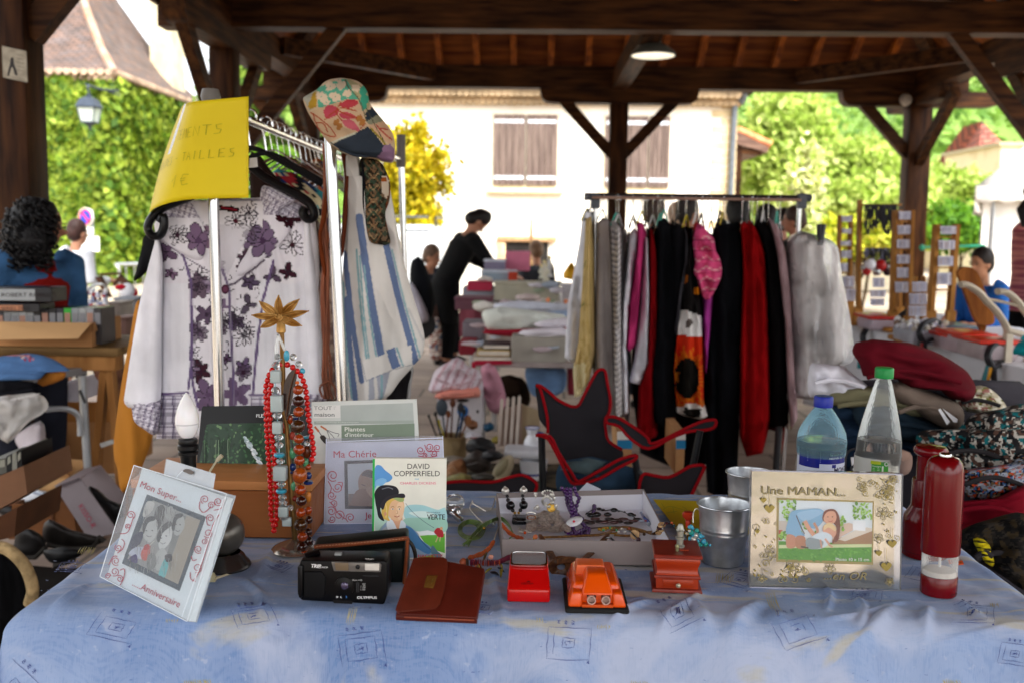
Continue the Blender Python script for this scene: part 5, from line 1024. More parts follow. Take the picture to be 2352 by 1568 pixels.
boxP('white cardboard box under folded linens on the middle table',1118,768,1180,800,6.2,.4,'d0c4bc',lid='b8243c')
for i,(pl,D,c_,lb)in enumerate((([(1108,716),(1140,705),(1190,708),(1260,718),(1300,725),(1300,752),(1230,765),(1130,760),(1112,740)],6.3,'d8dcd4','heap of white and grey folded sheets on the middle table'),([(1200,758),(1260,752),(1300,752),(1300,775),(1240,782),(1190,778)],5.95,'e6e0e8','white crumpled cloth on the grey flat box'),([(1130,700),(1180,690),(1240,694),(1310,698),(1310,722),(1230,716),(1150,712)],6.9,'ccd0dc','pale blue-white folded linen at the back of the middle table'),([(1225,742),(1280,730),(1310,732),(1310,752),(1250,756)],6.1,'e8e4ec','bright white sheet with a red edge on the middle table'),([(1240,718),(1300,712),(1312,720),(1305,730),(1260,728)],6.5,'9cb0cc','light blue folded pillow cover among the linens'))):
 pile(lb,pl,D,c_,grp=LT,th=.16,fold=.03,name='folded_linen')
m=MB()
t=thing('red_table_runner','dark red cloth strip between the folded linens','cloth',P(1200,760,6.1),LT);fabric('fabric',[(1115,758),(1200,766),(1300,752),(1300,762),(1200,776),(1118,768)],6.02,t,'9c2434',th=.05,fold=.008)
ft=thing('far_stall_table','far stall table with boxes and toys near the white house','table',(.1,9.3,0));zf=P(1200,700,8.3).z;xa,xb=P(1058,700,8.4).x,P(1330,700,8.4).x
MB().rbox((xa,8.3,zf-.04),(xb,9.9,zf),.005,1).build('tabletop',mat('c8c4c8',rough=.6),ft)
MB().grid(lambda a,b:V3((xa+(xb-xa)*a,8.28+.02*math.sin(a*40),zf-b*.28)),40,4).build('tablecloth_skirt',cloth('8c4c58'),ft,solid=.004)
for x in(xa+.1,xb-.1):MB().tube([V3((x,8.4,0)),V3((x,8.4,zf-.04))],.02,8).build('leg',STEEL,ft)
FG='goods on the far stall'
for u0,v0,u1,v1,D,c_,l_,lb in((1135,655,1285,690,8.4,'b8b4a0',True,'large grey-green box on the far stall'),(1062,660,1135,690,8.5,'9aa0ac',False,'grey tray of trinkets on the far stall'),(1073,648,1130,668,8.4,'b02c48',False,'crimson plastic basket on the far stall'),(1112,602,1160,630,9.5,'888098','d8dce8','clear crate with a red stripe at the back of the far stall'),(1105,628,1185,648,9.1,'9cb0c0','c8d4e0','pale blue plastic storage box on the far stall'),(1160,578,1218,622,9.8,'e0809c',False,'pink plastic case standing at the back of the far stall'),(1167,626,1188,648,8.9,'c04028',False,'small red tin on the far stall'),(1290,660,1335,700,8.2,'d0ccd0',True,'white box at the right end of the far stall'),(1045,690,1130,712,7.6,'6c4450',True,'maroon crate beside the middle table'),(1062,740,1108,790,6.9,'7c747c',False,'grey crate on the ground beside the middle table'),(1054,785,1092,815,6.6,'8c2030',False,'dark red bag-like box on the ground')):
 boxP(lb,u0,v0,u1,v1,D,.3,c_,lid=l_,grp=FG)
t=thing('artificial_plant','flat green artificial plants lying on the far stall','plant',P(1230,650,8.6));g=np.random.default_rng(9);q=np.column_stack([g.uniform(P(1190,0,8.6).x,P(1295,0,8.6).x,500),g.uniform(8.5,8.9,500),g.uniform(P(0,655,8.6).z,P(0,640,8.6).z,500)]);leafcloud('leaves',q,None,.03,['4c7c2c','6c9c3c','3c6424'],t);MB().tube([P(1192,650,8.6),P(1290,648,8.6)],.012,5).build('stem',mat('3c5424'),t)
t=thing('gold_bag','small shiny yellow bag at the back right of the far stall','bag',P(1308,630,9));MB().tube([P(1308,642,9),P(1310,630,9),P(1312,615,9),P(1313,602,9)],[.06,.07,.04,.008],10).build('bag_body',mat('d8a020',rough=.35,metal=.3),t);MB().tube([P(1305,612,8.96),P(1318,613,8.96)],.012,6).build('tie',mat('a87810'),t)
for i,(u,v,c_)in enumerate(((1244,640,'d8d8c8'),(1256,646,'e0dcc8'),(1262,636,'d0d0d0'),(1250,654,'e6e0d0'))):
 t=thing('glass_ornament',['leftmost glass ornament on the far stall','cream glass ornament second on the far stall','tallest glass ornament on the far stall','front glass ornament on the far stall'][i],'ornament',P(u,v,8.7),FG);h=.1+.03*i;MB().lathe([(0,0),(.03,0),(.012,h*.3),(.03,h*.6),(.01,h)],P(u,v,8.7),n=10).build('base',mat(c_,rough=.1,spec=.9),t);MB().ball(P(u,v,8.7)+V3((0,0,h+.01)),.018,n=8).build('stopper',mat('e8d8a0',rough=.1),t)
for i,(u,v)in enumerate(((1257,702),(1298,705))):
 t=thing('orange_duck_toy',['left','right'][i]+' of two small orange bird toys standing on the linens','toy',P(u,v,7),'orange toys');m=MB();m.ball(P(u,v,7),.03,n=8,sc=(1,1.3,.8));m.tube([P(u,v,7),P(u+1,v-10,7)],.012,6);m.build('body',plast('e08048'),t);MB().ball(P(u+2,v-13,7),.016,n=8).build('head',plast('e89060'),t)
g=random.Random(77)
for i in range(26):
 u,v=g.uniform(1075,1300),g.uniform(640,800);a=g.uniform(14,34);D=8.6-(v-640)/160*2.9;pile('small crumpled pale cloth among the goods of the middle stalls',[(u+a*math.cos(k*.9)*g.uniform(.7,1.2),v+a*.34*math.sin(k*.9)*g.uniform(.6,1.3))for k in range(7)],D,g.choice(['e0dce4','d4d8e0','c8b8bc','e4e0d8','b8c4d4','d8c8c4','9ca890']),grp='crumpled cloths on the middle stalls',th=.07,fold=.03,fx=14,fz=22)
bx=crate('white_carton','white carton with a blue round mark holding towels on the ground','box',[(1003,905),(1105,905),(1105,1000),(1008,1000)],5.3,5.7,mat('dcd8dc',rough=.7,var=.05))
pt=Paint(lambda x,y,l:P(x,y,5.297-l),1e-3);pt.ell(1063,943,13,14,'2c6cb0');pt.ell(1063,941,6,6,'c8c050');pt.ell(1063,919,14,4,'38302c');pt.ell(1097,944,3,4,'38302c');pt.build('printed_mark',None,bx)
TW='towels heaped on the white carton'
cv=Cvs(980,810,1115,930,'dcd0d8',2);
for i in range(7):cv.line([(985+i*20,915),(1010+i*20,860),(1040+i*14,820)],5,'b87c88',.7)
pile('white and pink striped towel heaped on the white carton',[(988,880),(1000,850),(1030,830),(1055,820),(1075,840),(1100,850),(1108,880),(1095,905),(1040,900),(1000,905),(985,895)],5.3,'ffffff',grp=TW,cv=cv,th=.15,fold=.035,fx=12,fz=12,name='towel',step=4)
pile('salmon pink towel folded under the striped towel',[(1000,905),(1030,893),(1080,890),(1100,888),(1100,912),(1060,916),(1005,918)],5.22,'e09080',grp=TW,th=.1,name='towel')
pile('rose patterned cloth hanging beside the table leg',[(1105,840),(1135,838),(1160,900),(1158,940),(1135,950),(1118,930),(1110,880)],5.6,'c890a0',grp=TW,th=.08,name='towel')
ck=thing('utensil_crock','beige stoneware crock packed with kitchen utensils on the ground','crock',P(1037,1060,5.1));c=P(1037,1066,5.0);s=5.0/F
MB().lathe([(0,0),(27*s,0),(34*s,12*s),(36*s,40*s),(33*s,60*s),(37*s,66*s),(37*s,70*s),(31*s,70*s),(30*s,20*s),(0,18*s)],c,n=24).build('pot',mat('a08c68',rough=.5,var=.2,col2='8a7450',scale=8),ck)
MB().ball(P(1045,1025,4.93),14*s,n=12,sc=(1,.2,1)).build('emblem',mat('7c6848',rough=.6),ck)
for i,(u0,v0,u1,v1,hd_,c_)in enumerate(((1010,1000,985,955,3,'202022'),(1018,1000,1000,950,4,'1c1c1e'),(1025,1000,1015,935,14,'3c4650'),(1035,1000,1040,925,7,'5c3018'),(1045,1000,1058,935,8,'2c2c30'),(1050,1000,1075,965,9,'8c5c38'),(1042,1000,1062,960,5,'204c80'),(1028,1000,1008,968,4,'c0b020'),(1052,1000,1066,945,5,'242426'),(1022,1000,1030,950,6,'6c3c20'))):
 t=thing('utensil',['black knife handle leaning left in the crock','black tong handle in the crock','large dark ladle in the crock','tall reddish wooden spoon in the crock','black slotted spatula in the crock','short wooden spoon leaning right in the crock','blue plastic spoon in the crock','yellow-handled knife in the crock','black spoon upright at the right of the crock','brown wooden fork in the crock'][i],'utensil',P(u0,v0,5.0),'kitchen utensils in the crock');D=4.98+.02*(i%4)
 MB().tube([P(u0,v0+20,D),P(u1,v1,D)],2.2*s,6).build('handle',plast(c_,.4),t);MB().ball(P(u1,v1,D),hd_*s,n=10,sc=(1,.35,1.5)).build('head',plast(c_,.4),t)
pk=thing('picket_rack','small whitewashed wooden picket rack leaning on the ground','rack',P(1175,1040,5));PKM=wood('9c8478','b8a090','z')
q=lambda*a:[(973.9+a[i]/2.8432,588+a[i+1]/2.8432)for i in range(0,len(a),2)]
MB().prism([P(u,v,5.0)for u,v in q(480,1240,640,1230,640,960,490,1010)],(0,.02,0)).build('back_board',PKM,pk)
for i in range(4):
 x=480+i*38;MB().prism([P(u,v,4.97)for u,v in q(x,1235,x+18,1235,x+40,940-i*6,x+30,925-i*6,x+18,940-i*6)],(0,.015,0)).build('slat',wood('c8b8ac','d8ccc0','z'),pk)
MB().prism([P(u,v,5.02)for u,v in q(640,1235,760,1180,750,1010,640,970)],(0,.03,0)).build('side_board',wood('a08c70','b8a484','z'),pk)
pj=thing('pitcher','white china pitcher with blue trim on the ground','pitcher',P(1222,1100,4.9));c=P(1222,1040,4.85);s=4.85/F
MB().lathe([(0,0),(17*s,0),(22*s,10*s),(19*s,30*s),(11*s,44*s),(14*s,56*s),(17*s,60*s),(14*s,58*s),(9*s,44*s)],c,n=20).build('body',mat('eceef4',rough=.15,coat=.5),pj);MB().tube(bez([c+V3((12*s,0,50*s)),c+V3((27*s,0,46*s)),c+V3((26*s,0,26*s)),c+V3((20*s,0,14*s))],4),2.4*s,6).build('handle',plast('2c3c98',.2),pj)
MB().lathe([(17.4*s,60*s),(18*s,61*s),(17*s,62*s)],c,n=20).build('rim_band',plast('2c3c98',.2),pj)
wb=thing('wash_bowl','white bowl with a blue line under the pitcher','bowl',P(1222,1100,4.75));c=P(1225,1098,4.75)
MB().lathe([(0,0),(22*s,0),(30*s,20*s),(33*s,44*s),(30*s,44*s),(20*s,4*s),(0,3*s)],c,n=24).build('bowl',mat('eceef4',rough=.15,coat=.5),wb);MB().lathe([(28.6*s,12*s),(30.4*s,17*s)],c,n=24).build('blue_line',plast('2c3c98',.2),wb)
tr_=thing('white_tray','long white plastic tray between the brush and the pitcher','tray',P(1200,1050,4.7));p,q_=P(1158,1052,4.7),P(1245,1036,4.7);MB().rbox((p.x,4.7,p.z),(q_.x,4.85,q_.z),.012,3).build('body',plast('e4e6ec',.3),tr_);MB().rbox((p.x+.01,4.71,q_.z-.002),(q_.x-.01,4.84,q_.z+.004),.002,1).build('rim',plast('d4d6dc',.3),tr_)
br_=thing('clothes_brush','oval cream-backed brush lying tilted on the ground goods','brush',P(1160,1085,4.5));m=MB();Mx=Matrix.Rotation(math.radians(30),3,'Y');m.ball(P(1155,1078,4.5),40*4.5/F,n=18,sc=(.5,.3,1),M=Mx);m.build('back',plast('b8ac90',.3),br_);MB().ball(P(1152,1072,4.44),28*4.5/F,n=18,sc=(.4,.25,.9),M=Mx).build('inlay',plast('8c8468',.4),br_)
m=MB()
g=random.Random(31)
LB2=['brown leather bag','black plastic tray','crumpled paper bag','dark cloth bundle','olive patterned scarf','wooden bowl','white plastic lid','tan leather sandal','red picture card','blue glass dish','black shiny bag','dark wicker tray','yellow leaf plate','pink plastic cover']
SP2=[(1050,1080,28,30,4.6,'9c6c48'),(1105,1025,40,22,4.7,'28282a'),(1040,1055,30,12,4.8,'8c8478'),(1095,1060,32,26,4.6,'3c3430'),(1060,1100,42,14,4.3,'8c8450'),(1085,975,14,12,5.2,'8c5c38'),(1085,1000,22,10,5.0,'d8d8e0'),(1035,1085,16,20,4.4,'a87c58'),(1093,1012,14,9,4.9,'a82820'),(1122,980,13,14,5.1,'1c5070'),(1130,1045,30,16,4.55,'1c1c20'),(1110,1095,30,12,4.2,'302c24'),(1140,1010,12,10,5.1,'b0a040'),(1205,1110,18,10,4.3,'c87890')]
for lb,(u,v,a,b,D,c_)in zip(LB2,SP2):
 pl=[(u+a*math.cos(k*.785)*g.uniform(.8,1.15),v+b*math.sin(k*.785)*g.uniform(.75,1.15))for k in range(8)]
 t=thing(lb.replace(' ','_'),lb+' among the jumble on the ground behind the stall',lb.split()[-1],P(u,v,D));fabric('shell',pl,D,t,m=mat(c_,rough=.5,var=.3,scale=20),th=.08,fold=.02,fx=14,fz=16,seed=u)
 MB().tube([P(u-a*.7,v+b*.3,D-.085),P(u,v+b*.1,D-.1),P(u+a*.7,v+b*.35,D-.085)],.006,6).build('edge',mat(c_,rough=.4,var=.1),t)
gb=thing('ground_blanket','dark patterned blanket spread under the ground goods','blanket',(-.3,4.8,0));MB().grid(lambda a,b:V3((-.95+a*1.3,3.9+b*1.7,.015+.02*noise.noise(V3((a*7,b*7,2))))),20,20).build('cloth',cloth('5c5040',col2='2c2824',scale=9,lo=.45,hi=.55),gb);MB().tube([V3((-.95,3.9,.02)),V3((.35,3.9,.02))],.01,6).build('hem',cloth('3c3428'),gb)
for i,(pl,D,c_,lb)in enumerate((([(1210,842),(1290,838),(1300,880),(1285,905),(1240,915),(1218,900)],6.0,'7ca0cc','light blue denim bundle under the middle table'),([(1130,870),(1180,860),(1210,880),(1215,930),(1160,940),(1125,930)],6.1,'2c2018','dark brown coat bundle under the middle table'),([(1090,1190-60),(1130,1110),(1160,1120),(1200,1125),(1210,1140),(1100,1145)],3.6,'2a2628','dark fabric bundle on the ground beyond the tap'))):
 pile(lb,pl,D,c_,name='denim_bundle' if i==0 else 'dark_bundle',cat='bundle')
wb_=person('woman in a long black coat bending over the far stall',P(1024,600,9.9).x,9.9,1.6,math.radians(112),.4,'0c0b0c',legs='101012',hair='1a1210',coat=True,arms='reach',tm=mat('0a0a0b',rough=.95,var=.1),style='short',look=.6)
wb_.scale=(1.22,1.22,1)
person('person in dark blue sitting behind the woman in the black coat',P(968,600,10.6).x,10.6,1.6,math.radians(60),.2,'161c2c',hair='6c5444',seat=True,z0=-.02,arms='front',legs='18181c')
person('blond person in a dark grey jumper sitting with the back turned by the white house',P(1238,600,12.2).x,12.2,1.6,math.radians(200),.15,'2c2e34',hair='6c5038',seat=True,z0=.02,style='short')
t=thing('floral_bag','floral printed bag hanging low beside the woman in the black coat','bag',P(1000,770,9.7));cv=Cvs(985,730,1015,825,'a89088',2);cv.blotch(['8c4030','506880','d8ccc0'],.12,4,.15);fabric('bag_body',[(992,735),(1010,735),(1014,800),(1008,825),(990,822),(986,780)],9.7,t,cv=cv,th=.08,step=2.5);MB().tube([P(996,738,9.68),P(1002,700,9.68),P(1006,738,9.68)],.01,5).build('strap',cloth('5c3c30'),t)
st=thing('pushchair','dark pushchair with a hood behind the striped tote','pushchair',P(962,650,9.2));fabric('hood',[(945,600),(965,590),(985,630),(1000,700),(985,735),(960,700),(942,650)],9.2,st,'14161a',th=.2);fabric('seat',[(942,650),(965,680),(985,730),(970,745),(945,735)],9.0,st,'b8b4c0',th=.1);MB().lathe([(.0,0),(.13,0),(.14,.03),(0,.03)],P(968,745,9.1),(0,-1,0),n=16).build('wheel',plast('181818'),st)
# ================= RIGHT RACK =================
DR=4.2;s=DR/F
rk=thing('clothes_rack','black-railed clothes rack packed with coats and dresses in the middle right','clothes rack',P(1600,450,DR))
BK=plast('2c2c30',.35)
a,b=P(1342,449,DR),P(1863,455,DR);MB().tube([a,b],.011,10).build('rail',plast('241a18',.3),rk)
MB().tube([P(1360,454,DR-.05),P(1840,460,DR-.05)],.006,8).build('rail_tube',mat('b09080',rough=.3,metal=.4),rk)
for u0,u1,us in((1367,1367,1342),(1838,1822,1863)):
 p,q_=P(u0,455,DR),P(u1,700,DR);q_=p+(q_-p)*(p.z/(p.z-q_.z));MB().tube([q_,p],.0105,10).build('post',CHROME,rk)
 m=MB();m.rbox(tuple(P(u0-11,480,DR+.02)-V3((0,.04,0))),tuple(P(u0+11,446,DR+.02)),.004,1);m.tube([P(us,456 if u0>1400 else 452,DR),P(u0,452,DR)],.016,8);m.build('joint',plast('4a4e56',.4),rk)
 MB().tube([V3((q_.x,DR-.25,.03)),V3((q_.x,DR+.25,.03))],.0125,8).build('foot',BK,rk)
p,q_=P(1790,960,DR-.1),P(1782,1085,DR-.1);q_=p+(q_-p)*(p.z/(p.z-q_.z));MB().tube([q_,p],.014,8).build('brace_post',plast('34363a',.35),rk)
GR='clothes hanging on the right rack'
cvo=Cvs(1545,540,1630,970,'161414',2);cvo.poly([(1540,708),(1575,712),(1620,730),(1620,775),(1540,772)],'e0dedc');cvo.ell(1582,742,8,10,'5c5450',.4);cvo.poly([(1540,770),(1630,775),(1630,930),(1540,930)],'c02c14')
for i in range(40):aa=i*.157;cvo.line([(1578+26*math.cos(aa),868+42*math.sin(aa)),(1578+(33+8*(i%3))*math.cos(aa),868+(54+9*(i%3))*math.sin(aa))],4,'c86818')
cvo.ell(1578,868,29,46,'14120f');cvo.ell(1556,865,5,12,'a85c18');cvo.ell(1600,668,7,10,'d07814');cvo.ell(1570,640,10,14,'a85c20');cvo.poly([(1540,930),(1630,925),(1630,980),(1540,980)],'d8d4d0');cvo.poly([(1570,935),(1610,940),(1605,960),(1568,955)],'1c1a18');cvo.ell(1560,930,14,5,'b85c20');cvo.ell(1612,925,10,8,'b85c20')
cvr=Cvs(1395,500,1435,960,'a8a4a4',2)
for i in range(34):cvr.line([(1400+8*math.sin(i*2.1),525+i*13),(1416,530+i*13),(1428,521+i*13)],4,'d0cccc');cvr.line([(1403,532+i*13),(1418,538+i*13)],3,'74747c')
cvp=Cvs(1585,505,1665,700,'d04c7c',2)
for i in range(6):cvp.line([(1588,545+i*24),(1605,552+i*24),(1622,542+i*24),(1640,556+i*22),(1662,546+i*23)],3,'d8a0a4',1,True);cvp.line([(1590,552+i*24),(1620,550+i*24),(1655,556+i*23)],3,'a83c64',1,True)
cvy=Cvs(1310,495,1370,910,'c8ae78',2)
for i in range(5):cvy.line([(1335+i*7,505),(1340+i*5,700),(1325+i*6,880)],3,'a08844',.6,True)
cvy.line([(1338,620),(1346,600)],2,'5c6434');cvy.line([(1334,706),(1342,696)],3,'5c6434');cvy.poly([(1315,840),(1345,830),(1345,920),(1310,920)],'d8d0a8',.7)
GL=[('long pale grey slip dress pressed between the light clothes','dress',.2,'b8b4b8',[(1372,520),(1440,525),(1452,700),(1446,950),(1440,1000),(1380,980),(1372,700)],{}),('wide black evening dress behind the dark clothes on the rack','dress',.22,'121014',[(1455,560),(1500,515),(1600,520),(1640,540),(1645,900),(1640,1060),(1560,1080),(1470,1040),(1450,880)],{}),('dark maroon coat behind the bright red coat','coat',.2,'3c0a10',[(1690,530),(1740,515),(1790,560),(1805,900),(1780,990),(1700,960)],{}),('white cotton shirt at the left end of the rack','shirt',.1,'dfe0e8',[(1338,495),(1348,478),(1362,495),(1364,560),(1352,835),(1322,836),(1297,822),(1304,700),(1330,560)],{}),('long pale yellow silk scarf dress, second on the rack','dress',-.02,'ffffff',[(1345,500),(1358,498),(1364,560),(1366,700),(1368,810),(1355,870),(1335,908),(1320,912),(1316,850),(1328,780),(1338,620)],dict(cv=cvy)),('sheer grey-lilac long dress beside the yellow one','dress',.05,'a69e9c',[(1366,520),(1384,500),(1402,505),(1410,560),(1412,700),(1416,850),(1428,1010),(1400,1030),(1372,930),(1362,820),(1364,640)],{}),('silver grey ruffled blouse with a wavy edge','blouse',-.02,'ffffff',[(1402,520),(1418,515),(1428,540),(1428,640),(1430,760),(1434,920),(1425,955),(1412,930),(1406,700)],dict(cv=cvr)),('narrow white knitted cardigan with a dotted edge','cardigan',0,'e2e2ea',[(1446,535),(1456,524),(1467,535),(1460,600),(1446,700),(1440,800),(1446,950),(1432,955),(1424,850),(1430,700),(1440,600)],{}),('bright pink jacket hanging on the rack','jacket',-.03,'b8346c',[(1464,507),(1476,510),(1486,535),(1472,670),(1462,790),(1446,808),(1437,795),(1447,680),(1462,580)],{}),('white short jacket to the right of the pink jacket','jacket',.0,'dcdce4',[(1480,540),(1488,545),(1492,670),(1489,838),(1472,884),(1442,882),(1456,828),(1468,730)],{}),('dark red dress with narrow shoulders','dress',.04,'8c0c14',[(1492,522),(1500,525),(1511,600),(1511,760),(1504,900),(1512,1000),(1490,1010),(1462,1000),(1466,890),(1486,830),(1492,700)],{}),('first black dress right of the dark red one','dress',.0,'0d0e12',[(1508,510),(1526,500),(1545,520),(1556,600),(1552,800),(1558,960),(1530,985),(1500,965),(1494,860),(1508,720)],{}),('black blouse with a white collar strip','blouse',.06,'121216',[(1536,520),(1560,515),(1580,540),(1574,640),(1560,760),(1545,900),(1530,900),(1536,640)],{}),('grey printed chiffon top squeezed between black clothes','top',-.02,'4c4a50',[(1572,520),(1580,540),(1582,600),(1568,690),(1556,780),(1548,760),(1560,660),(1572,600)],{}),('red, orange and black sun-patterned dress','dress',-.06,'ffffff',[(1583,560),(1602,556),(1612,680),(1616,800),(1618,920),(1628,955),(1610,962),(1575,955),(1553,948),(1546,850),(1556,740),(1572,640)],dict(cv=cvo)),('red silk top peeking between the hangers','top',.02,'b41818',[(1590,520),(1600,508),(1612,520),(1612,600),(1600,620),(1590,580)],{}),('magenta skirt below the pink ruffles','skirt',-.01,'a0388c',[(1612,670),(1626,665),(1640,680),(1634,760),(1622,860),(1618,850),(1614,760)],{}),('bright pink ruffled blouse with pale edges','blouse',-.09,'ffffff',[(1600,518),(1612,516),(1626,535),(1640,548),(1645,575),(1655,595),(1660,625),(1650,655),(1628,690),(1612,680),(1600,650),(1590,628),(1592,600),(1590,560)],dict(cv=cvp,fold=.025,fx=20,fz=22)),('longest black coat in the middle of the rack','coat',.03,'0b0c10',[(1636,528),(1652,512),(1696,510),(1708,540),(1710,640),(1700,800),(1697,1000),(1692,1140),(1660,1145),(1624,1130),(1618,1000),(1620,860),(1632,700)],{}),('long bright red coat','coat',.0,'8c080c',[(1700,512),(1722,506),(1742,530),(1758,580),(1766,700),(1772,960),(1752,1040),(1715,1048),(1698,1000),(1698,800),(1704,640)],{}),('black coat right of the bright red coat','coat',.04,'0e0c0e',[(1732,510),(1750,500),(1780,540),(1798,640),(1808,800),(1812,975),(1790,985),(1768,975),(1766,740),(1756,580)],{}),('dusty pink lined coat in a plastic cover','coat',-.03,'a4888c',[(1765,500),(1785,515),(1808,580),(1818,660),(1826,800),(1832,960),(1816,988),(1808,900),(1800,740),(1786,600)],{}),('black shoulder of a garment near the right post','jacket',.1,'1c1c1c',[(1640,520),(1655,498),(1670,508),(1668,540),(1650,550)],{})]
for i,(lb,cat,dy,col,poly,ex)in enumerate(GL):
 t=thing(cat,lb,cat,P(poly[0][0],poly[0][1],DR),GR);k=dict(th=.15,fold=.036,fx=30,fz=.9,seed=i*3.,rnd=14,rb=1.5,pw=7,smooth=cat=='blouse');k.update(ex);st_=4 if 'cv' in ex else 8
 fabric('fabric',poly,DR+dy,t,col,step=st_,**k)
 u=sum(p[0]for p in poly[:3])/3;vt=min(p[1]for p in poly);hc_=P(u,453+(u-1340)*.012,DR);hk=hc_.z-P(u,vt,DR).z
 hanger(t,hc_,.2,(.3,1,0),hook=max(.05,hk*.6),r=.004,drop=.05,hm=plast(['d8d8d8','3cb09c','202020','c8b418','2c2c30'][i%5],.3))
for i in range(14):
 u=1395+i*30.5+R.uniform(-8,8);t=thing('wire_hanger','empty or half hidden wire hanger on the right rack rail','hanger',P(u,455,DR),'wire hangers on the right rack');hanger(t,P(u,453+(u-1340)*.012,DR),.2,(.4,1,0),hook=.09,r=.003,hm=CHROME)
t=thing('plastic_covered_dress','white garment in a clear plastic cover at the right end of the rack','dress',P(1880,560,4.1),GR)
po=ZM4(140,380,190,300,240,280,320,300,360,370,420,340,480,400,500,480,505,600,540,800,560,1000,560,1150,490,1200,430,1320,380,1430,280,1440,200,1400,185,1100,170,800,150,600)
fabric('dress_fabric',po,4.15,t,'cdc8c6',th=.13,fold=.03,fx=12,fz=1.5,seed=7)
h=Hang(ZM4(130,380,190,290,240,270,340,300,430,330,490,400,520,600,560,800,592,1000,594,1180,500,1230,400,1440,280,1450,180,1410,165,1100,155,800),4.13,th=.17,fold=.07,fx=22,fz=5,seed=8,step=7);h.mb.build('plastic_cover',clearfilm('f4f4f6',.12,.12),t,auto=False)
m=MB();m.tube([P(*ZM4(360,230)[0],4.0),P(*ZM4(365,370)[0],3.98)],.012,6);m.tube([P(*ZM4(388,230)[0],4.0),P(*ZM4(366,370)[0],3.98)],.012,6);m.build('clip',BK,t)
for i,(u,v,D,H,f,c_,hcol,sk,lb)in enumerate(((1500,478,7.6,1.66,150,'283038','3c2c24','a87860','grey-haired man in a dark jacket behind the left half of the right rack'),(1558,492,8.6,1.58,200,'38303c','b89c84','b07c68','bald older man behind the middle of the right rack'),(1575,478,7.9,1.66,120,'1c1e24','2a2422','b07c60','dark-haired person looking aside behind the black dresses'),(1697,480,6.8,1.66,180,'187888','0a0808','8c5c44','person with round black hair and turquoise collar behind the rack'),(1762,498,7.4,1.58,170,'242424','120c0a','9c6c50','dark-haired person behind the red coat'),(1832,500,8.8,1.62,250,'3c3c30','3c2820','a87058','brown-haired person in olive beyond the right post of the rack'),(1800,505,9.4,1.6,200,'8c5448','1c1412','a87460','distant person in brown right of the rack'))):
 zt=P(u,v-22,D).z;person(lb,P(u,v,D).x,D,max(1.3,zt/1.02),math.radians(f),.03,c_,hair=hcol,skin=sk,vox=.02)
cc=thing('camping_chair','grey folding camping chair with red piping behind the jewellery tray','camping chair',P(1350,1100,2.9))
GC=cloth('2c2a2e',var=.1,bs=500);RP=cloth('8c1018')
def panel(name,pts,D,pipe=None,sub=None):
 pts=smooth_poly(pts,3);pipe=pipe and[(p.x,p.y)for p in bez([V3((u,v,0))for u,v in pipe],3)]
 f=[P(u,v,D(u,v)if callable(D)else D)for u,v in pts];m=MB();m.prism(f,(0,.012,0));o=m.build(name,GC,sub or cc,auto=False)
 if pipe is not False:
  m=MB();q=pts+[pts[0]]if pipe is None else pipe;m.tube([P(u,v,(D(u,v)if callable(D)else D)-.006)for u,v in q],.005,6);m.build('piping',RP,o)
 return o
panel('backrest',ZC(165,275,220,270,330,350,450,440,600,510,700,370,800,180,860,100,930,110,950,250,985,420,975,560,925,640,930,760,960,880,1110,970,1100,1080,900,1160,620,1160,430,1080,330,860,300,760,210,640,190,480),2.95,ZC(300,790,300,640,255,430,215,300,180,275,230,280,330,355,430,440,610,505,700,370,800,180,860,105,925,115,955,270,985,430,970,570,930,640,935,760,970,880,1110,970))
panel('arm_sling',ZC(170,815,330,830,420,1000,560,1220,620,1310,700,1290,900,1180,1080,1080,1260,1030,1250,1080,1100,1150,850,1290,620,1340,540,1300,430,1080,300,850),2.8)
panel('arm_sling',ZC(950,620,1050,620,1200,700,1380,830,1420,900,1520,880,1700,790,1850,720,2000,660,2130,650,2110,730,2000,760,1850,770,1650,840,1400,960,1200,850,1080,720,950,680),2.85)
panel('seat',ZC(1330,1250,1450,1250,1620,1270,1800,1180,1860,1150,2000,1140,1980,1230,1860,1480,1840,1560,1450,1600,1300,1500),2.75)
cc2=thing('camping_chair','low grey camping chair with red piping left of the jewellery tray','camping chair',P(1120,1130,2.9))
panel('seat',[(1000,1114),(1060,1104),(1130,1106),(1170,1095),(1200,1090),(1228,1104),(1232,1120),(1215,1136),(1130,1142),(1060,1140),(1000,1146)],2.8,None,cc2)
MB().tube([P(1180,1130,2.78),P(1190,1300,2.78)],.009,8).build('frame',BK,cc2)
m=MB()
for pts in(ZC(235,800,250,1500),ZC(1250,1050,1330,1560),ZC(1960,760,1880,1180),ZC(1880,1150,1500,1560),ZC(1280,1200,1420,1400)):m.tube([P(u,v,2.84)for u,v in pts],.0105,8)
for pts in(ZC(260,1400,1400,1650),ZC(1300,1500,300,1700)):m.tube([P(u,v,2.9)for u,v in pts],.0105,8)
for u0,v0 in(ZC(250,1500)[0],ZC(1330,1560)[0],ZC(1500,1560)[0]):p=P(u0,v0-6,2.84);m.tube([p,V3((p.x,p.y,.02))],.0105,8)
m.build('frame',plast('1a1b1e',.4),cc)
t=thing('jeans','folded blue jeans lying on the camping chair seat','jeans',P(1340,1080,2.75));fabric('fabric',ZC(400,1200,480,1090,700,1050,900,1060,1020,1120,1240,1160,1300,1330,1250,1440,900,1460,500,1450,400,1400),2.88,t,'2c4258',th=.07,fold=.02,fx=9,fz=9);fabric('faded_knee',ZC(430,1190,520,1100,700,1060,880,1080,950,1130,760,1280,560,1180),2.84,t,'4c5c60',th=.05,fold=.01)
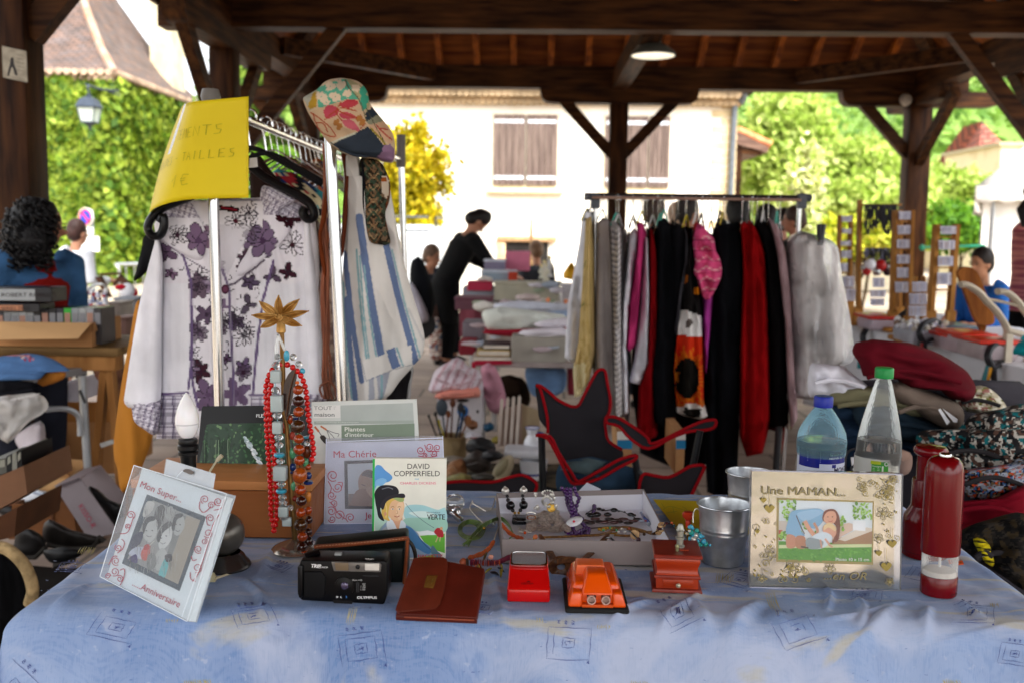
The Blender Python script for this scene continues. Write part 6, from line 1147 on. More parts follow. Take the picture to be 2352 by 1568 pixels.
t=thing('loose_white_paper','folded white paper corner standing behind the jewellery tray','paper',P(1350,1120,2.3));MB().prism([P(u,v,2.25)for u,v in ZC(640,1420,730,1330,880,1400,870,1440)],(0,.002,0)).build('sheet',mat('e0e4f0',rough=.6),t);MB().prism([P(u,v,2.26)for u,v in ZC(640,1425,700,1390,760,1425)],(0,.002,0)).build('fold',mat('ccd0dc',rough=.6),t)
for lb,pl,D,c_,bd_ in(('cardboard box with a blue band behind the chair arm',ZC(1060,780,1220,780,1215,1250,1090,1250),3.6,'b08458',1),('cardboard carton with a blue band behind the rack clothes',ZC(1700,780,1800,780,1780,1250,1690,1250),3.7,'b08458',1)):
 t=thing('cardboard_box',lb,'box',P(*pl[2],D));MB().prism([P(u,v,D)for u,v in pl],(0,.3,0)).build('carton',mat(c_,rough=.8),t);w0=pl[0][0];w1=pl[1][0];MB().prism([P(w0-.5,1010,D-.003),P(w1+.5,1010,D-.003),P(w1+.5,1030,D-.003),P(w0-.5,1030,D-.003)],(0,.002,0)).build('blue_band',mat('1c78a8',rough=.7),t);MB().prism([P(w0-.5,990,D-.003),P(w1+.5,990,D-.003),P(w1+.5,1009,D-.003),P(w0-.5,1009,D-.003)],(0,.002,0)).build('white_band',mat('dcd8d4',rough=.7),t)
 # ================= RIGHT =================
TZ=.78
wt=thing('white_clothed_table','long table under a white cloth with clamps along its edge on the right','table',(2.6,5.2,0));WC=cloth('d8d8de',var=.05,scale=2)
MB().rbox((2.24,3.3,TZ-.03),(3.1,7.4,TZ-.004),.004,1).build('tabletop',mat('8c7c68'),wt)
def wcl(a,b):
 y=3.25+a*4.2;x0=2.16+.02*noise.noise(V3((y*3,0,1)))
 if b<.5:return V3((3.12-(3.12-x0)*b*2,y,TZ+.003+.004*noise.noise(V3((a*30,b*8,0)))))
 t=(b-.5)*2;return V3((x0-.03*t-.035*t*math.sin(y*13+1.5*math.sin(y*5)),y,TZ-.7*t))
m=MB();m.grid(wcl,120,24);m.grid(lambda a,b:V3((2.16+a*.95,3.25-.02*b*math.sin(a*40),TZ-b*.7)),30,8);m.build('white_cloth',WC,wt,solid=.003)
for x,y in((2.3,3.4),(3.0,3.4),(2.3,7.2),(3.0,7.2)):MB().tube([V3((x,y,0)),V3((x,y,TZ-.03))],.02,8).build('leg',STEEL,wt)
for i,(u,v,D,big,c1,c2,lb)in enumerate(((1990,795,6.2,1.,'1c7c84','c88c1c','teal and yellow spring clamp at the far end of the white table edge'),(2072,770,5.4,1.15,'20201f','9c2420','black and red clamp second along the white table edge'),(2120,785,5.1,1.0,'201c1c','a02020','black and red clamp third along the white table edge'),(2278,840,4.5,1.15,'1c6c74','d09018','large teal and orange clamp at the near part of the white table edge'))):
 t=thing('spring_clamp',lb,'clamp',P(u,v,D),'clamps on the white table');s=D/F*big*1.15
 q=lambda dx,dy,e=0:P(u,v,D-.05+e)+V3((dx*s,0,-dy*s))
 MB().tube(bez([q(34,-38,.1),q(18,-44,.08),q(0,-36,.04),q(-8,-18),q(-2,-2),q(4,6)],4),[7*s]*21,8,flat=.7).build('upper_jaw',BK,t)
 MB().tube([q(34,-12,.1),q(14,-4,.03),q(2,4),q(8,40)],[5*s,6*s,7*s,4*s],8,flat=.8).build('lower_jaw',BK,t)
 MB().tube([q(-5,0),q(-10,22),q(-12,44)],[5.5*s,6*s,4.5*s],8).build('handle',plast(c1,.4),t);MB().tube([q(-2,2,-.012),q(-5,22,-.012),q(-6,42,-.012)],[3*s,3.5*s,2.5*s],8).build('handle_grip',plast(c2,.4),t)
PINE=wood('8c5c28','b88444','z');GJ='wooden jewellery racks on the white table'
def zr(x,y,D):return P(1911.1+x/3.5554,441+y/3.5554,D)
def cards(t,x0,x1,y0,y1,D,n=1,hg=0):
 g=random.Random(x0+y0)
 m=MB();m.prism([zr(x0,y0,D-.03),zr(x1,y0,D-.03),zr(x1-2,y1,D-.02),zr(x0+2,y1,D-.02)],(0,.002,0),'c8c8d6');k=max(3,int((x1-x0)/16))
 for i in range(k):u=x0+(x1-x0)*(i+.5)/k;m.prism([zr(u-3,y0+12,D-.034),zr(u+3,y0+12,D-.034),zr(u+g.uniform(-5,5),y1-8,D-.034),zr(u-4,y1-12,D-.034)],(0,.001,0),g.choice(['8c8ca8','a4a4bc','74748c','e8e8f0','b09c98']))
 m.build('earring_cards',PAINT,t)
def rackw(lb,posts,ys,cd,D,bw=12,side=True):
 t=thing('jewellery_rack',lb,'jewellery rack',zr(posts[0][2],posts[0][3],D),GJ)
 for x0,y0,x1,y1 in posts:
  MB().prism([zr(x0-bw,y0,D),zr(x0+bw,y0,D),zr(x1+bw,y1,D),zr(x1-bw,y1,D)],(0,.06,0)).build('post',PINE,t)
 for x0,x1,y in ys:MB().prism([zr(x0,y-6,D+.01),zr(x1,y-6,D+.01),zr(x1,y+6,D+.01),zr(x0,y+6,D+.01)],(0,.03,0)).build('crossbar',PINE,t)
 for c in cd:cards(t,*c,D)
 p=[zr(a,b,D)for _,_,a,b in posts];m=MB();zb_=min(q.z for q in p);xs=[q.x for q in p];m.rbox((min(xs)-.06,D-.06,TZ+.004),(max(xs)+.06,D+.16,TZ+.03),.004,1);m.build('base',PINE,t)
 for q,(x0,y0,x1,y1)in zip(p,posts):
  if q.z>TZ+.03:MB().bar(V3((q.x,D+.02,TZ+.02)),V3((q.x,D+.02,q.z+.01)),.04,.05).build('post',PINE,t)
 return t
rackw('narrow pine rack of white cards beside the plastic covered dress',[(75,190,60,900),(165,190,150,900)],[(75,165,210),(70,160,450),(65,155,660)],[(78,165,195,245),(80,160,300,340),(70,155,400,440),(75,160,480,540),(65,130,580,650),(70,185,690,780),(85,190,790,890)],6.3,9)
t=rackw('tall pine rack hung with black necklaces on two bars',[(238,65,225,950),(570,150,560,950)],[(230,570,105),(220,560,462)],[(330,430,700,780),(310,440,800,860),(310,430,870,930)],6.5,12)
t2=thing('black_necklaces','black cord necklaces hanging from the bars of the tall pine rack','necklaces',zr(400,300,6.4));g=random.Random(5)
for yb,n in((105,15),(462,14)):
 for i in range(n):
  x=275+i*17;l_=g.uniform(120,250)if yb<200 else g.uniform(70,160);MB().tube(bez([zr(x,yb,6.44),zr(x-g.uniform(4,16),yb+l_*.6,6.42),zr(x+3,yb+l_,6.4),zr(x+g.uniform(8,18),yb+l_*.5,6.42),zr(x+10,yb,6.44)],3),.006,5).build('necklace_cord',BK if(i%3 or yb<200)else plast('74748c'),t2)
for i in range(9):MB().ball(zr(255+i*28,620+30*math.sin(i*2),6.3),.02+.01*(i%3),n=8).build('pendant',[STEEL,plast('a81c1c'),plast('e0e0e8'),plast('342028')][i%4],t2)
rackw('pine rack with six tiers of white earring cards before the hall post',[(535,150,505,980),(665,150,640,980)],[(535,665,y)for y in(240,350,470,590,720)],[(545,645,160,225),(535,640,275,345),(530,636,390,460),(530,635,515,585),(530,625,620,700),(515,625,735,820)],5.9,14)
rackw('rightmost pine rack with four tiers of cards',[(870,265,820,985),(1035,265,980,985)],[(865,1035,370),(850,1020,620),(830,990,800)],[(885,1015,280,345),(870,1005,395,470),(865,990,525,605),(860,975,660,760)],5.7,17)
t=rackw('small stepped card stand in front of the pine racks',[(700,690,640,1030),(760,690,775,1020)],[(650,780,830),(640,780,930)],[(655,775,735,815),(630,775,830,920),(625,770,930,1015)],5.3,4)
for i,(x0,y0,x1,y1,D,c_,l_,lb,lz)in enumerate(((330,950,535,1040,5.9,'b8a8b4','c02820','clear plastic box with a red lid under the tall pine rack',0),(955,1000,1190,1085,5.4,'b8b4b0','50606c','grey plastic box with a blue-grey lid before the boy',0),(955,1090,1120,1190,4.9,'c0a8ac','c83020','left plastic tub with a red lid on the white table',0),(1075,1110,1320,1250,4.7,'c0acb4','d03420','middle plastic tub with a red lid on the white table',0),(1230,1160,1530,1290,4.5,'c0b0b4','d43826','nearest plastic tub with a red lid on the white table',0),(660,1010,950,1130,5.1,'b0b0bc',None,'clear tray heaped with jewellery packets',0))):
 t=thing('plastic_box',lb,'box',zr(x0,y1,D),'plastic boxes on the white table');p,q_=zr(x0,y1,D),zr(x1,y0,D);zz2=TZ+.006;h=q_.z-p.z
 MB().rbox((p.x,D,zz2),(q_.x,D+.28,zz2+h),.015,2,tap=(1.04,1.04)).build('tub',mat(c_,rough=.3,alpha=.85),t)
 if l_:MB().rbox((p.x-.02,D-.015,zz2+h),(q_.x+.02,D+.3,zz2+h+.02),.008,2).build('lid',plast(l_,.3),t)
 else:
  m=MB();g=random.Random(4)
  for k in range(120):m.ball(V3((g.uniform(p.x,q_.x),g.uniform(D,D+.25),zz2+h+g.random()*.04)),g.uniform(.008,.02),g.choice(['e8e8f0','c8c0b0','b0b0c8','886c5c','ffffff']),n=5)
  m.build('packets',PAINTG,t)
t=thing('wooden_board','brown oval-topped wooden display board leaning on the table','board',zr(1200,1080,5.0));m=MB();bp=smooth_poly([(1035,680),(1045,640),(1090,612),(1150,625),(1200,680),(1240,780),(1300,940),(1330,1050),(1290,1090),(1220,1085),(1170,1040),(1110,880)],4);m.prism([zr(x,y,5.0)for x,y in bp],(0,.03,0));m.build('panel',wood('6c3c14','9c6028','z'),t);MB().prism([zr(1195,1080,5.03),zr(1265,1085,5.03),zr(1250,1140,5.0),zr(1225,1140,5.0)],(0,.03,0)).build('foot',wood('6c3c14','8c5424','z'),t)
t=thing('garden_chair','beige wooden garden chair frame standing right of the brown board','chair',zr(1400,1100,4.6));BG2=mat('c8bca8',rough=.6,var=.12,scale=6)
for nm,pts,w_ in(('arm',[(1050,760),(1100,760),(1200,820),(1270,900),(1330,960),(1400,1060),(1440,1150)],.03),('arm',[(1350,815),(1420,820),(1500,880),(1580,980),(1640,1060)],.03),('rail',[(1240,870),(1350,890),(1480,920),(1600,960)],.014),('rail',[(1420,1130),(1500,1150),(1640,1190)],.03)):
 MB().tube(bez([zr(x,y,4.5)for x,y in pts],4),w_,10,flat=.5).build(nm,BG2,t)
for x in(1440,1620):m=MB();p=zr(x,1150,4.5);m.bar(p,V3((p.x,4.5,TZ)),.04,.03);m.build('leg',BG2,t)
t=thing('teal_bag','turquoise plastic bag at the right edge of the white table','bag',zr(1540,1300,4.1));fabric('film',[(p[0],p[1])for p in ZR(1475,1320,1500,1250,1560,1200,1640,1220,1640,1340,1560,1345)],4.1,t,'1c98a4',th=.08,fold=.03,fx=12,fz=12);MB().tube([zr(1550,1210,4.03),zr(1560,1180,4.03),zr(1580,1210,4.03)],.008,5).build('handle',plast('1c98a4'),t)
st=thing('green_string','thin green string stretched between the hall posts','string',zr(900,450,9));MB().tube([zr(735,455,9),zr(1250,438,9)],.012,5).build('cord',plast('2ca07c'),st);MB().ball(zr(735,455,9),.03,n=6).build('knot',plast('2ca07c'),st)
person('boy with short dark hair and glasses in a blue top sitting behind the white table',P(2268,600,6.6).x,6.6,1.3,math.radians(-60),.1,'1c5ca4',hair='1c1410',skin='b07c5c',seat=True,z0=.27,arms='front',tm=mat('1c5ca8',rough=.8,var=.2,bump=.7,bs=14,bd=.02))
wm_=person('woman with a black ponytail and red striped top standing at the right edge',P(2368,600,6.9).x,6.9,1.7,math.radians(100),.1,'b05c5c',legs='0c0c0e',hair='100c0c',skin='a87058',style='bun',arms='front',tm=mat('c87c74',col2='984858',rough=.9,st=(.2,.2,6),scale=6,lo=.45,hi=.55,bump=.5,bs=20))
ct=thing('clothes_table','table behind the stall heaped with folded trousers and dresses','table',(1.5,2.7,0))
MB().rbox((.96,2.28,.72),(2.4,2.9,.75),.004,1).build('tabletop',mat('8c7c6c'),ct)
for x,y in((1.02,2.35),(2.3,2.35),(1.02,2.8),(2.3,2.8)):MB().tube([V3((x,y,0)),V3((x,y,.72))],.018,8).build('leg',STEEL,ct)
m=MB();m.grid(lambda a,b:V3((.92+a*1.56,2.26-.01*math.sin(a*50)*b,.755-b*.6)),60,6);m.grid(lambda a,b:V3((.92+a*1.56,2.26+b*.66,.755)),6,6);m.grid(lambda a,b:V3((.92-.02*b*math.sin(a*30),2.26+a*.66,.755-b*.6)),40,6);m.build('dark_cloth',cloth('2c2a30'),ct,solid=.002)
GP2='clothes heaped on the table behind'
Mx4=lambda*a:ZM4(*a)
def pcv(poly,base,cols,sc_=.06,seed=1,thr=.08,lines=None):
 us=[p[0]for p in poly];vs=[p[1]for p in poly];c=Cvs(min(us),min(vs),max(us),max(vs),base,2.2);c.blotch(cols,sc_,seed,thr)
 g=random.Random(seed)
 if lines:
  for i in range(int(len(poly)*12)):
   u,v=g.uniform(min(us),max(us)),g.uniform(min(vs),max(vs));a=g.random()*6.3;r=g.uniform(4,10);c.line([(u+r*math.cos(a+k),v+r*.7*math.sin(a+k))for k in range(5)],2,lines,1,True)
 return c
K=dict(name='garment',cat='garment',grp=GP2)
def pl2(lb,poly,D,col='ffffff',nm='garment',**k):return pile(lb,poly,D,col,name=nm,cat=nm.replace('_',' '),grp=GP2,**k)
pl2('navy blue jeans folded at the bottom of the heap',[(1870,960),(1890,930),(1960,915),(2050,945),(2130,985),(2150,1030),(2100,1075),(1980,1085),(1890,1070),(1855,1010)],2.75,'1c2c40',nm='jeans',th=.14,fold=.022)
pl2('grey and beige bag-like cloth at the left of the heap',[(1832,1040),(1850,1010),(1880,1020),(1900,1080),(1830,1085)],2.6,'8c847c',th=.06)
pl2('navy folded shirt above the jeans',[(1960,925),(2060,930),(2120,960),(2190,990),(2170,1020),(2080,1010),(1980,985)],2.6,'22303c',nm='shirt',th=.1)
pl2('olive cotton trousers folded in the heap',[(1895,915),(1910,895),(1990,885),(2060,900),(2110,925),(2140,955),(2060,962),(1980,940),(1900,928)],2.62,'6c6850',nm='trousers',th=.1,fold=.015)
pl2('taupe trousers with a brass button under the burgundy ones',[(2045,880),(2090,875),(2130,895),(2200,925),(2215,960),(2195,990),(2150,975),(2110,950),(2050,915)],2.58,'74665c',nm='trousers',th=.1,fold=.016)
pl2('white cotton garment with a cream hem on top of the heap',[(1858,850),(1866,832),(1905,850),(1935,838),(1950,852),(1985,878),(2003,900),(1980,908),(1900,900),(1862,912),(1855,885)],2.62,'dcdce6',th=.09,fold=.02,fx=16,fz=14)
pl2('burgundy corduroy trousers rolled on top of the heap',Mx4(590,1120,620,1045,700,1030,800,1032,950,1045,1100,1090,1200,1130,1320,1200,1400,1260,1450,1350,1455,1400,1430,1450,1370,1465,1270,1440,1180,1370,1060,1380,960,1370,890,1290,800,1270,680,1300,640,1200),2.6,'5c101c',nm='trousers',th=.13,fold=.024,fx=7,fz=26,bk=1)
t=thing('white_price_tags','pair of white paper tags sticking out of the olive trousers','price tags',P(2180,965,2.4))
for pts in((2155,940,2175,975,2182,968,2160,937),(2165,937,2200,962,2198,970,2190,968)):MB().prism([P(pts[i],pts[i+1],2.42)for i in range(0,8,2)],(0,.001,0)).build('tag',mat('f0f0f4'),t)
po=[(2195,905),(2215,892),(2260,885),(2300,915),(2310,945),(2250,950),(2205,935)];pl2('cream floral garment right of the burgundy trousers',po,2.7,cv=pcv(po,'b8b098',['6c6c34','8c5c54','d8d4c4'],.09,3,.14),th=.08,step=4)
po=[(2105,1000),(2130,985),(2190,990),(2230,955),(2290,940),(2370,935),(2370,1075),(2300,1110),(2250,1130),(2200,1100),(2150,1050),(2110,1025)];pl2('black, white and teal patterned dress spread over the right of the heap',po,2.42,nm='dress',cv=pcv(po,'a09c94',['14565c','4c3830','1a1a1c'],.07,5,.12,lines='1c1c1e'),th=.14,fold=.025,fx=9,fz=12,step=3)
po=[(2195,1085),(2230,1075),(2300,1065),(2370,1040),(2370,1120),(2300,1145),(2235,1150),(2205,1120)];pl2('dark floral garment with blue and orange flowers',po,2.3,cv=pcv(po,'14161c',['2c4c78','6c5840','a03c18'],.12,8,.2,lines='8c94a0'),th=.08,step=3)
pl2('crimson cloth under the dark floral garment',[(2150,1160),(2205,1150),(2280,1145),(2370,1110),(2370,1195),(2290,1195),(2210,1218),(2150,1215)],2.22,'6c0c1c',th=.08)
po=[(2200,1225),(2260,1195),(2370,1185),(2370,1350),(2300,1320),(2250,1290),(2210,1260)];pl2('black and brown patterned cloth hanging at the right table corner',po,2.05,cv=pcv(po,'101010',['1c1a18','30281c'],.05,6,.1,lines='2c2824'),th=.07,step=4)
po=[(2235,1235),(2265,1240),(2280,1270),(2285,1300),(2262,1290),(2245,1262)];c=Cvs(2230,1230,2290,1305,'b8a818',2);[c.line([(2230,1240+i*14),(2290,1250+i*14)],4,'1a1a14')for i in range(5)];pl2('yellow and black striped cloth at the table corner',po,1.99,cv=c,th=.03,step=3)
pl2('dark pile of garments filling the back of the heap',[(1930,900),(2000,870),(2200,870),(2370,900),(2370,1200),(2000,1200),(1900,1100)],2.95,'3c3a40',th=.15)
t=thing('tan_leather_pouch','beige suede pouch just left of the red mills','pouch',P(2080,1060,2.1));fabric('pouch_body',[(2050,1040),(2075,1030),(2095,1045),(2092,1080),(2070,1095),(2050,1085)],2.1,t,'7c6860',th=.04);fabric('flap',[(2052,1040),(2076,1032),(2094,1048),(2080,1058),(2056,1055)],2.055,t,'8c7468',th=.01)
t=thing('black_wire','coiled black wire on white papers between the bottles','wire',P(1960,1050,2.2));MB().tube(bez([P(1940,1080,2.15),P(1945,1040,2.15),P(1970,1030,2.15),P(1975,1055,2.15),P(1955,1075,2.15),P(1965,1090,2.15)],5),.003,5).build('cord',BK,t);MB().prism([P(u,v,2.2)for u,v in((1955,1050),(1990,1045),(1995,1085),(1960,1090))],(0,.004,0)).build('plug',plast('dcdce0'),t)
# ================= THE STALL TABLE =================
T=.78
Z1=Zm(2.348,0,900.4);Z2=Zm(2.7525,459.4,900.4);Z3=Zm(2.752,1010.7,900.4);Z4=Zm(2.3469,1617,900.4)
ZA=Zm(4.4924,973.9,1084.2);ZD=Zm(4.4924,1249.5,1084.2);ZN=Zm(2.8462,588,753.4);ZP=Zm(2.7527,1800.8,826.9);ZF=Zm(4.0634,220.5,1047.4)
TX0,TX1,TY0,TY1=-.72,.77,1.40,2.07
RID=[([(1611,1361),(1530,1420),(1480,1500)],9,.006),([(1740,1385),(1690,1430),(1640,1500)],12,.009),([(1700,1400),(1650,1470)],8,.005),([(1900,1352),(1908,1370),(1900,1400)],5,.005),([(2135,1395),(2128,1420),(2136,1455)],7,.006),([(2050,1395),(2020,1425),(1960,1460),(1860,1560)],12,.008),([(1440,1430),(1450,1480),(1395,1568)],9,.006),([(1395,1425),(1440,1400),(1490,1380)],8,.005),([(1870,1490),(2050,1460),(2352,1425)],5,.003),([(1590,1370),(1620,1420),(1590,1470)],10,.005),([(1780,1400),(1830,1470),(1800,1540)],12,.005),([(200,1340),(150,1375),(110,1400)],7,.005),([(560,1330),(600,1370),(590,1420)],8,.005),([(1250,1430),(1330,1450),(1420,1440)],7,.004),([(2080,1380),(2000,1405),(1900,1420)],6,.004),([(1480,1370),(1420,1390),(1350,1400)],6,.003),([(1000,1420),(1120,1460),(1200,1500)],10,.003),([(650,1240),(610,1290),(590,1340)],10,.004),([(1960,1360),(1985,1400),(1975,1440)],8,.005),([(2200,1380),(2260,1420)],9,.004),([(1130,1310),(1160,1420)],8,.003)]
_seg=[]
for pts,w_,h in RID:
 q=bez([PZ(u,v,T)for u,v in pts],5);
 for i,(a,b)in enumerate(zip(q,q[1:])):k=math.sin(math.pi*(i+.5)/(len(q)-1))**.6;_seg.append((a.x,a.y,b.x,b.y,w_*.00065,h*k*1.55))
def hgt(X,Y):
 z=np.zeros_like(X)
 m=np.zeros_like(X);best=np.zeros_like(X)
 for x0,y0,x1,y1,w_,h in _seg:
  dx,dy=x1-x0,y1-y0;t=np.clip(((X-x0)*dx+(Y-y0)*dy)/(dx*dx+dy*dy+1e-9),0,1)
  d2=(X-x0-t*dx)**2+(Y-y0-t*dy)**2;best=np.maximum(best,h*np.exp(-d2/(2*w_*w_)))
 z+=best
 z+=.0012*np.sin(X*31+3*np.sin(Y*19))*np.sin(Y*27+2*np.sin(X*13))+.0008*np.sin(X*67+Y*41+3*np.sin(X*17));return z
NX,NY=700,420
gx=np.linspace(TX0-.42,TX1+.42,NX);gy=np.linspace(TY0-.5,TY1+.3,NY);GX,GY=np.meshgrid(gx,gy)
ex=np.maximum(TX0-GX,0)+np.maximum(GX-TX1,0);ey=np.maximum(TY0-GY,0)+np.maximum(GY-TY1,0);sx=np.where(GX<TX0,-1,1);sy=np.where(GY<TY0,-1,1)
HG=hgt(GX,GY)
def hz1(x,y):i=min(NY-1,max(0,int((y-gy[0])/(gy[1]-gy[0])+.5)));j=min(NX-1,max(0,int((x-gx[0])/(gx[1]-gx[0])+.5)));return float(HG[i,j])
r_=.035;e=np.maximum(ex,ey)
def arc(e_):t=np.clip(e_/r_,0,1.5708);return r_*np.sin(t),r_*(1-np.cos(t))+np.maximum(e_-r_*1.5708,0)
ox,_=arc(ex);oy,_=arc(ey);_,dz=arc(e)
bx=np.clip(GX,TX0,TX1);by=np.clip(GY,TY0,TY1)
fx_=.016*np.sin(GX*17+2*np.sin(GX*5))+.008*np.sin(GX*43);fy_=.02*np.sin(GY*19+1.5*np.sin(GY*7));k_=np.clip(dz/.15,0,1)
PX_=bx+sx*(ox+k_*(.012+fy_*(ex>0))*(ex>0));PY_=by+sy*(oy+k_*(.02+fx_)*(ey>0));PZ_=T+HG*np.clip(1-dz/.1,.2,1)-dz
me=bpy.data.meshes.new('tablecloth');me.vertices.add(NX*NY);me.vertices.foreach_set('co',np.stack([PX_,PY_,PZ_],-1).astype(np.float32).ravel())
ii=(np.arange(NY-1)[:,None]*NX+np.arange(NX-1)[None]).ravel();fc=np.stack([ii,ii+1,ii+NX+1,ii+NX],1).astype(np.int32);nf=len(fc)
me.loops.add(nf*4);me.loops.foreach_set('vertex_index',fc.ravel());me.polygons.add(nf);me.polygons.foreach_set('loop_start',np.arange(0,nf*4,4,dtype=np.int32));me.polygons.foreach_set('use_smooth',np.ones(nf,bool));me.update(calc_edges=True)
def cloth_mat():
 m=bpy.data.materials.new('printed_blue_cotton');m.use_nodes=True;t=m.node_tree;b=t.nodes['Principled BSDF'];N=t.nodes.new;L=t.links.new
 tc=N('ShaderNodeTexCoord')
 def nz(sc_,st,det=5,rot=0,dist=0.):
  mp=N('ShaderNodeMapping');mp.inputs['Scale'].default_value=st;mp.inputs['Rotation'].default_value=(0,0,rot);L(tc.outputs['Object'],mp.inputs[0]);n=N('ShaderNodeTexNoise');n.inputs['Scale'].default_value=sc_;n.inputs['Detail'].default_value=det;n.inputs['Distortion'].default_value=dist;L(mp.outputs[0],n.inputs['Vector']);return n.outputs['Fac']
 def ramp(x,a,b_,c0,c1):
  r=N('ShaderNodeValToRGB');L(x,r.inputs[0]);r.color_ramp.elements[0].position=a;r.color_ramp.elements[1].position=b_;r.color_ramp.elements[0].color=c0;r.color_ramp.elements[1].color=c1;return r.outputs[0]
 def mix(f,a,b_):
  x=N('ShaderNodeMix');x.data_type='RGBA';L(f,x.inputs[0]);(L(a,x.inputs[6])if hasattr(a,'links')else setattr(x.inputs[6],'default_value',a));(L(b_,x.inputs[7])if hasattr(b_,'links')else setattr(x.inputs[7],'default_value',b_));return x.outputs[2]
 W_,K_=(1,1,1,1),(0,0,0,1)
 base=ramp(nz(3.2,(1,3.2,1),6,.06,.4),.38,.6,lin('6a88b8'),lin('8aa2ca'))
 c=mix(ramp(nz(4.2,(1,3.4,1),8,-.08,.6),.49,.6,K_,(.85,.85,.85,1)),base,lin('aab6d0'))
 c=mix(ramp(nz(5.1,(.8,5,1),8,.1,.8),.56,.64,K_,(.9,.9,.9,1)),c,lin('b2b0a4'))
 c=mix(ramp(nz(60,(1,1.6,1),4),.64,.7,K_,(.6,.6,.6,1)),c,lin('a8b4ce'))
 c=mix(ramp(nz(9,(1,1.4,1),6,.3),.6,.75,K_,(.5,.5,.5,1)),c,lin('526c9c'))
 w1=nz(900,(1,.06,.06),1);w2=nz(900,(.06,1,.06),1);a=N('ShaderNodeMath');L(w1,a.inputs[0]);L(w2,a.inputs[1])
 c=mix(ramp(a.outputs[0],.8,1.2,K_,(.14,.14,.14,1)),c,lin('c8d0e4'));L(c,b.inputs['Base Color'])
 bm=N('ShaderNodeBump');bm.inputs['Strength'].default_value=.25;bm.inputs['Distance'].default_value=.0006;L(a.outputs[0],bm.inputs['Height'])
 bm2=N('ShaderNodeBump');bm2 .inputs['Strength'].default_value=.5;bm2 .inputs['Distance'].default_value=.004;L(nz(22,(1,1,1),4,0,.8),bm2 .inputs['Height']);L(bm.outputs[0],bm2 .inputs['Normal']);L(bm2 .outputs[0],b.inputs['Normal'])
 b.inputs['Roughness'].default_value=.85;b.inputs['Specular IOR Level'].default_value=.15;b.inputs['Sheen Weight'].default_value=.1;return m
me.materials.append(cloth_mat())
tcl=bpy.data.objects.new('tablecloth',me);COL.objects.link(tcl);tag(tcl,'blue and white cotton tablecloth printed with hand-drawn squares, draped over the stall table','tablecloth')
def clf(x,y,l):
 p=PZ(x,y,T)
 if p.y<TY0+.0:
  q=P(x,y,TY0-r_-.001);dz_=T-q.z;k=min(1,max(0,dz_/.15));return q+V3((0,-k*(.02+.016*math.sin(q.x*17+2*math.sin(q.x*5))+.008*math.sin(q.x*43))-l,0))
 return V3((p.x,p.y,T+hz1(p.x,p.y)+l))
pt=Paint(clf,1e-6,5e-4);g=random.Random(12);INK='3c4c8c';YEL='b0a45c'
def motif(u,v,s,rot,sq=.62,full=1.):
 c,d=math.cos(rot),math.sin(rot)
 def tf(a,b):a*=s;b*=s;X=a*c-b*d;Y=a*d+b*c;return(u+X,v+Y*sq)
 def seg(a,b,w_=1.4):
  n=5;pt.line([tf(a[0]+(b[0]-a[0])*i/n+g.uniform(-.02,.02),a[1]+(b[1]-a[1])*i/n+g.uniform(-.02,.02))for i in range(n+1)],w_,INK,True,True)
 for k in range(30):
  a,b=g.uniform(-1,1),g.uniform(-.9,.9);p=tf(a,b);pt.line([p,(p[0]+g.uniform(1,5),p[1]+g.uniform(-2,2))],g.uniform(.8,1.6),'94a2c4',False)
 o=[(-.9,-.7),(.9,-.75),(.95,.75),(-.85,.8)];q=[(-.62,-.5),(.6,-.52),(.62,.5),(-.6,.55)];r=[(-.25,-.22),(.25,-.24),(.26,.2),(-.24,.22)]
 for k,pr in((o,.62),(q,.85),(r,.9)):
  for i in range(4):
   if g.random()<pr:seg(k[i],k[(i+1)%4],1.5)
 for k in range(5):seg((-.12+g.uniform(-.08,.2),g.uniform(-.1,.12)),(g.uniform(-.1,.18),g.uniform(-.12,.12)),1.6)
 for k in range(3):
  a=-.5+k*.3
  for j in range(3):seg((a-.06,-1.05+j*.06),(a+.08,-1.0+j*.06),1.8)
 for j in range(4):seg((.85+.03*j,.95),(.95,.8+.05*j),1.6)
for a in((270,1436,62,.35,.55),(583,1413,52,-.2,.55),(832,1482,56,-.12,.8),(1305,1470,55,.1,.8),(1556,1408,50,-.5,.8),(1832,1442,58,-.35,.75),(1985,1366,44,.1,.35),(2235,1408,52,.05,.5),(55,1556,60,.7,.8),(165,1303,34,.3,.4),(2120,1318,40,.4,.5),(1700,1332,42,.5,.5),(1105,1395,30,.3,.4),(980,1352,26,.5,.4),(640,1300,30,.6,.4),(2330,1500,40,.2,.8)):motif(*a)
for(u,v,w_,h,sl)in((815,1412,22,36,-8),(1668,1328,40,24,-4),(1770,1385,24,50,18),(1390,1437,34,8,0),(400,1422,34,6,0),(2285,1388,24,6,2),(1050,1320,20,18,3),(205,1266,36,14,-8),(460,1558,60,10,4),(2180,1560,40,12,3),(1240,1420,16,10,2),(1470,1562,40,8,0),(1940,1338,30,8,0),(960,1385,16,22,-6)):
 for i in range(max(4,int(w_/4))):x=u-w_/2+i*4+g.uniform(-1,1);pt.line([(x,v-h/2+g.uniform(-2,2)),(x+sl*.5+g.uniform(-2,2),v),(x+sl,v+h/2+g.uniform(-3,3))],1.5,YEL,True,True)
for i in range(160):
 u,v=g.uniform(60,2300),g.uniform(1250,1560);pt.line([(u,v),(u+g.uniform(2,8),v+g.uniform(-1.5,1.5))],g.uniform(.8,1.6),g.choice(['8c9cc0','98a4c4','4c62a0']),False)
pt.build('printed_motif',None,tcl)
tb=thing('stall_table','folding stall table carrying the blue cloth in the foreground','table',(0,1.72,0))
MB().rbox((TX0+.004,TY0+.004,T-.03),(TX1-.004,TY1-.004,T-.006),.004,1).build('tabletop',mat('8c8074',rough=.7),tb)
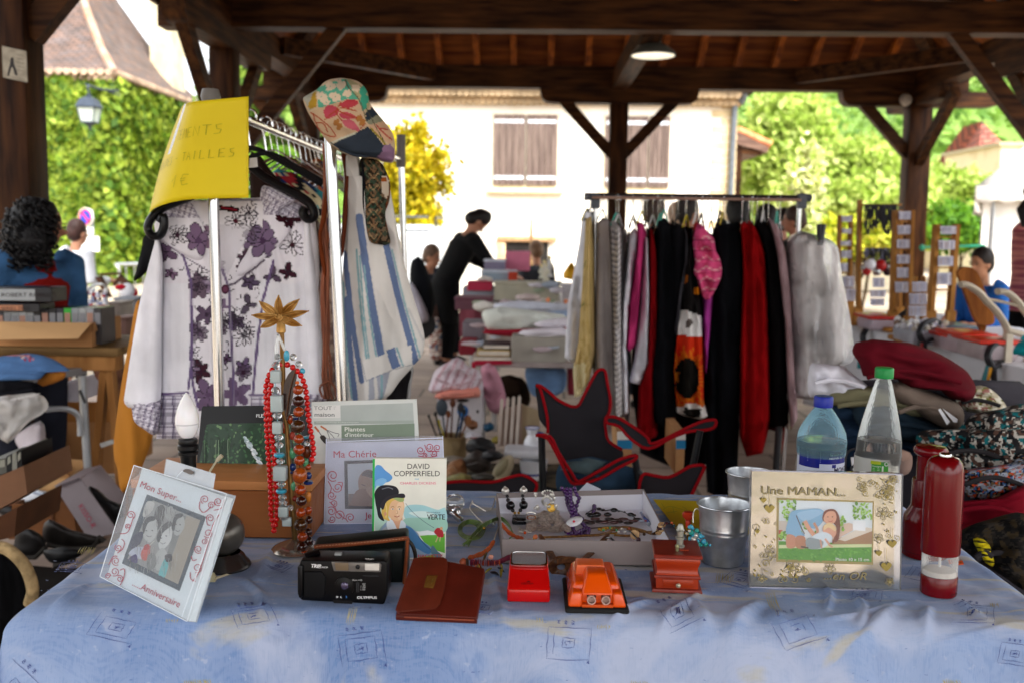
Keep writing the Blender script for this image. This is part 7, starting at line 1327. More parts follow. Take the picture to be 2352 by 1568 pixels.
for x,y in((TX0+.08,TY0+.08),(TX1-.08,TY0+.08),(TX0+.08,TY1-.06),(TX1-.08,TY1-.06)):MB().tube([V3((x,y,0)),V3((x,y,T-.03))],.015,8).build('leg',STEEL,tb)
def leanplane(bl,br,lean,z=T,yaw=None):
 a,b=PZ(*bl,z),PZ(*br,z);d=(b-a);d.z=0;d.normalize();back=V3((-d.y,d.x,0));up=V3((0,0,math.cos(lean)))+back*math.sin(lean);n=d.cross(up);n.normalize()
 if n.y>0:n=-n
 return a,n,d,up
def slab(t,name,o,n,pts,th,m_,r=0.,off=0.):
 q=[PP(u,v,o,n)+n*off for u,v in pts];m=MB();m.prism(q,-n*th);return m.build(name,m_,t)
def fnp(o,n,Z,off=0.):
 def fn(x,y,l):(u,v),=Z(x,y);return PP(u,v,o,n)+n*(l+off)
 return fn
def bevm(pts,d,r,seg=3,fn=None):
 """closed outline thickened by d with rounded edges -> MB"""
 bm=bmesh.new();n=len(pts);d=V3(d);v=[bm.verts.new(V3(p))for p in pts]+[bm.verts.new(V3(p)+d)for p in pts]
 bm.faces.new(v[:n][::-1]);bm.faces.new(v[n:])
 for i in range(n):bm.faces.new((v[i],v[(i+1)%n],v[n+(i+1)%n],v[n+i]))
 bmesh.ops.recalc_face_normals(bm,faces=bm.faces);bmesh.ops.bevel(bm,geom=bm.edges[:],offset=r,segments=seg,affect='EDGES',profile=.5,clamp_overlap=True)
 bm.verts.index_update();vs=[x.co.copy()for x in bm.verts];fs=[[x.index for x in f.verts]for f in bm.faces];bm.free()
 if fn:vs=[fn(p)for p in vs]
 return MB().add(vs,fs,None,0,True)
CRYS=mat('f4f8fa',rough=.05,trans=.85,ior=1.45,var=0);SWIRL='b8304c'
def swirl(pt,x,y,r,a0,sg,w_=7,col=SWIRL):pt.spiral(x,y,r,1.6,w_,col,a0,sg)
(b0,),(b1,)=ZF(85,1135),ZF(850,1530)
best=None
for k in range(0,60):
 o,n,d,up=leanplane(b0,b1,math.radians(k));e=abs((PP(*ZF(430,110)[0],o,n)-o).normalized().dot(d))+abs((PP(*ZF(1215,375)[0],o,n)-PZ(*b1,T)).normalized().dot(d))+k*.004
 if best is None or e<best[0]:best=(e,k)
o,n,d,up=leanplane(b0,b1,math.radians(best[1]),T+.004)
gf=thing('gift_picture_frame','birthday gift picture frame with red swirls in clear plastic, leaning at the left','picture frame',o)
slab(gf,'card',o,n,ZF(430,112,1222,378,866,1535,88,1138),.010,mat('dfe9ee',rough=.4,var=.03),off=-.001)
pt=Paint(fnp(o,n,ZF,-.0012));pp=lambda*a:[(a[i],a[i+1])for i in range(0,len(a),2)]
pt.poly(pp(432,116,1218,380,862,1530,92,1136),'d0e0e8');pt.poly(pp(365,345,475,385,240,985,160,915),'9a9c9c');pt.poly(pp(400,360,440,370,400,520,340,600),'6c6c6c')
for x,y,r,c_ in((370,585,22,'c8b430'),(405,620,26,'d0743c'),(330,640,22,'6890b8'),(340,530,26,'b87050'),(300,670,20,'5ca0c0'),(290,715,18,'6048a0'),(215,870,30,'7c6878')):pt.ell(x,y,r,r*1.2,c_)
pt.poly(pp(232,1000,600,1185,560,1190,236,1030),'a8a498');pt.poly(pp(605,1185,770,1255,870,1065,1010,1010,838,1510,640,1410),'6c7880')  # last slate polygon is a dark mirror reflection painted into the print
pt.poly(pp(470,350,1022,560,775,1255,236,995),'3c4c5a');pt.poly(pp(525,405,968,592,760,1190,288,952),'a0a4a4');pt.poly(pp(835,550,968,592,760,1190,638,1130),'aca69a')
pt.poly(pp(760,530,838,555,700,930,660,900),'888c8c')
for pts,c_ in((pp(430,540,470,420,540,430,520,500,460,560),'c8cac8'),(pp(560,480,620,450,640,520,600,640,555,690,530,600),'5c5e60'),(pp(440,700,480,600,560,590,560,720,500,800,445,760),'c4c8c8'),(pp(430,640,470,570,530,555,545,590,480,620,440,720),'4c5054'),(pp(580,800,610,700,690,640,700,760,640,850,590,860),'d4d8d8'),(pp(560,760,600,660,680,600,700,640,620,710,585,800),'505458'),(pp(720,640,750,560,810,560,820,650,770,730,725,720),'b8bcbc'),(pp(700,660,735,545,800,530,800,560,750,590,725,690),'484c50'),(pp(640,500,700,460,720,520,680,590,640,560),'b4b8b8'),(pp(310,850,340,740,430,700,420,790,360,850),'383c58'),(pp(300,900,380,840,470,860,440,950,350,940),'c8d0e0'),(pp(300,950,370,910,380,990,330,980),'38286c'),(pp(420,880,470,820,500,840,495,920,460,970,420,950),'c86050'),(pp(440,840,470,815,505,830,490,860,450,870),'b83838'),(pp(560,900,620,850,660,920,620,1040,560,1060,520,1000),'bcc0c0'),(pp(580,1090,630,960,665,950,670,1010,640,1120,600,1110),'70c4c8'),(pp(640,920,700,910,700,970,650,980),'2c2c34'),(pp(480,920,540,900,560,1000,500,1060,470,1000),'8c9090')):pt.blob(pts,c_)
for i in range(150):
 x=R.uniform(310,800);y=R.uniform(430,1050);k=(x-300)/700
 if 540+260*k>y-0>380 or y>700+300*k:
  if x+y*.35<1120 and x+y*.3>590:pt.line(pp(x,y,x-8,y+35,x-4,y+70),3,R.choice(['74787a','909494','b4b8b8','5c6062','c4c8c8']))
for(x,y)in((470,690),(525,690),(608,760),(655,740),(745,630),(785,635)):pt.ell(x,y,9,5,'505458',.3)
pt.line(pp(470,735,495,748,520,738),5,'606468');pt.line(pp(600,800,625,815,650,800),5,'606468');pt.line(pp(740,685,762,698,785,688),5,'606468');pt.line(pp(500,830,545,785),6,'d8d8d0',False)
for x,y,r,a,s_ in((1015,400,42,2,1),(1075,455,36,0,-1),(1065,575,38,3,1),(1045,715,45,2.5,-1),(955,865,40,1,1),(945,1040,46,2,-1),(1140,420,40,1,1),(1010,790,30,5,1),(325,545,42,1,-1),(300,650,26,2,1),(210,850,36,4,-1),(185,975,42,1,1),(175,1075,42,2,-1),(222,1140,34,4,1),(112,1115,28,0,-1)):swirl(pt,x,y,r,a,s_)
for q in(pp(970,420,965,480,1000,520,1040,500,1075,460),pp(1030,560,1040,630,1070,640),pp(1100,500,1170,480,1200,400),pp(1150,540,1090,640,1050,800,990,1000,950,1100,900,1165),pp(890,930,905,970,940,960),pp(880,1080,885,1140,930,1165),pp(240,770,265,800,250,860,200,900),pp(225,720,300,700,350,560),pp(120,1010,160,935,200,930),pp(225,1060,265,1050,260,1130,225,1200)):pt.line(q,8,SWIRL)
pt.text('Mon Super...',402,280,62,SWIRL,.96,math.radians(21));pt.text('.....Anniversaire',333,1200,66,SWIRL,.86,math.radians(25.5));pt.text('15',225,905,34,'e8e8e8',.9,math.radians(22));pt.build('print',PAINTG,gf)
slab(gf,'plastic_sleeve',o,n,ZF(372,85,1240,350,872,1540,55,1120),.016,clearfilm('e8eef4',.09,.06),off=.0035)
q=ZF(632,15,1090,155,1066,305,606,182);slab(gf,'hang_tab',o,n,q,.0012,clearfilm('e8eef4',.2,.1),off=-.004)
pt=Paint(fnp(o,n,ZF,-.002));pt.blob(pp(800,130,830,112,870,120,905,145,880,165,830,150),'4c3c30');pt.line(pp(740,195,760,165,800,130),6,'e0e8f0');pt.build('tab_slot',PAINTG,gf)
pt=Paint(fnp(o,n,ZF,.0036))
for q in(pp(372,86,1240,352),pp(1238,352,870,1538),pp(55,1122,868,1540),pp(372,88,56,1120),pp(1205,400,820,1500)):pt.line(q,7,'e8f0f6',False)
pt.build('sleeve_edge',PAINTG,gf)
lpd=1.60;c0=PZ(503,1318,T)+V3((0,.035,0));tl=thing('table_lamp','small table lamp with an unlit candle bulb and a dark globe base, no shade','lamp',c0);DM=mat('4a4644',rough=.22,metal=.75,var=.2)
s=c0 .y/F;MB().lathe([(0,.001),(58*s,.001),(60*s,6*s),(56*s,14*s),(48*s,22*s),(44*s,30*s),(36*s,38*s)],c0,n=32).build('base',DM,tl)
MB().ball(c0+V3((-4*s,0,82*s)),50*s,n=28,sc=(1,1,1.02)).build('globe',mat('5c5852',rough=.28,metal=.55,var=.25,scale=20),tl)
bt0,bt1=P(431,1003,lpd),P(434,1090,lpd);MB().tube([c0+V3((-6*s,0,125*s)),bt1],.012,14).build('stem',DM,tl)
ax=(bt0-bt1).normalized();s=lpd/F;MB().lathe([(17*s,-10*s),(18*s,40*s),(18.5*s,48*s),(23*s,50*s),(23*s,57*s),(20*s,59*s),(24*s,63*s),(24*s,72*s),(21*s,75*s),(23*s,80*s),(21*s,87*s),(0,88*s)],bt1,ax,n=28).build('socket',plast('101012',.35),tl)
m=MB();m.lathe([(0,-1*s),(14*s,0),(20*s,8*s),(26*s,22*s),(27.5*s,36*s),(26*s,52*s),(21*s,70*s),(14*s,86*s),(7*s,99*s),(2*s,105*s),(0,106*s)],bt0,ax,n=32);bu=m.build('bulb',mat('f2f2f4',rough=.18,var=.02,sss=.3,coat=.5),tl)
MB().lathe([(27.0*s,31*s),(27.75*s,32*s),(27.8*s,33.2*s),(27.3*s,34*s)],bt0,ax,n=32).build('bulb_ring',plast('c8c8cc',.3),bu)
m=MB();q=[P(*ZF(x,y)[0],D)for x,y,D in((1165,640,1.60),(1260,660,1.6),(1335,720,1.6),(1330,800,1.6),(1290,860,1.6),(1225,905,1.6),(1280,950,1.58),(1325,1010,1.56),(1290,1070,1.54),(1200,1110,1.52),(1110,1135,1.5))];m.tube(bez(q,4),.0022,8);m.build('cord',plast('c0b698',.4),tl)
MB().tube(bez([P(*ZF(960,260)[0],1.6),P(*ZF(1040,170)[0],1.6),P(*ZF(1120,50)[0],1.6),P(*ZF(1175,-10)[0],1.6)],4),[.0018]*9+[.0035]*4,8).build('cord',plast('c0b698',.4),tl)
m=MB();a,b=P(*ZF(1010,1190)[0],1.5),P(*ZF(1108,1128)[0],1.5);m.bar(a,b,.016,.014);m.bar(a-(b-a)*.5,a,.008,.01);m.build('cord_switch',plast('d0c8a0',.4),tl)
wbx=thing('wooden_box','plain varnished wooden box behind the necklace stand','box',PZ(510,1238,T));ya=PZ(600,1238,T).y;zt=P(600,1104,ya).z;yb=EYE.y+(EYE.z-zt)*F/(1069-541)*1.0;xa,xb=PZ(300,1238,T).x,PZ(717,1238,T).x
MB().rbox((xa,ya,T+.003),(xb,yb,zt-.018),.002,1).build('box_body',wood('8a5430','9c6238','x',4,rough=.45),wbx);MB().rbox((xa-.002,ya-.002,zt-.017),(xb+.002,yb+.002,zt),.003,2).build('lid',wood('b87c4c','c88c58','x',4,rough=.4),wbx)
df=thing('digital_photo_frame','black digital photo frame showing a forest waterfall, standing on the wooden box','photo frame',P(580,1069,yb));o=P(470,1076,yb-.045);n=V3((0,-1,.22)).normalized()
slab(df,'bezel',o,n,[(449,1090),(463,937),(466,932),(704,929),(708,1084)],.018,plast('0c0c0e',.25))
pt=Paint(fnp(o,n,Z2));pt.poly(pp(42,205,60,198,640,190,650,472,-12,472),'24402a');g=random.Random(4)
for i in range(260):x,y=g.uniform(0,640),g.uniform(202,470);x=max(x,50-(y-200)*.2);pt.ell(x,y,g.uniform(4,16),g.uniform(3,9),g.choice(['2c5030','1c3420','3c6840','4c7848','203c24','6c9060']),g.random()*3,7)
for i in range(14):x=g.uniform(20,210);pt.line(pp(x,300,x+g.uniform(-6,6),468),3,g.choice(['5c7c58','16281a','84a080']),False)
for i in range(26):t_=i/25;pt.ell(285+t_*110+g.uniform(-10,10),285+t_*180,g.uniform(10,24),g.uniform(5,12),g.choice(['c0d0d4','e0e8ec','9cb0b8']),g.random(),7)
pt.poly(pp(-12,466,650,466,650,482,-12,482),'0c0c0e');pt.text('FLE',356,157,21,'f0f0f0',1.1,0,.03);pt.text('AC',553,155,19,'f0f0f0',1.1,0,.03);pt.build('screen',PAINTG,df)
def vbook(name,lab,corners,bl,br,lean,th,page='d8d4c4',cover='d0d4d0',D0=None):
 o,n,d,up=leanplane(bl,br,math.radians(lean));t=thing(name,lab,'book',o);slab(t,'cover',o,n,corners,.0012,mat(cover,rough=.35,var=.03));q=[(u*.995+.005*sum(c[0]for c in corners)/4,v)for u,v in corners]
 slab(t,'pages',o,n,q,th-.0026,mat(page,rough=.9,st=(1,1,1),var=.1,scale=200),off=-.0013);slab(t,'back_cover',o,n,corners,.0012,mat(cover,rough=.35),off=-th);return t,o,n
t,o,n=vbook('garden_book','tall grey-green home gardening book standing behind the necklaces',Z2(705,60,1368,42,1412,800,732,803),(725,1193),(972,1193),8,.014)
pt=Paint(fnp(o,n,Z2));pt.poly(pp(888,82,1345,66,1352,178,890,188),'b0b8b4');pt.poly(pp(712,84,886,80,888,160,716,162),'e4e4e0');pt.poly(pp(720,182,1352,176,1353,196,722,202),'a0aaa2');pt.poly(pp(894,208,1356,196,1366,800,900,800),'7c8c7a');pt.poly(pp(724,208,892,206,896,400,730,400),'d8dad4');pt.poly(pp(732,400,896,400,900,790,738,795),'dcdcd8')
pt.text('TOUT',720,110,24,'787c7c',1.25);pt.text('sur',845,94,9,'a8acac');pt.text('la',845,106,9,'a8acac');pt.text('maison',722,152,27,'6c7070',1.22,0,.035);pt.text("Manuel pratique de bricolage, de jardinage et de decoration",735,192,8,'e0e4e0',1.0);pt.text('Plantes',912,245,28,'e8e8e0',1.2,0,.03);pt.text("d'intérieur",914,279,26,'e8e8e0',1.2,0,.03)
pt.line(pp(725,215,752,248),13,'b8643c',False);pt.line(pp(752,248,772,278),5,'484848',False);pt.blob(pp(758,280,782,270,805,300,798,326,775,308),'383430');pt.line(pp(762,212,800,236),11,'c06c40',False)
for q in(pp(800,236,850,255,878,262,870,280),pp(800,236,835,270,850,290),pp(800,236,815,275,822,300)):pt.line(q,3.5,'505050')
for y in(502,548,556,600,640,648,656,690):pt.line(pp(745,y,792,y),3,'a0a4a4',False)
pt.build('cover_print',None,t)
o,n,d,up=leanplane((744,1203),(1020,1201),math.radians(10));t=thing('gift_picture_frame','gift picture frame lettered Ma Chérie in plum, standing behind the paperback','picture frame',o)
slab(t,'card',o,n,Z2(800,318,1535,300,1542,822,790,826),.012,mat('ccd0de',rough=.35,var=.03));pt=Paint(fnp(o,n,Z2))
pt.text('Ma Chérie',840,412,44,SWIRL,1.06,math.radians(-1),.02);pt.text("Je t'aime",1045,795,40,SWIRL,1.,0,.02);pt.poly(pp(912,432,1300,420,1300,735,916,735),'2c2430');pt.poly(pp(932,450,1290,440,1290,712,938,714),'b8c0cc')
pt.poly(pp(938,640,1290,640,1290,712,938,714),'847474');pt.blob(pp(1000,560,1030,500,1085,490,1110,560,1090,640,1020,650),'a08478');pt.blob(pp(1020,520,1050,490,1100,500,1100,540,1050,530),'54484a');pt.blob(pp(950,700,990,620,1060,610,1120,660,1130,714,950,714),'8c7068');pt.blob(pp(1050,620,1090,590,1150,640,1130,700),'a88c80');pt.line(pp(1020,580,1045,590),4,'403840')
for x,y,r,a,s_ in((1395,365,26,0,1),(1450,345,26,2,-1),(1500,350,24,1,1),(1480,385,22,3,-1),(1420,400,18,4,1),(840,525,38,1,1),(870,600,32,3,-1),(832,650,28,0,1),(845,700,24,2,-1),(830,750,30,4,1),(880,775,34,1,-1),(950,790,30,2,1),(835,800,24,3,-1),(1180,520,22,0,1),(1510,700,26,1,-1)):swirl(pt,x,y,r,a,s_,6)
for q in(pp(810,560,830,600,820,640),pp(870,570,900,570,890,620),pp(818,690,850,720,870,760,920,800),pp(1380,400,1440,410,1500,400),pp(1420,330,1440,370,1480,370)):pt.line(q,6,SWIRL)
pt.build('print',PAINTG,t);slab(t,'plastic_sleeve',o,n,Z2(798,290,1534,272,1546,826,786,830),.018,clearfilm('e0e0f0',.1,.06),off=.003)
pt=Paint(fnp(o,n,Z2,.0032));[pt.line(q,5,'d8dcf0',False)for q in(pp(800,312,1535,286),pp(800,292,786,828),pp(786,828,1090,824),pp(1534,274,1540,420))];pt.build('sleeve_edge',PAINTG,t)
t,o,n=vbook('paperback_book','green-spined David Copperfield children book standing in front of the Ma Chérie frame',Z2(1097,415,1558,418,1552,1050,1087,1050),(855,1283),(1023,1283),7,.016,cover='e6e6da')
pt=Paint(fnp(o,n,Z2));pt.poly(pp(1100,418,1556,420,1550,1048,1090,1048),'e4e4d8');pt.poly(pp(1092,420,1106,418,1098,1048,1086,1048),'2cb04c')
pt.blob(pp(1108,470,1140,460,1170,490,1215,530,1200,560,1150,580,1110,640,1104,560),'5c98d4');pt.blob(pp(1110,560,1150,540,1180,560,1120,610),'7cb4e0');pt.blob(pp(1106,620,1150,600,1200,700,1180,860,1110,880),'b8d8c8')
pt.blob(pp(1300,720,1400,710,1500,740,1550,730,1550,820,1400,830,1300,800),'a4d0d4');pt.blob(pp(1290,800,1400,790,1550,800,1550,880,1420,880,1300,860),'9cc8b8');pt.blob(pp(1320,760,1420,750,1500,780,1400,790),'d4e8e4')
pt.poly(pp(1390,905,1548,890,1548,1015,1440,980),'6cb844');pt.poly(pp(1360,940,1450,960,1500,1045,1380,1045),'7cc050');pt.poly(pp(1370,880,1440,870,1510,890,1500,900,1390,900),'e8f0f0');pt.blob(pp(1100,930,1130,870,1160,840,1180,920,1160,1040,1100,1040),'9cb8a8')
pt.blob(pp(1125,920,1150,850,1190,810,1240,800,1300,830,1370,880,1400,930,1470,985,1480,1020,1380,1040,1300,1044,1130,1044),'8ca4bc');pt.blob(pp(1270,860,1330,850,1400,930,1460,990,1440,1020,1360,980,1300,960),'4c80b0');pt.blob(pp(1130,920,1170,850,1220,880,1240,1000,1140,1040),'a8b0b8');pt.line(pp(1270,870,1320,920,1350,1000),6,'3c6088');pt.line(pp(1380,910,1430,970,1475,1000),5,'3c6088')
pt.blob(pp(1210,850,1215,770,1275,770,1275,850,1245,900),'dca888');pt.blob(pp(1180,820,1215,805,1250,880,1230,900,1190,870),'dce4ea');pt.blob(pp(1270,810,1300,830,1290,880,1258,895),'d0dce4')
pt.blob(pp(1165,720,1175,670,1215,640,1260,650,1290,700,1285,770,1255,812,1215,800,1185,770),'e4b890');pt.blob(pp(1250,700,1285,700,1284,770,1260,805,1240,760),'ecc8a4')
pt.blob(pp(1150,780,1150,690,1190,640,1260,640,1290,660,1280,690,1230,680,1200,710,1190,780,1200,810,1165,800),'d8b458');pt.blob(pp(1215,660,1260,640,1290,680,1262,690),'9cb070');pt.line(pp(1170,690,1180,740,1175,790),6,'e8d084')
pt.blob(pp(1108,690,1105,630,1140,590,1200,585,1245,600,1255,640,1200,670,1160,700,1140,740,1165,810,1130,790,1118,740),'1c1c24');pt.blob(pp(1140,710,1180,660,1250,640,1290,640,1292,665,1230,665,1180,690,1158,740),'28242c');pt.line(pp(1150,610,1190,600,1220,610),6,'6c7078')
for x in(1218,1260):pt.ell(x,736,8,4,'f0ece4');pt.ell(x+1,736,4,4,'344868');pt.line(pp(x-11,725,x,720,x+11,724),3,'8c6438')
pt.line(pp(1244,740,1250,762,1240,765),2.5,'b07850');pt.line(pp(1228,780,1245,786,1262,778),4.5,'b04840');pt.ell(1172,766,8,13,'d89c74')
pt.line(pp(1300,700,1340,750,1410,810,1480,855),2.2,'283048');pt.blob(pp(1480,880,1500,855,1530,865,1540,910,1510,915,1495,900),'b02c34');pt.ell(1526,858,9,10,'d0a070');pt.line(pp(1505,910,1490,945),7,'c8b484',False);pt.line(pp(1520,912,1515,940),7,'c8b484',False);pt.blob(pp(1470,965,1500,1000,1530,1030,1500,1045,1460,1010),'5c8090')
pt.text('DAVID',1308,482,34,'2c2828',1.02);pt.text('COPPERFIELD',1224,528,35,'2c2828',.99);pt.text('PAR',1358,552,10,'58a8d0',1.1);pt.text('CHARLES DICKENS',1264,580,16,'d84878',1.2);pt.text('BIBLIOTHEQUE',1432,762,8,'282828',1.15);pt.text('VERTE',1436,802,34,'181818',.85,0,.035);pt.text('HACHETTE',1378,1042,20,'d03c34',1.12,0,.04);pt.build('cover_print',None,t)
BRZ=mat('7a5c34',rough=.32,metal=.75,var=.25,scale=30);ns=thing('flower_necklace_stand','bronze metal flower on a thin stem with a round dish base holding necklaces','jewellery stand',PZ(683,1262,T));c=PZ(683,1262,T);s=c.y/F
MB().lathe([(0,.001),(60*s,.001),(61*s,4*s),(55*s,10*s),(38*s,17*s),(20*s,24*s),(10*s,32*s),(0,33*s)],c,n=40).build('dish_base',mat('b8b0a4',rough=.18,metal=.85,var=.2,scale=18),ns)
Dn=c.y-.005;q=[P(*ZN(x,y)[0],Dn)for x,y in((262,1440),(240,1180),(215,850),(200,640),(186,560),(178,350),(172,150),(168,20))];MB().tube(bez([c+V3((0,0,.02))]+q,4),[.0052]*12+[.0042]*21,10).build('stem',BRZ,ns)
FB=mat('9c6c2c',rough=.42,metal=.55,var=.3,scale=40,col2='c8a060',lo=.4,hi=.7);hub=P(*ZT(250,1012)[0],Dn);m=MB();s=Dn/F;m.lathe([(5*s,0),(11*s,6*s),(10*s,24*s),(19*s,40*s),(0,38*s)],hub-V3((0,0,40*s)),n=16);m.ball(hub+V3((0,-.004,0)),17*s,n=14,sc=(1,.5,.8));g=random.Random(3)
for i in range(26):a=g.random()*6.28;r=g.random()*17*s;m.ball(hub+V3((math.cos(a)*r,-.012,math.sin(a)*r*.7)),2.4*s,n=6)
m.build('flower_hub',FB,ns)
for(x,y,w_,dy)in((240,876,25,0),(368,900,27,-.004),(425,973,22,-.012),(384,1064,24,-.02),(126,1076,24,-.02),(73,998,22,-.012),(120,912,27,-.004)):
 tip=P(*ZT(x,y)[0],Dn+dy-.012);m=MB();dr=tip-hub;px_=dr.cross(V3((0,1,0))).normalized();N_=V3((0,-1,0))
 def pf(a,b,hub=hub,dr=dr,px_=px_,w_=w_):t_=b;wd=w_*s*.8*(math.sin(math.pi*min(1,.12+t_*.9))**.75)*(1 if t_<.97 else .4);u_=(a-.5)*2;return hub+dr*t_+px_*(u_*wd*.5*1.0)+N_*(.006*math.sin(t_*3.1)+.0035*u_*u_+.0015*abs(math.sin(u_*6)))
 m.grid(pf,8,10);m.build('petal',FB,ns,solid=.0016)
_bc={}
def bead(parent,p,r,m_,kind='ball',sc=(1,1,1),name='bead',rot=0.):
 k=(kind,tuple(round(x,2)for x in sc),m_.name)
 if k not in _bc:
  LOCAL[0]=True;mb=MB()
  if kind=='ball':mb.ball((0,0,0),1,n=14,sc=sc)
  elif kind=='cut':mb.lathe([(0,-1),(.55,-.9),(1,-.25),(1,.25),(.55,.9),(0,1)],n=8,sq=1);mb.v=[(x*sc[0],y*sc[1],z*sc[2])for x,y,z in mb.v];mb.sm=[False]*len(mb.sm)
  elif kind=='disc':mb.lathe([(0,-.35),(.85,-.3),(1,0),(.85,.3),(0,.35)],n=16)
  elif kind=='cube':mb.rbox((-1*sc[0],-1*sc[1],-1*sc[2]),sc,.28,3)
  elif kind=='waist':mb.rbox((-1*sc[0],-1*sc[1],-1*sc[2]),sc,.25,3);mb.v=[(x*(1-.22*(1-(z/sc[2])**2)),y,z)for x,y,z in mb.v]
  ob=mb.build(name,m_,parent);LOCAL[0]=False;_bc[k]=ob
 else:ob=_bc[k].copy();ob.name=name;COL.objects.link(ob)
 ob.parent=parent;ob.location=V3(p)-parent.location;ob.scale=(r,r,r);ob.rotation_euler=(0,rot,0);return ob
def path_pts(pts,step):
 q=bez(pts,12);out=[q[0]];acc=0
 for a,b in zip(q,q[1:]):
  L_=(b-a).length;
  while acc+L_>=step:f=(step-acc)/L_;a=a.lerp(b,f);out.append(a.copy());L_=(b-a).length;acc=0
  acc+=L_
 return out
REDB=mat('c40e0a',rough=.18,coat=.4,var=.05);NKD=Dn-.012
def nk(x,y,dd=0.):return P(*ZN(x,y)[0],NKD+dd)
rn=thing('red_bead_necklace','long string of small bright red beads hanging in two loops on the flower stand','necklace',nk(180,240));st_=.0098
L1=[nk(*p,.012)for p in((205,238),(150,240),(100,280),(75,340),(64,390),(66,440),(68,490),(68,540),(70,630),(75,720),(80,820),(88,910),(92,1000),(97,1090),(97,1175),(98,1215),(105,1250),(116,1290),(118,1335))]
L2=[nk(*p,.004)for p in((98,370),(92,415),(90,460),(84,510),(88,560),(95,610),(103,700),(108,745),(115,790),(120,870),(128,1000),(134,1110),(137,1200),(132,1250),(124,1300))]
L3=[nk(*p,.006)for p in((240,255),(278,288),(300,322),(315,362),(325,405),(331,450),(335,495),(338,540),(343,580),(349,622),(356,662),(363,703),(369,740),(374,775),(376,810),(370,842),(358,873))]
m=MB();[m.tube(bez(L_,4),.0007,5)for L_ in(L1,L2,L3)];m.build('thread',mat('8c0c10'),rn)
for L_ in(L1,L2,L3):
 for p in path_pts(L_,st_):bead(rn,p,.0051,REDB)
pn=thing('pale_stone_necklace','necklace of pale grey stone cubes, faceted crystals and turquoise discs','necklace',nk(130,240));PST=mat('a8b4b4',rough=.35,var=.12,scale=80,coat=.2);TUR=mat('3c9cb8',rough=.2,coat=.5,var=.15,scale=90)
MB().tube(bez([nk(170,200),nk(130,240),nk(128,400),nk(140,600),nk(152,800),nk(165,1000),nk(182,1200),nk(200,1260)],4),.0009,6).build('thread',mat('9cc8d4'),pn);q_=NKD/F/2.8462
for x,y,r,kd,sc_,mm in((130,240,27,'cut',(1,1,.9),CRYS),(130,315,33,'cube',(1,.8,1.25),PST),(128,405,27,'cut',(1.1,1,.9),CRYS),(138,490,43,'waist',(1,.7,1.3),PST),(140,572,26,'cut',(1.3,1,.9),CRYS),(140,648,31,'cube',(1,.8,1.3),PST),(150,712,24,'cut',(1.3,1,.9),CRYS),(152,762,24,'cut',(1.3,1,.95),CRYS),(152,826,38,'disc',(1,1,1),TUR),(158,868,22,'cut',(1.3,1,.95),CRYS),(160,945,44,'cube',(1,.8,1.15),PST),(165,1018,22,'cut',(1.3,1,.95),CRYS),(166,1062,38,'disc',(1,1,1),TUR),(172,1102,22,'cut',(1.3,1,.95),CRYS),(176,1140,22,'cut',(1.3,1,1),CRYS),(180,1195,32,'cube',(1,.8,1.1),PST),(186,1236,26,'cut',(1.4,1,.8),CRYS),(202,1262,34,'waist',(1,.5,.9),PST),(200,180,20,'ball',(1,.8,1.9),TUR),(243,188,24,'cut',(1,1,1),CRYS),(280,234,24,'cut',(1,1,.9),CRYS),(303,279,18,'ball',(1.1,.8,1.1),TUR),(140,185,20,'cut',(1,1,1),CRYS),(330,710,22,'disc',(1,1,1),TUR),(332,752,20,'cut',(1,1,1),CRYS),(225,1170,20,'cut',(1,1,1),CRYS)):bead(pn,nk(x,y,-.006 if x<230 else .01),r*q_,mm,kd,sc_,'stone')
an=thing('amber_bead_necklace','heavy necklace of graduated amber and brown beads hanging at the right of the stand','necklace',nk(275,380));AMB=mat('b44406',rough=.1,var=.35,scale=140,coat=.6,col2='5c1804',lo=.4,hi=.6);AMD=mat('340e02',rough=.12,var=.3,scale=120,coat=.6);BRN=mat('48280c',rough=.12,var=.3,scale=90,coat=.5,col2='2c1404')
MB().tube(bez([nk(272,350),nk(279,600),nk(285,850),nk(293,1100),nk(300,1430)],4),.001,6).build('thread',mat('3c2010'),an)
for x,y,r,sz,mm in((270,355,13,.9,plast('d0601c',.3)),(275,402,35,.95,AMB),(277,474,41,.85,AMD),(279,545,37,.93,AMB),(273,640,47,.95,BRN),(280,722,35,.9,AMB),(282,790,39,.9,AMB),(284,862,36,.95,AMB),(287,960,50,1.08,mat('a0480c',rough=.25,col2='301808',scale=160,lo=.55,hi=.6,coat=.4)),(290,1055,38,.95,AMB),(296,1127,37,.9,AMD),(292,1202,35,.97,AMB),(292,1282,46,.92,BRN),(303,1360,36,.93,AMB),(300,1428,38,.93,AMD),(310,1466,33,.8,AMB)):bead(an,nk(x,y,-.012),r*q_,mm,'ball',(1,1,sz))
mn=thing('multicoloured_necklace','necklace of green, navy, orange and brown stones half hidden behind the amber beads','necklace',nk(330,800));GRN=mat('4c9468',rough=.2,var=.2,coat=.4);NVY=mat('142c64',rough=.2,var=.2,coat=.4)
MB().tube(bez([nk(225,560,.01),nk(240,800,.01),nk(240,1040,.01)],4),.0008,5).build('thread',mat('3c2818'),mn)
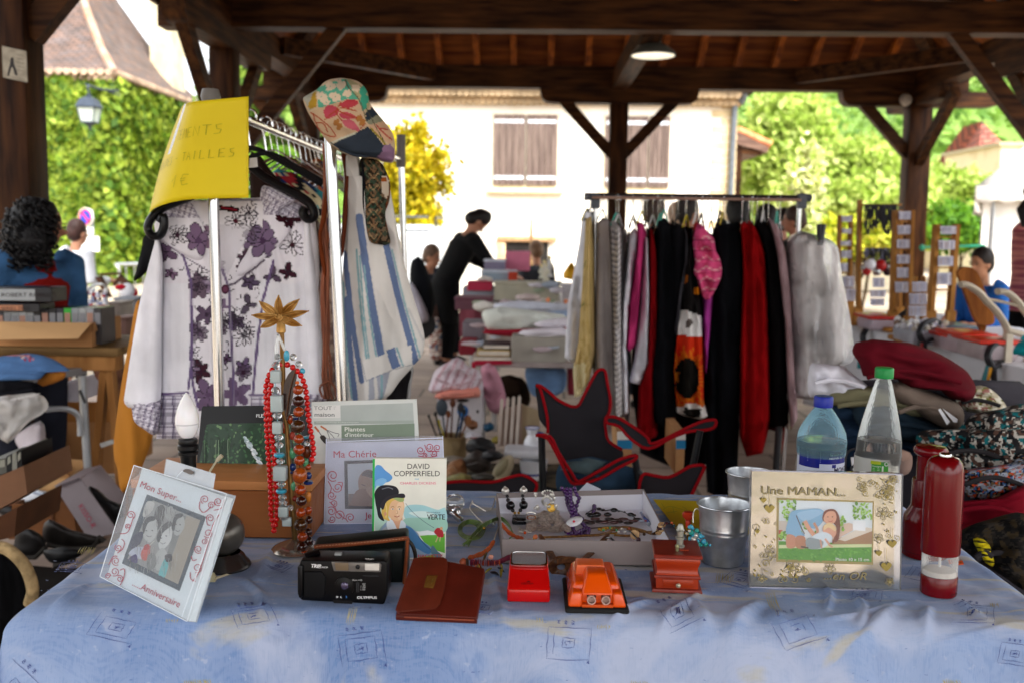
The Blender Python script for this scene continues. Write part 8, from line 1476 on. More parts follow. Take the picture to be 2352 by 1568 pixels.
for x,y,r,kd,sc_,mm in((224,596,24,'ball',(.8,.8,1.4),AMB),(265,588,24,'disc',(1,1,1),NVY),(238,700,24,'ball',(.8,1,1.3),plast('a03c2c')),(238,815,26,'ball',(.85,.8,1.5),GRN),(324,875,24,'ball',(.85,.8,1.4),GRN),(240,905,26,'ball',(.9,1,1.1),NVY),(226,938,20,'ball',(1,1,1),NVY),(345,962,26,'ball',(.8,.8,1),NVY),(236,1030,26,'ball',(.9,.8,1.5),GRN),(342,1006,34,'disc',(1,1,1),NVY),(343,1100,26,'ball',(.8,.8,1.5),mat('b8702c',rough=.25)),(332,805,34,'ball',(.9,.9,1.4),mat('6c2c10',rough=.2,col2='2c1408',scale=120)),(342,905,22,'ball',(1,1,1),AMB),(342,1190,30,'ball',(.9,1,1),AMB),(346,1250,28,'ball',(.9,1,1),AMD),(342,1330,26,'ball',(1,1,1),AMD),(340,1395,36,'ball',(1,1,1.2),AMD),(250,1110,22,'ball',(1,1,1),plast('7c2418')),(183,650,20,'ball',(.7,1,2),AMB)):bead(mn,nk(x,y,.012),r*q_,mm,kd,sc_,'stone')
t=thing('dark_feather_pendant','long dark brown horn feather pendant in the middle of the necklaces','pendant',nk(215,430));q=smooth_poly([(262,264),(262,330),(245,420),(225,520),(205,600),(190,570),(178,470),(180,380),(205,310),(235,275)],4);MB().prism([nk(x,y,.004)for x,y in q],(0,.003,0)).build('blade',mat('2a1610',rough=.2,coat=.5,var=.3),t);MB().tube([nk(258,270,.001),nk(222,400,.001),nk(196,590,.001)],.0009,6).build('midrib',mat('5c3c28',rough=.3),t)
t=thing('clear_plastic_hook','clear plastic hook at the top of the necklaces','hook',nk(140,120));MB().prism([nk(*p,-.002)for p in((138,40),(150,40),(195,140),(180,150),(150,80),(140,200),(120,210),(120,120))],(0,.003,0)).build('plastic_strip',clearfilm('f4f8f8',.45,.05),t);MB().ball(nk(143,45,-.002),.002,n=8).build('tip',CRYS,t)
# ================= GOODS ON THE STALL =================
LTH=lambda c,**k:mat(c,rough=.42,var=.15,scale=30,bump=.6,bs=420,bd=.0006,spec=.25,**k)
t=thing('camera_case','black grained leather camera pouch with brown stitched trim lying behind the camera','camera case',PZ(850,1345,T));y0=PZ(850,1342,T).y
prof=[(.0,0),(.0,.056),(.03,.070),(.055,.074),(.066,.04),(.066,0)];x0,x1=P(712,1300,y0).x,P(930,1300,y0).x
def cs(p):f=(p.x-x0)/(x1-x0);return V3((p.x,p.y,T+.003+(p.z-T)*(.78+.26*f)+.002*noise.noise(p*30)))
bevm([(x0,y0+a,T+b)for a,b in prof],(x1-x0,0,0),.006,3,cs).build('pouch',LTH('0e1412'),t)
TR=LTH('7c4024');m=MB();q=[P(*Z2(x,y)[0],y0+.004)for x,y in((725,975),(900,962),(1100,944),(1290,922),(1312,925))];m.tube(bez(q,5),.0048,8,flat=.7);m.build('top_trim',TR,t)
m=MB();q=[P(*Z2(x,y)[0],y0-.003)for x,y in((1312,930),(1308,1000),(1300,1100),(1290,1205))];m.tube(bez(q,5),.0042,8,flat=.7);m.build('end_trim',TR,t)
m=MB();q=[P(*Z2(x,y)[0],y0+.012)for x,y in((1312,930),(1345,970),(1362,1040),(1345,1110),(1318,1180))];m.tube(bez(q,5),.003,8);m.build('side_trim',LTH('1c1814'),t)
pt=Paint(lambda x,y,l:P(*Z2(x,y)[0],y0-.0015-l),1e-5,1e-4);[pt.line(pp(735+i*20,972-i*1.75,747+i*20,971-i*1.75),3,'b89070',False)for i in range(28)];pt.build('stitching',None,t)
t=thing('compact_camera','black compact film camera with white lettering on the front of the table','camera',PZ(785,1387,T));y0=PZ(785,1389,T).y+.004;Mc=Matrix.Rotation(math.radians(-2.5),4,'Z')
def czf(x,y,l=0):return P(*Z2(x,y)[0],y0-l)
q=[czf(x,y)for x,y in((632,1075),(636,1062),(1165,1065),(1184,1080),(1186,1250),(1168,1330),(1158,1340),(645,1314),(630,1300))]
CB=plast('070709',.3,spec=.2);bevm(q,(.0,.043,.002),.0035,3).build('body',CB,t)
q=[czf(x,y,.004)for x,y in((614,1098),(650,1090),(650,1290),(626,1308),(614,1270))];bevm(q,(0,.02,0),.003,2).build('side_grip',CB,t)
q=[czf(x,y,.003)for x,y in((652,1130),(770,1132),(795,1165),(790,1290),(770,1305),(652,1300))];bevm(q,(0,.012,0),.003,3).build('front_grip',plast('0a0a0c',.6,spec=.15),t)
q=[czf(x,y,.0025)for x,y in((828,1070),(1135,1078),(1146,1092),(1142,1136),(845,1130))];bevm(q,(0,.01,0),.0012,2).build('window_panel',mat('6e6a66',rough=.12,metal=.3),t)
q=[czf(x,y,.0042)for x,y in((1042,1082),(1132,1082),(1132,1126),(1042,1124))];bevm(q,(0,.004,0),.0008,2).build('flash',mat('c8c4bc',rough=.25,bump=.6,bs=600,bd=.001),t)
q=[czf(x,y,.0042)for x,y in((850,1076),(938,1078),(938,1126),(858,1124))];bevm(q,(0,.004,0),.0008,2).build('viewfinder',mat('6c5c48',rough=.1),t)
m=MB();c=czf(914,1224);m.lathe([(0,.0035),(.004,.0045),(.009,.003),(.0145,.002),(.015,-.002)],c,(0,-1,0),n=28);ll=m.build('lens_ring',CB,t);MB().ball(czf(914,1222,.003),.0062,n=16,sc=(1,.4,1)).build('lens_glass',mat('48405c',rough=.05,metal=.4,spec=1),ll)
MB().ball(czf(997,1103,.0045),.0034,n=10,sc=(1,.5,1)).build('sensor',plast('141416',.1),t)
MB().tube([czf(640,1066)+V3((0,.021,.001)),czf(725,1045)+V3((0,.03,.0))],.008,10,flat=.5).build('shutter_corner',CB,t);q=[P(*Z2(x,y)[0],y0+.015)for x,y in((850,1018),(893,1019),(893,1030),(850,1029))];MB().prism(q,(0,.006,.001)).build('counter_window',plast('8c9090',.2),t)
pt=Paint(lambda x,y,l:czf(x,y,l+.0002));pt.text('TRIP',700,1106,24,'f0f0f0',.95,.05,.04,shear=.15);pt.text('JUNIOR',757,1109,10,'d8d8d8',1.1,0,.02);pt.text('OLYMPUS LENS 33mm 1:4.5',868,1188,9,'d0d0d0',1.05,.01);pt.text('OLYMPUS',992,1303,16,'f0f0f0',1.3,.0,.05)
for i,s_ in enumerate(('ISO','100','200','400')):pt.text(s_,1026,1213+i*12,7,'d0d0d0',1.3);(pt.ell(1018,1211+i*12,2,2,'d0d0d0')if i else None)
pt.poly(pp(990,1202,1004,1202,1004,1262,990,1262),'1c1c1e');pt.line(pp(990,1202,1004,1202,1004,1262,990,1262,990,1202),1.6,'4c4c50',False);pt.line(pp(1030,1158,1130,1160),2.4,'3c3c40',False);pt.ell(867,1292,6.5,6.5,'e0e0e0');pt.ell(867,1292,3,3,'101012');pt.ell(893,1292,6.5,6.5,'e0e0e0');pt.ell(896,1291,5.5,5.5,'101012');pt.line(pp(922,1286,928,1293,923,1298),3,'4c90e0',False);pt.poly(pp(840,1310,965,1316,960,1336,845,1330),'121214')
pt.text('TRIP junior',1045,1055,8,'d0d0d0',1.1);pt.build('lettering',None,t)
t=thing('brown_wallet','brown leather wallet with a brass plate on its rounded flap','wallet',PZ(1005,1420,T));a=PZ(912,1410,T+.009);b=PZ(1094,1418,T+.009);d_=(b-a);n=d_.cross(V3((0,math.cos(math.radians(33)),math.sin(math.radians(33)))));n.normalize();n=-n if n.z<0 else n
def wq(*p):return[PP(u,v,a,n)for u,v in p]
WL=LTH('4e180e');W2=Zm(2.7525,459.4,900.4)
body=W2(1348,1062,1380,1058,1560,1062,1795,1108,1800,1125,1752,1412,1745,1425,1262,1400,1240,1385);bevm(wq(*body),-n*.012,.0035,3).build('wallet_body',WL,t)
fl=W2(1350,1056,1400,1050,1540,1050,1562,1062,1568,1110,1545,1260,1520,1345,1490,1375,1440,1382,1250,1398,1236,1380);bevm([p+n*.0045 for p in wq(*fl)],-n*.003,.0012,2).build('flap',LTH('562012'),t)
m=MB();e0,e1=PZ(911,1413,T+.004),PZ(1096,1421,T+.004);m.tube([e0,e0 .lerp(e1,.5),e1],.0062,10);m.build('folded_edge',WL,t);MB().tube([e0+V3((.012,-.0065,.001)),e1+V3((-.004,-.0065,.001))],.001,6).build('seam',LTH('8a4630'),t)
bp=W2(1436,1170,1503,1172,1478,1252,1418,1245);bevm([p+n*.0062 for p in wq(*bp)],-n*.0016,.0005,2).build('brass_plate',mat('c8a050',rough=.25,metal=.9),t)
pt=Paint(lambda x,y,l:PP(*W2(x,y)[0],a,n)+n*(.0064+l));pt.text('TEXIER',1470,1232,9,'6c5020',1,math.radians(-75),.02);pt.build('engraving',None,t)
DB,DF=PZ(1158,1293,T+.003).y,1.966;th_=lambda u,v,z:PZ(u,v,z)
zr_=P(1154,1237,DB).z;t=thing('jewellery_tray','shallow grey cardboard tray with a white inside, full of costume jewellery','tray',PZ(1320,1290,T));fl_,fr_=V3((P(1154,1237,DB).x,DB,0)),V3((P(1543,1231,DB).x,DB,0));bl_,br_=V3((PZ(1140,1131,zr_).x,PZ(1140,1131,zr_).y,0)),V3((PZ(1479,1122,zr_).x,PZ(1479,1122,zr_).y,0))
TAU=mat('8c8280',rough=.6,var=.04);WHI=mat('dcdce4',rough=.6,var=.03);zb_=T+.003;up=V3((0,0,1));w4=(fl_,fr_,br_,bl_);cen=sum(w4,V3())/4
for i in range(4):
 p,q_=w4[i],w4[(i+1)%4];ins=V3((0,0,1)).cross((q_-p).normalized())*.0018;MB().prism([p+up*zb_,q_+up*zb_,q_+up*zr_,p+up*zr_],ins).build('wall',TAU,t)
 m=MB();k=.010 if i==2 else .002;m.prism([p+ins*1.05+up*(zb_+.001),q_+ins*1.05+up*(zb_+.001),q_+ins*1.05+up*(zr_-k),p+ins*1.05+up*(zr_-k)],ins*.4);m.build('lining',WHI,t)
MB().prism([p+up*zb_ for p in w4],(0,0,.0012)).build('bottom',WHI,t)
TB=T+.006
def tr3(x,y,z=0.):(u,v),=Z3(x,y);return PZ(u,v,TB+z)
def tD(x,y,D):return P(*Z3(x,y)[0],D-(1.975-bl_.y)*(D-1.6)/.366)
q3=1.85/F/2.752
SIL=mat('d0ccc4',rough=.35,metal=.7,var=.3,scale=200);BLK=plast('101014',.15,coat=.5);PUR=mat('401058',rough=.15,coat=.5,var=.3,scale=150);GLD=mat('c89c3c',rough=.25,metal=.9,var=.2)
t=thing('black_silver_necklace','necklace of black glass balls with two big silver beads over the tray edge','necklace',tr3(487,760))
for x,y,r,mm,D in((413,622,26,SIL,1.965),(528,620,26,SIL,1.965),(425,655,12,BLK,1.96),(522,653,12,BLK,1.96),(430,680,14,BLK,1.95),(525,678,14,BLK,1.95),(445,714,30,BLK,1.93),(528,710,29,BLK,1.93),(460,745,13,BLK,1.91),(508,743,13,BLK,1.91),(473,760,9,GLD,1.9),(497,760,9,GLD,1.9),(410,598,8,SIL,1.965),(528,596,8,SIL,1.965)):bead(t,tD(x,y,D),r*q3,mm)
MB().rbox(tuple(tr3(455,835)),tuple(tr3(545,795)+V3((0,0,.008))),.002,2).build('square_pendant',plast('1c1c20',.2),t)
MB().tube([tD(413,622,1.965),tD(430,680,1.95),tD(470,760,1.9),tr3(490,800,.01)],.0008,5).build('thread',BLK,t)
t=thing('silver_charm_pile','heap of silver discs, leaves and charms in the tray','charms',tr3(680,830));g=random.Random(6)
for i in range(22):p=tr3(g.uniform(555,800),g.uniform(770,870),.004+g.random()*.01);m=MB();ax=V3((g.uniform(-.6,.6),g.uniform(-.9,.2),1));m.lathe([(0,0),(g.uniform(.005,.011),.0003),(.011,.0012),(0,.0016)],p,ax,n=12);m.build('disc',SIL,t)
for i in range(16):p=tD(g.uniform(600,740),g.uniform(630,780),1.88+g.random()*.05);MB().ball(p,g.uniform(.002,.0045),n=8,sc=(1,.6,g.uniform(.8,1.8))).build('charm',SIL,t)
def ring(x,y,r,w_,D,mm,nm,sy=1.,par=None,n=18):m=MB();c=tD(x,y,D);m.tube([c+V3((math.cos(a)*r*q3,-.1*r*q3*math.sin(a),math.sin(a)*r*q3*sy))for a in[6.2832*i/n for i in range(n+1)]],w_*q3,6);return m.build(nm,mm,par)
t=thing('silver_ring_charm','open silver ring with a filigree leaf standing in the tray','charm',tD(675,685,1.92));ring(675,685,31,5,1.92,SIL,'ring',1,t);ring(675,685,24,3,1.918,SIL,'inner_ring',1,t)
for i in range(12):a=i*.52;MB().ball(tD(680+34*math.cos(a),635+16*math.sin(a),1.93),7*q3,n=6).build('filigree',SIL,t)
t=thing('gold_coin','round gold coin charm standing beside the silver ring','coin',tD(703,727,1.9));MB().lathe([(0,.001),(25*q3,.001),(29*q3,.0018),(29*q3,-.001),(0,-.001)],tD(703,727,1.9),(.1,-1,.3),n=24).build('disc',mat('c8a048',rough=.3,metal=.9,bump=1,bs=300,bd=.002),t);MB().ball(tD(703,697,1.9),4*q3,n=8).build('loop',GLD,t)
t=thing('glass_ornament','round glass rings and trinkets at the left of the silver heap','ornament',tr3(575,770));ring(575,770,30,4,1.86,SIL,'ring',.5,t);ring(578,790,28,4,1.85,mat('7c4c30',rough=.2),'ring',.45,t);MB().ball(tD(598,732,1.87),8*q3,n=8).build('knob',SIL,t)
t=thing('purple_bead_necklace','long purple faceted bead necklace spilling from the tray back edge','necklace',tr3(850,760))
for L_ in([tD(770,605,1.965),tD(795,640,1.96),tD(805,700,1.94),tD(830,760,1.9),tr3(850,800,.01),tr3(840,860),tr3(870,890),tr3(940,885)],[tD(800,610,1.965),tD(815,660,1.95),tD(835,700,1.93),tD(850,750,1.9),tr3(880,800,.01),tr3(930,860)],[tD(850,605,1.965),tD(862,640,1.95),tD(880,670,1.94),tD(868,700,1.93),tr3(860,760,.014),tr3(900,800,.01)],[tr3(895,690,.01),tr3(930,680,.01),tr3(965,690,.01),tr3(975,720,.008),tr3(970,760,.005)],[tr3(790,850,.004),tr3(800,880,.004),tr3(850,890,.004),tr3(900,870,.004),tr3(940,860,.004),tr3(935,890,.004)],[tD(825,612,1.962),tD(828,700,1.92),tr3(835,790,.012)]):
 for p in path_pts(L_,.0085):bead(t,p,.0042,PUR,'cut',(1,1,1))
MB().tube([tD(770,605,1.965),tD(830,760,1.9),tr3(850,800,.01)],.0006,5).build('thread',plast('2c0c3c'),t)
t=thing('white_shop_label','small white oval label with a red heart on the purple beads','label',tr3(850,815));m=MB();p=tr3(850,815,.018);m.grid(lambda a_,b_:p+V3(((b_*1)*52*q3*math.cos(a_*6.283),.012*b_*math.sin(a_*6.283),b_*24*q3*math.sin(a_*6.283+.7))),20,2,closeu=True);m.build('tag',mat('e4e6ea',rough=.3),t,solid=.0005);MB().ball(tr3(846,814,.019),8*q3,n=8,sc=(1,.4,1)).build('heart',plast('b81c34'),t)
def cordthing(name,lab,cat,runs,r,mm,beads=()):
 t=thing(name,lab,cat,runs[0][0]);
 for q in runs:MB().tube(bez(q,5),r,6).build('cord',mm,t)
 for p,rr,bm_,k,s_ in beads:bead(t,p,rr,bm_,k,s_)
 return t
g=random.Random(11);cordthing('black_flower_chain','black enamel flower chain lying across the back of the tray','necklace',[[tr3(920,770,.004),tr3(980,735,.01),tr3(1040,745,.006),tr3(1100,740,.006),tr3(1160,755,.006),tr3(1230,790,.004)]],.001,BLK,[(tr3(x,y,.006),r_*q3,BLK,'ball',(1.3,.8,.7))for x,y,r_ in((935,765,12),(955,775,22),(990,770,24),(1005,735,14),(1030,742,12),(1060,770,20),(1100,742,20),(1130,750,8),(1165,755,8),(1205,770,18),(1225,775,12))])
cordthing('dark_leaf_necklace','dark leaf-shaped shell pieces on a brown cord in the middle of the tray','necklace',[[tr3(900,800,.004),tr3(1000,815,.006),tr3(1120,800,.006),tr3(1250,810,.004)],[tr3(930,860,.003),tr3(1050,850,.004),tr3(1150,850,.004),tr3(1260,870,.003)]],.0012,plast('2c1810'),[(tr3(920+i*30,812+14*math.sin(i*2.2),.006),20*q3,mat('241818',rough=.2,coat=.5)if i%2 else mat('4c3030',rough=.2,coat=.5),'ball',(1.6,.6,.5))for i in range(12)])
cordthing('gold_bead_bracelet','gold beaded bracelet with green stones near the front of the tray','bracelet',[[tr3(1000,870,.004),tr3(1040,855,.008),tr3(1110,855,.008),tr3(1120,885,.006),tr3(1060,890,.004)]],.0016,GLD,[(tr3(1005+i*14,862+8*math.sin(i),.008),9*q3,(GLD,GLD,GRN)[i%3],'ball',(1,1,1))for i in range(9)])
cordthing('brown_cord_necklace','tangled brown and amber cords along the front edge of the tray','necklace',[[tr3(640,915,.012),tr3(760,912,.014),tr3(900,905,.014),tr3(1000,900,.014),tr3(1080,880,.012)],[tr3(1080,870,.01),tr3(1160,850,.01),tr3(1260,865,.01),tr3(1330,890,.008),tr3(1370,890,.008)],[tr3(1180,860,.008),tr3(1280,880,.006),tr3(1340,880,.008)],[tr3(1100,900,.012),tr3(1180,905,.012),tr3(1260,900,.012)]],.0022,mat('4a2c14',rough=.4,col2='8c6428',scale=200),[(tr3(x,y,.01),10*q3,mm,'ball',(1,1,1))for x,y,mm in((1198,858,AMB),(1150,862,SIL),(1130,880,SIL),(1170,880,SIL),(1290,895,BRN),(1360,892,BRN))])
cordthing('dragonfly_brooch','blue and red enamel brooch at the right of the tray','brooch',[[tr3(1270,760,.006),tr3(1290,790,.008),tr3(1320,820,.004)]],.003,mat('2c3c70',rough=.2,metal=.4),[(tr3(1290,790,.008),9*q3,GLD,'ball',(1,1,1)),(tr3(1300,810,.006),14*q3,mat('8c3038',rough=.2),'ball',(1.5,.4,.5)),(tr3(1275,810,.006),16*q3,mat('98a0b0',rough=.2),'ball',(1.3,.4,.5)),(tr3(1320,830,.005),16*q3,mat('889098',rough=.2),'ball',(.8,.4,1))])
cordthing('black_pendant_leaf','black and silver leaf pendant with an orange stone at the left of the tray','pendant',[[tr3(500,855,.006),tr3(540,880,.006),tr3(580,880,.006)]],.0016,SIL,[(tr3(555,870,.006),22*q3,SIL,'ball',(1.5,.5,.4)),(tr3(536,886,.008),9*q3,plast('e0581c',.15),'ball',(1,1,1)),(tr3(508,880,.006),14*q3,SIL,'ball',(1.2,.5,.6)),(tr3(470,815,.006),16*q3,BLK,'cube',(1,.5,.6))])
a2=lambda x,y,z=.004:PZ(*ZA(x,y)[0],T+z);aD=lambda x,y,D:P(*ZA(x,y)[0],D);qa=1.62/F/4.4924
cordthing('fine_chain','fine grey metal chain lying on the cloth left of the tray','chain',[[a2(500,290),a2(475,370),a2(530,440),a2(600,510),a2(620,540)],[a2(500,320),a2(560,350),a2(640,395),a2(700,370),a2(735,260,.04)],[aD(740,260,1.93),aD(770,380,1.85),aD(785,460,1.8)],[aD(770,560,1.74),aD(740,640,1.69),aD(722,700,1.65)]],.0013,SIL,[(a2(505,320),.003,SIL,'ball',(1,1,1)),(aD(720,530,1.77),.0035,STEEL,'ball',(1,1,1)),(aD(700,510,1.78),.003,STEEL,'ball',(1,1,1))])
GF=mat('5c7c40',rough=.4,col2='84985c',scale=120);g=random.Random(21);runs=[]
for i in range(11):o_=g.uniform(-22,22);z_=g.uniform(.004,.018);runs.append([a2(430+g.uniform(-30,30),745+g.uniform(-20,15)),a2(500+o_,660+o_*.4,z_),a2(600+o_*.6,560+o_,z_),a2(700,495+o_*.8,.02+z_),aD(800,475+o_,1.80),aD(880,550+o_*.7,1.76),aD(915+o_*.4,640,1.72),aD(880,680,1.7)])
for i in range(5):r1_=75+i*12;runs.append([a2(475+r1_*math.cos(k)*1.15+i*4,590+r1_*.85*math.sin(k),.004+i*.002)for k in[.9*j for j in range(8)]])
cordthing('green_cord_necklace','loose bundle of green translucent cords draped over the tray corner','necklace',runs,.0011,GF,[(a2(480,690,.01),.003,GLD,'ball',(1,1,1)),(a2(620,575,.02),.003,GLD,'ball',(1,1,1))])
t=thing('wooden_disc_necklace','necklace of orange discs, plum chips and big coral balls in front of the tray','necklace',a2(700,900));ORG=mat('b4582c',rough=.45,var=.25,scale=200);PLM=mat('7c2440',rough=.4,var=.4,scale=120)
def darr(pts,n,r0,r1,mm,nm='disc'):
 q=bez(pts,8)
 for i in range(n):k=i/(n-1)*(len(q)-1.01);j=int(k);p=q[j].lerp(q[j+1],k-j);d=(q[j+1]-q[j]).normalized();r=(r0+(r1-r0)*i/(n-1))*qa*R.uniform(.85,1.1);MB().lathe([(0,-4*qa),(r*.85,-4.5*qa),(r,0),(r*.85,4.5*qa),(0,4*qa)],p,d,n=10,sq=R.uniform(.8,1)).build(nm,mm,t)
darr([aD(716,710,1.645),a2(680,770,.012),a2(620,825,.01),a2(560,850,.01),a2(470,880,.01)],20,24,32,ORG)
darr([aD(800,530,1.72),aD(850,590,1.70),aD(900,635,1.68),aD(960,665,1.66),aD(1010,680,1.645)],16,22,26,mat('a04820',rough=.45,var=.2))
bead(t,a2(405,925,.012),44*qa,mat('b05c3c',rough=.35));MB().lathe([(28*qa,-14*qa),(56*qa,0),(34*qa,14*qa)],a2(446,928,.012),(1,0,.05),n=18).build('dark_cap',mat('3c342c',rough=.3,coat=.4),t)
darr([a2(485,925,.013),a2(560,930,.013),a2(650,930,.013),a2(740,930,.014),a2(820,900,.016),a2(900,865,.018),a2(975,830,.02)],30,46,26,PLM,'chip');darr([a2(520,928,.013),a2(640,935,.013),a2(780,930,.015)],6,34,34,plast('c8582c',.4),'orange_disc')
MB().ball(a2(690,870,.03),28*qa,n=10,sc=(1.1,.6,.9),jit=.4).build('shell_rose',mat('c88c78',rough=.35),t)
MB().lathe([(10*qa,-34*qa),(36*qa,-10*qa),(44*qa,0),(36*qa,10*qa),(10*qa,34*qa)],aD(1015,812,1.62),(1,0,.4),n=14).build('dark_bead',mat('3c3028',rough=.3),t)
bead(t,aD(1086,740,1.625),60*qa,mat('b8643c',rough=.32,var=.1));bead(t,aD(1150,664,1.635),28*qa,mat('b8643c',rough=.32,var=.1));bead(t,aD(1132,680,1.632),12*qa,GLD);bead(t,aD(1045,788,1.62),16*qa,GLD);OLV=mat('746c24',rough=.25,coat=.4,var=.3)
for x0,y0_,x1,y1_,w_,c_ in((535,945,545,1100,16,ORG),(548,960,590,1115,24,OLV),(560,930,605,1050,12,GLD),(700,985,612,1055,20,OLV),(800,940,793,1085,17,OLV),(650,820,610,920,14,mat('5c4c24',rough=.3)),(520,980,460,1015,14,mat('a86c60',rough=.3)),(520,1000,465,1060,18,BLK),(690,1030,770,1060,34,BLK),(760,980,830,1030,24,mat('282c38',rough=.25))):
 m=MB();A_2,B_2=a2(x0,y0_,.014),a2(x1,y1_,.004);m.tube(bez([A_2,A_2 .lerp(B_2,.5)+V3((0,0,.002)),B_2],4),[w_*qa*k for k in(.3,.65,.85,.97,1,.92,.75,.5,.15)],8,flat=.5);m.build('leaf_pendant',c_,t)
t=thing('red_pocket_torch','small red plastic torch with a tilted chrome reflector','torch',PZ(1212,1386,T));y0=PZ(1212,1386,T).y;xa,xb=P(1164,1380,y0).x,P(1263.5,1380,y0).x;xm=(xa+xb)/2
prof=[(0,.002),(0,.0215),(.006,.0265),(.034,.0445),(.072,.0525),(.074,.0445),(.072,.002)]
def tf_(p):k=1-.09*min(1,max(0,(p.y-y0)/.05))*(1 if p.z>T+.03 else .55);return V3((xm+(p.x-xm)*k,p.y,p.z))
bevm([(xa,y0+a_,T+b_)for a_,b_ in prof],(xb-xa,0,0),.0042,4,tf_).build('body',mat('c00a0a',rough=.22,coat=.2,var=.03),t)
n_=V3((0,-.22,.975)).normalized();c=V3((xm,y0+.0535,T+.0495));ux=V3((1,0,0));uy=n_.cross(ux)
def sqr(r,ay,h,n=36,e=.28):return[c+ux*(r*math.copysign(abs(math.cos(a))**e,math.cos(a)))+uy*(ay*math.copysign(abs(math.sin(a))**e,math.sin(a)))+n_*h for a in[6.2832*k/n for k in range(n)]]
def loft(rings,par,nm,mm,cap=False):
 m=MB();n=len(rings[0]);m.add([p for r in rings for p in r],[(i*n+k,i*n+(k+1)%n,(i+1)*n+(k+1)%n,(i+1)*n+k)for i in range(len(rings)-1)for k in range(n)]+([[(len(rings)-1)*n+k for k in range(n)]]if cap else[]));return m.build(nm,mm,par)
loft([sqr(.0275,.0195,0),sqr(.0285,.0205,.0015),sqr(.0285,.0205,.004),sqr(.0262,.0183,.0045),sqr(.0258,.018,.0038)],t,'chrome_rim',CHROME)
loft([sqr(.0258,.018,.0038),sqr(.021,.0145,.0012,e=.5),sqr(.012,.009,.0008,e=1),sqr(.004,.003,.0008,e=1)],t,'reflector',mat('f0f2f4',rough=.3,metal=.7),True)
loft([sqr(.0258,.018,.0039),sqr(.0258,.018,.0042)],t,'lens',clearfilm('f4f8ff',.1,.03),True)
pt=Paint(lambda x,y,l:PP(*ZA(x,y)[0],V3((xm,y0+.006,T+.0265)),V3((0,-.54,.84)).normalized())+V3((0,-.54,.84))*(l+.0002));pt.text('CEDAM',1000,1155,20,'2c0c0c',1.35,0,.02);[pt.line(pp(1065+i*13,1118,1065+i*13,1135),6,'2c0c0c',False)for i in range(3)];pt.line(pp(1060,1120,1098,1120),4,'2c0c0c',False);pt.build('lettering',None,t)
MB().tube([V3((xa+.002,y0-.0002,T+.0215)),V3((xb-.002,y0-.0002,T+.0215))],.0004,5).build('seam',plast('e05040',.3),t)
t=thing('orange_desk_sharpener','orange plastic two-hole desk gadget with a hooded front on a black rubber base','desk gadget',PZ(1370,1410,T));y0=PZ(1370,1411,T).y;xa,xb=P(1298,1408,y0).x,P(1446,1408,y0).x;xm=(xa+xb)/2;W_=xb-xa;dpt=.135
MB().rbox((xa,y0,T+.001),(xb,y0+dpt,T+.009),.003,3).build('rubber_base',mat('141414',rough=.8),t)
OG=mat('dc4e04',rough=.25,coat=.2,var=.05)
def frust(x0_,x1_,yA,yB,z0,z1,ins,ify,r=.004,mm=OG,nm='body'):
 bm=bmesh.new();lo=[(x0_,yA,z0),(x1_,yA,z0),(x1_,yB,z0),(x0_,yB,z0)];hi=[(x0_+ins[0],yA+ify[0],z1),(x1_-ins[1],yA+ify[0],z1),(x1_-ins[1],yB-ify[1],z1),(x0_+ins[0],yB-ify[1],z1)]
 v=[bm.verts.new((a_,b_,T+c_))for a_,b_,c_ in lo+hi]
 for f in((0,3,2,1),(4,5,6,7),(0,1,5,4),(1,2,6,5),(2,3,7,6),(3,0,4,7)):bm.faces.new([v[i]for i in f])
 bmesh.ops.bevel(bm,geom=bm.edges[:],offset=r,segments=4,affect='EDGES',profile=.5);bm.verts.index_update();mb=MB().add([x.co.copy()for x in bm.verts],[[x.index for x in f.verts]for f in bm.faces]);bm.free();return mb.build(nm,mm,t)
L0,L1_=xa+.004,xb-.004;w3=L1_-L0
frust(L0,L1_,y0+.022,y0+dpt-.004,.0092,.040,(.010,.012),(.004,.006),.006)
frust(L0,L0+w3*.245,y0+.004,y0+.06,.0092,.031,(.006,.0),(.004,0),.0035);frust(L1_-w3*.235,L1_,y0+.004,y0+.06,.0092,.031,(0,.007),(.004,0),.0035)
frust(L0+w3*.235,L1_-w3*.225,y0+.004,y0+.03,.0092,.0135,(0,0),(0,0),.001,mat('d05010',rough=.35),'recess_floor');frust(L0+w3*.235,L1_-w3*.225,y0+.012,y0+.03,.0137,.0262,(0,0),(0,0),.001,OG,'hole_panel')
frust(L0+w3*.225,L1_-w3*.215,y0+.006,y0+.075,.0265,.0535,(.009,.010),(.020,.015),.004,OG,'hood');frust(L0+w3*.15,L1_-w3*.30,y0+.06,y0+.105,.036,.0545,(.002,.004),(.0,.012),.002,mat('d8602c',rough=.3,coat=.3),'top_flap')
for f in(.40,.645):
 x=L0+w3*f;MB().lathe([(.0066,0),(.0066,.010),(.0048,.010),(.0048,.002),(0,.002)],(x,y0+.013,T+.0195),(0,-1,.12),n=20).build('pencil_tube',plast('b09084',.3),t)
 MB().box((x-.0065,y0+.011,T+.0215),(x+.0065,y0+.0118,T+.0268)).build('hole_slot',plast('1c0c08'),t)
t=thing('miniature_coffee_mill','miniature reddish wooden coffee mill with a drawer and metal spindle','coffee mill',PZ(1560,1364,T),rz=math.radians(-4));LOCAL[0]=True;S_=.0325;RW=mat('8a2406',rough=.35,col2='a8360a',st=(.15,1,1),scale=30,coat=.12);RWD=mat('6c1c10',rough=.4,col2='8a2c18',scale=20,bump=.2)
t.location=(PZ(1562,1364,T).x-.002,PZ(1562,1364,T).y+.039,T+.003)
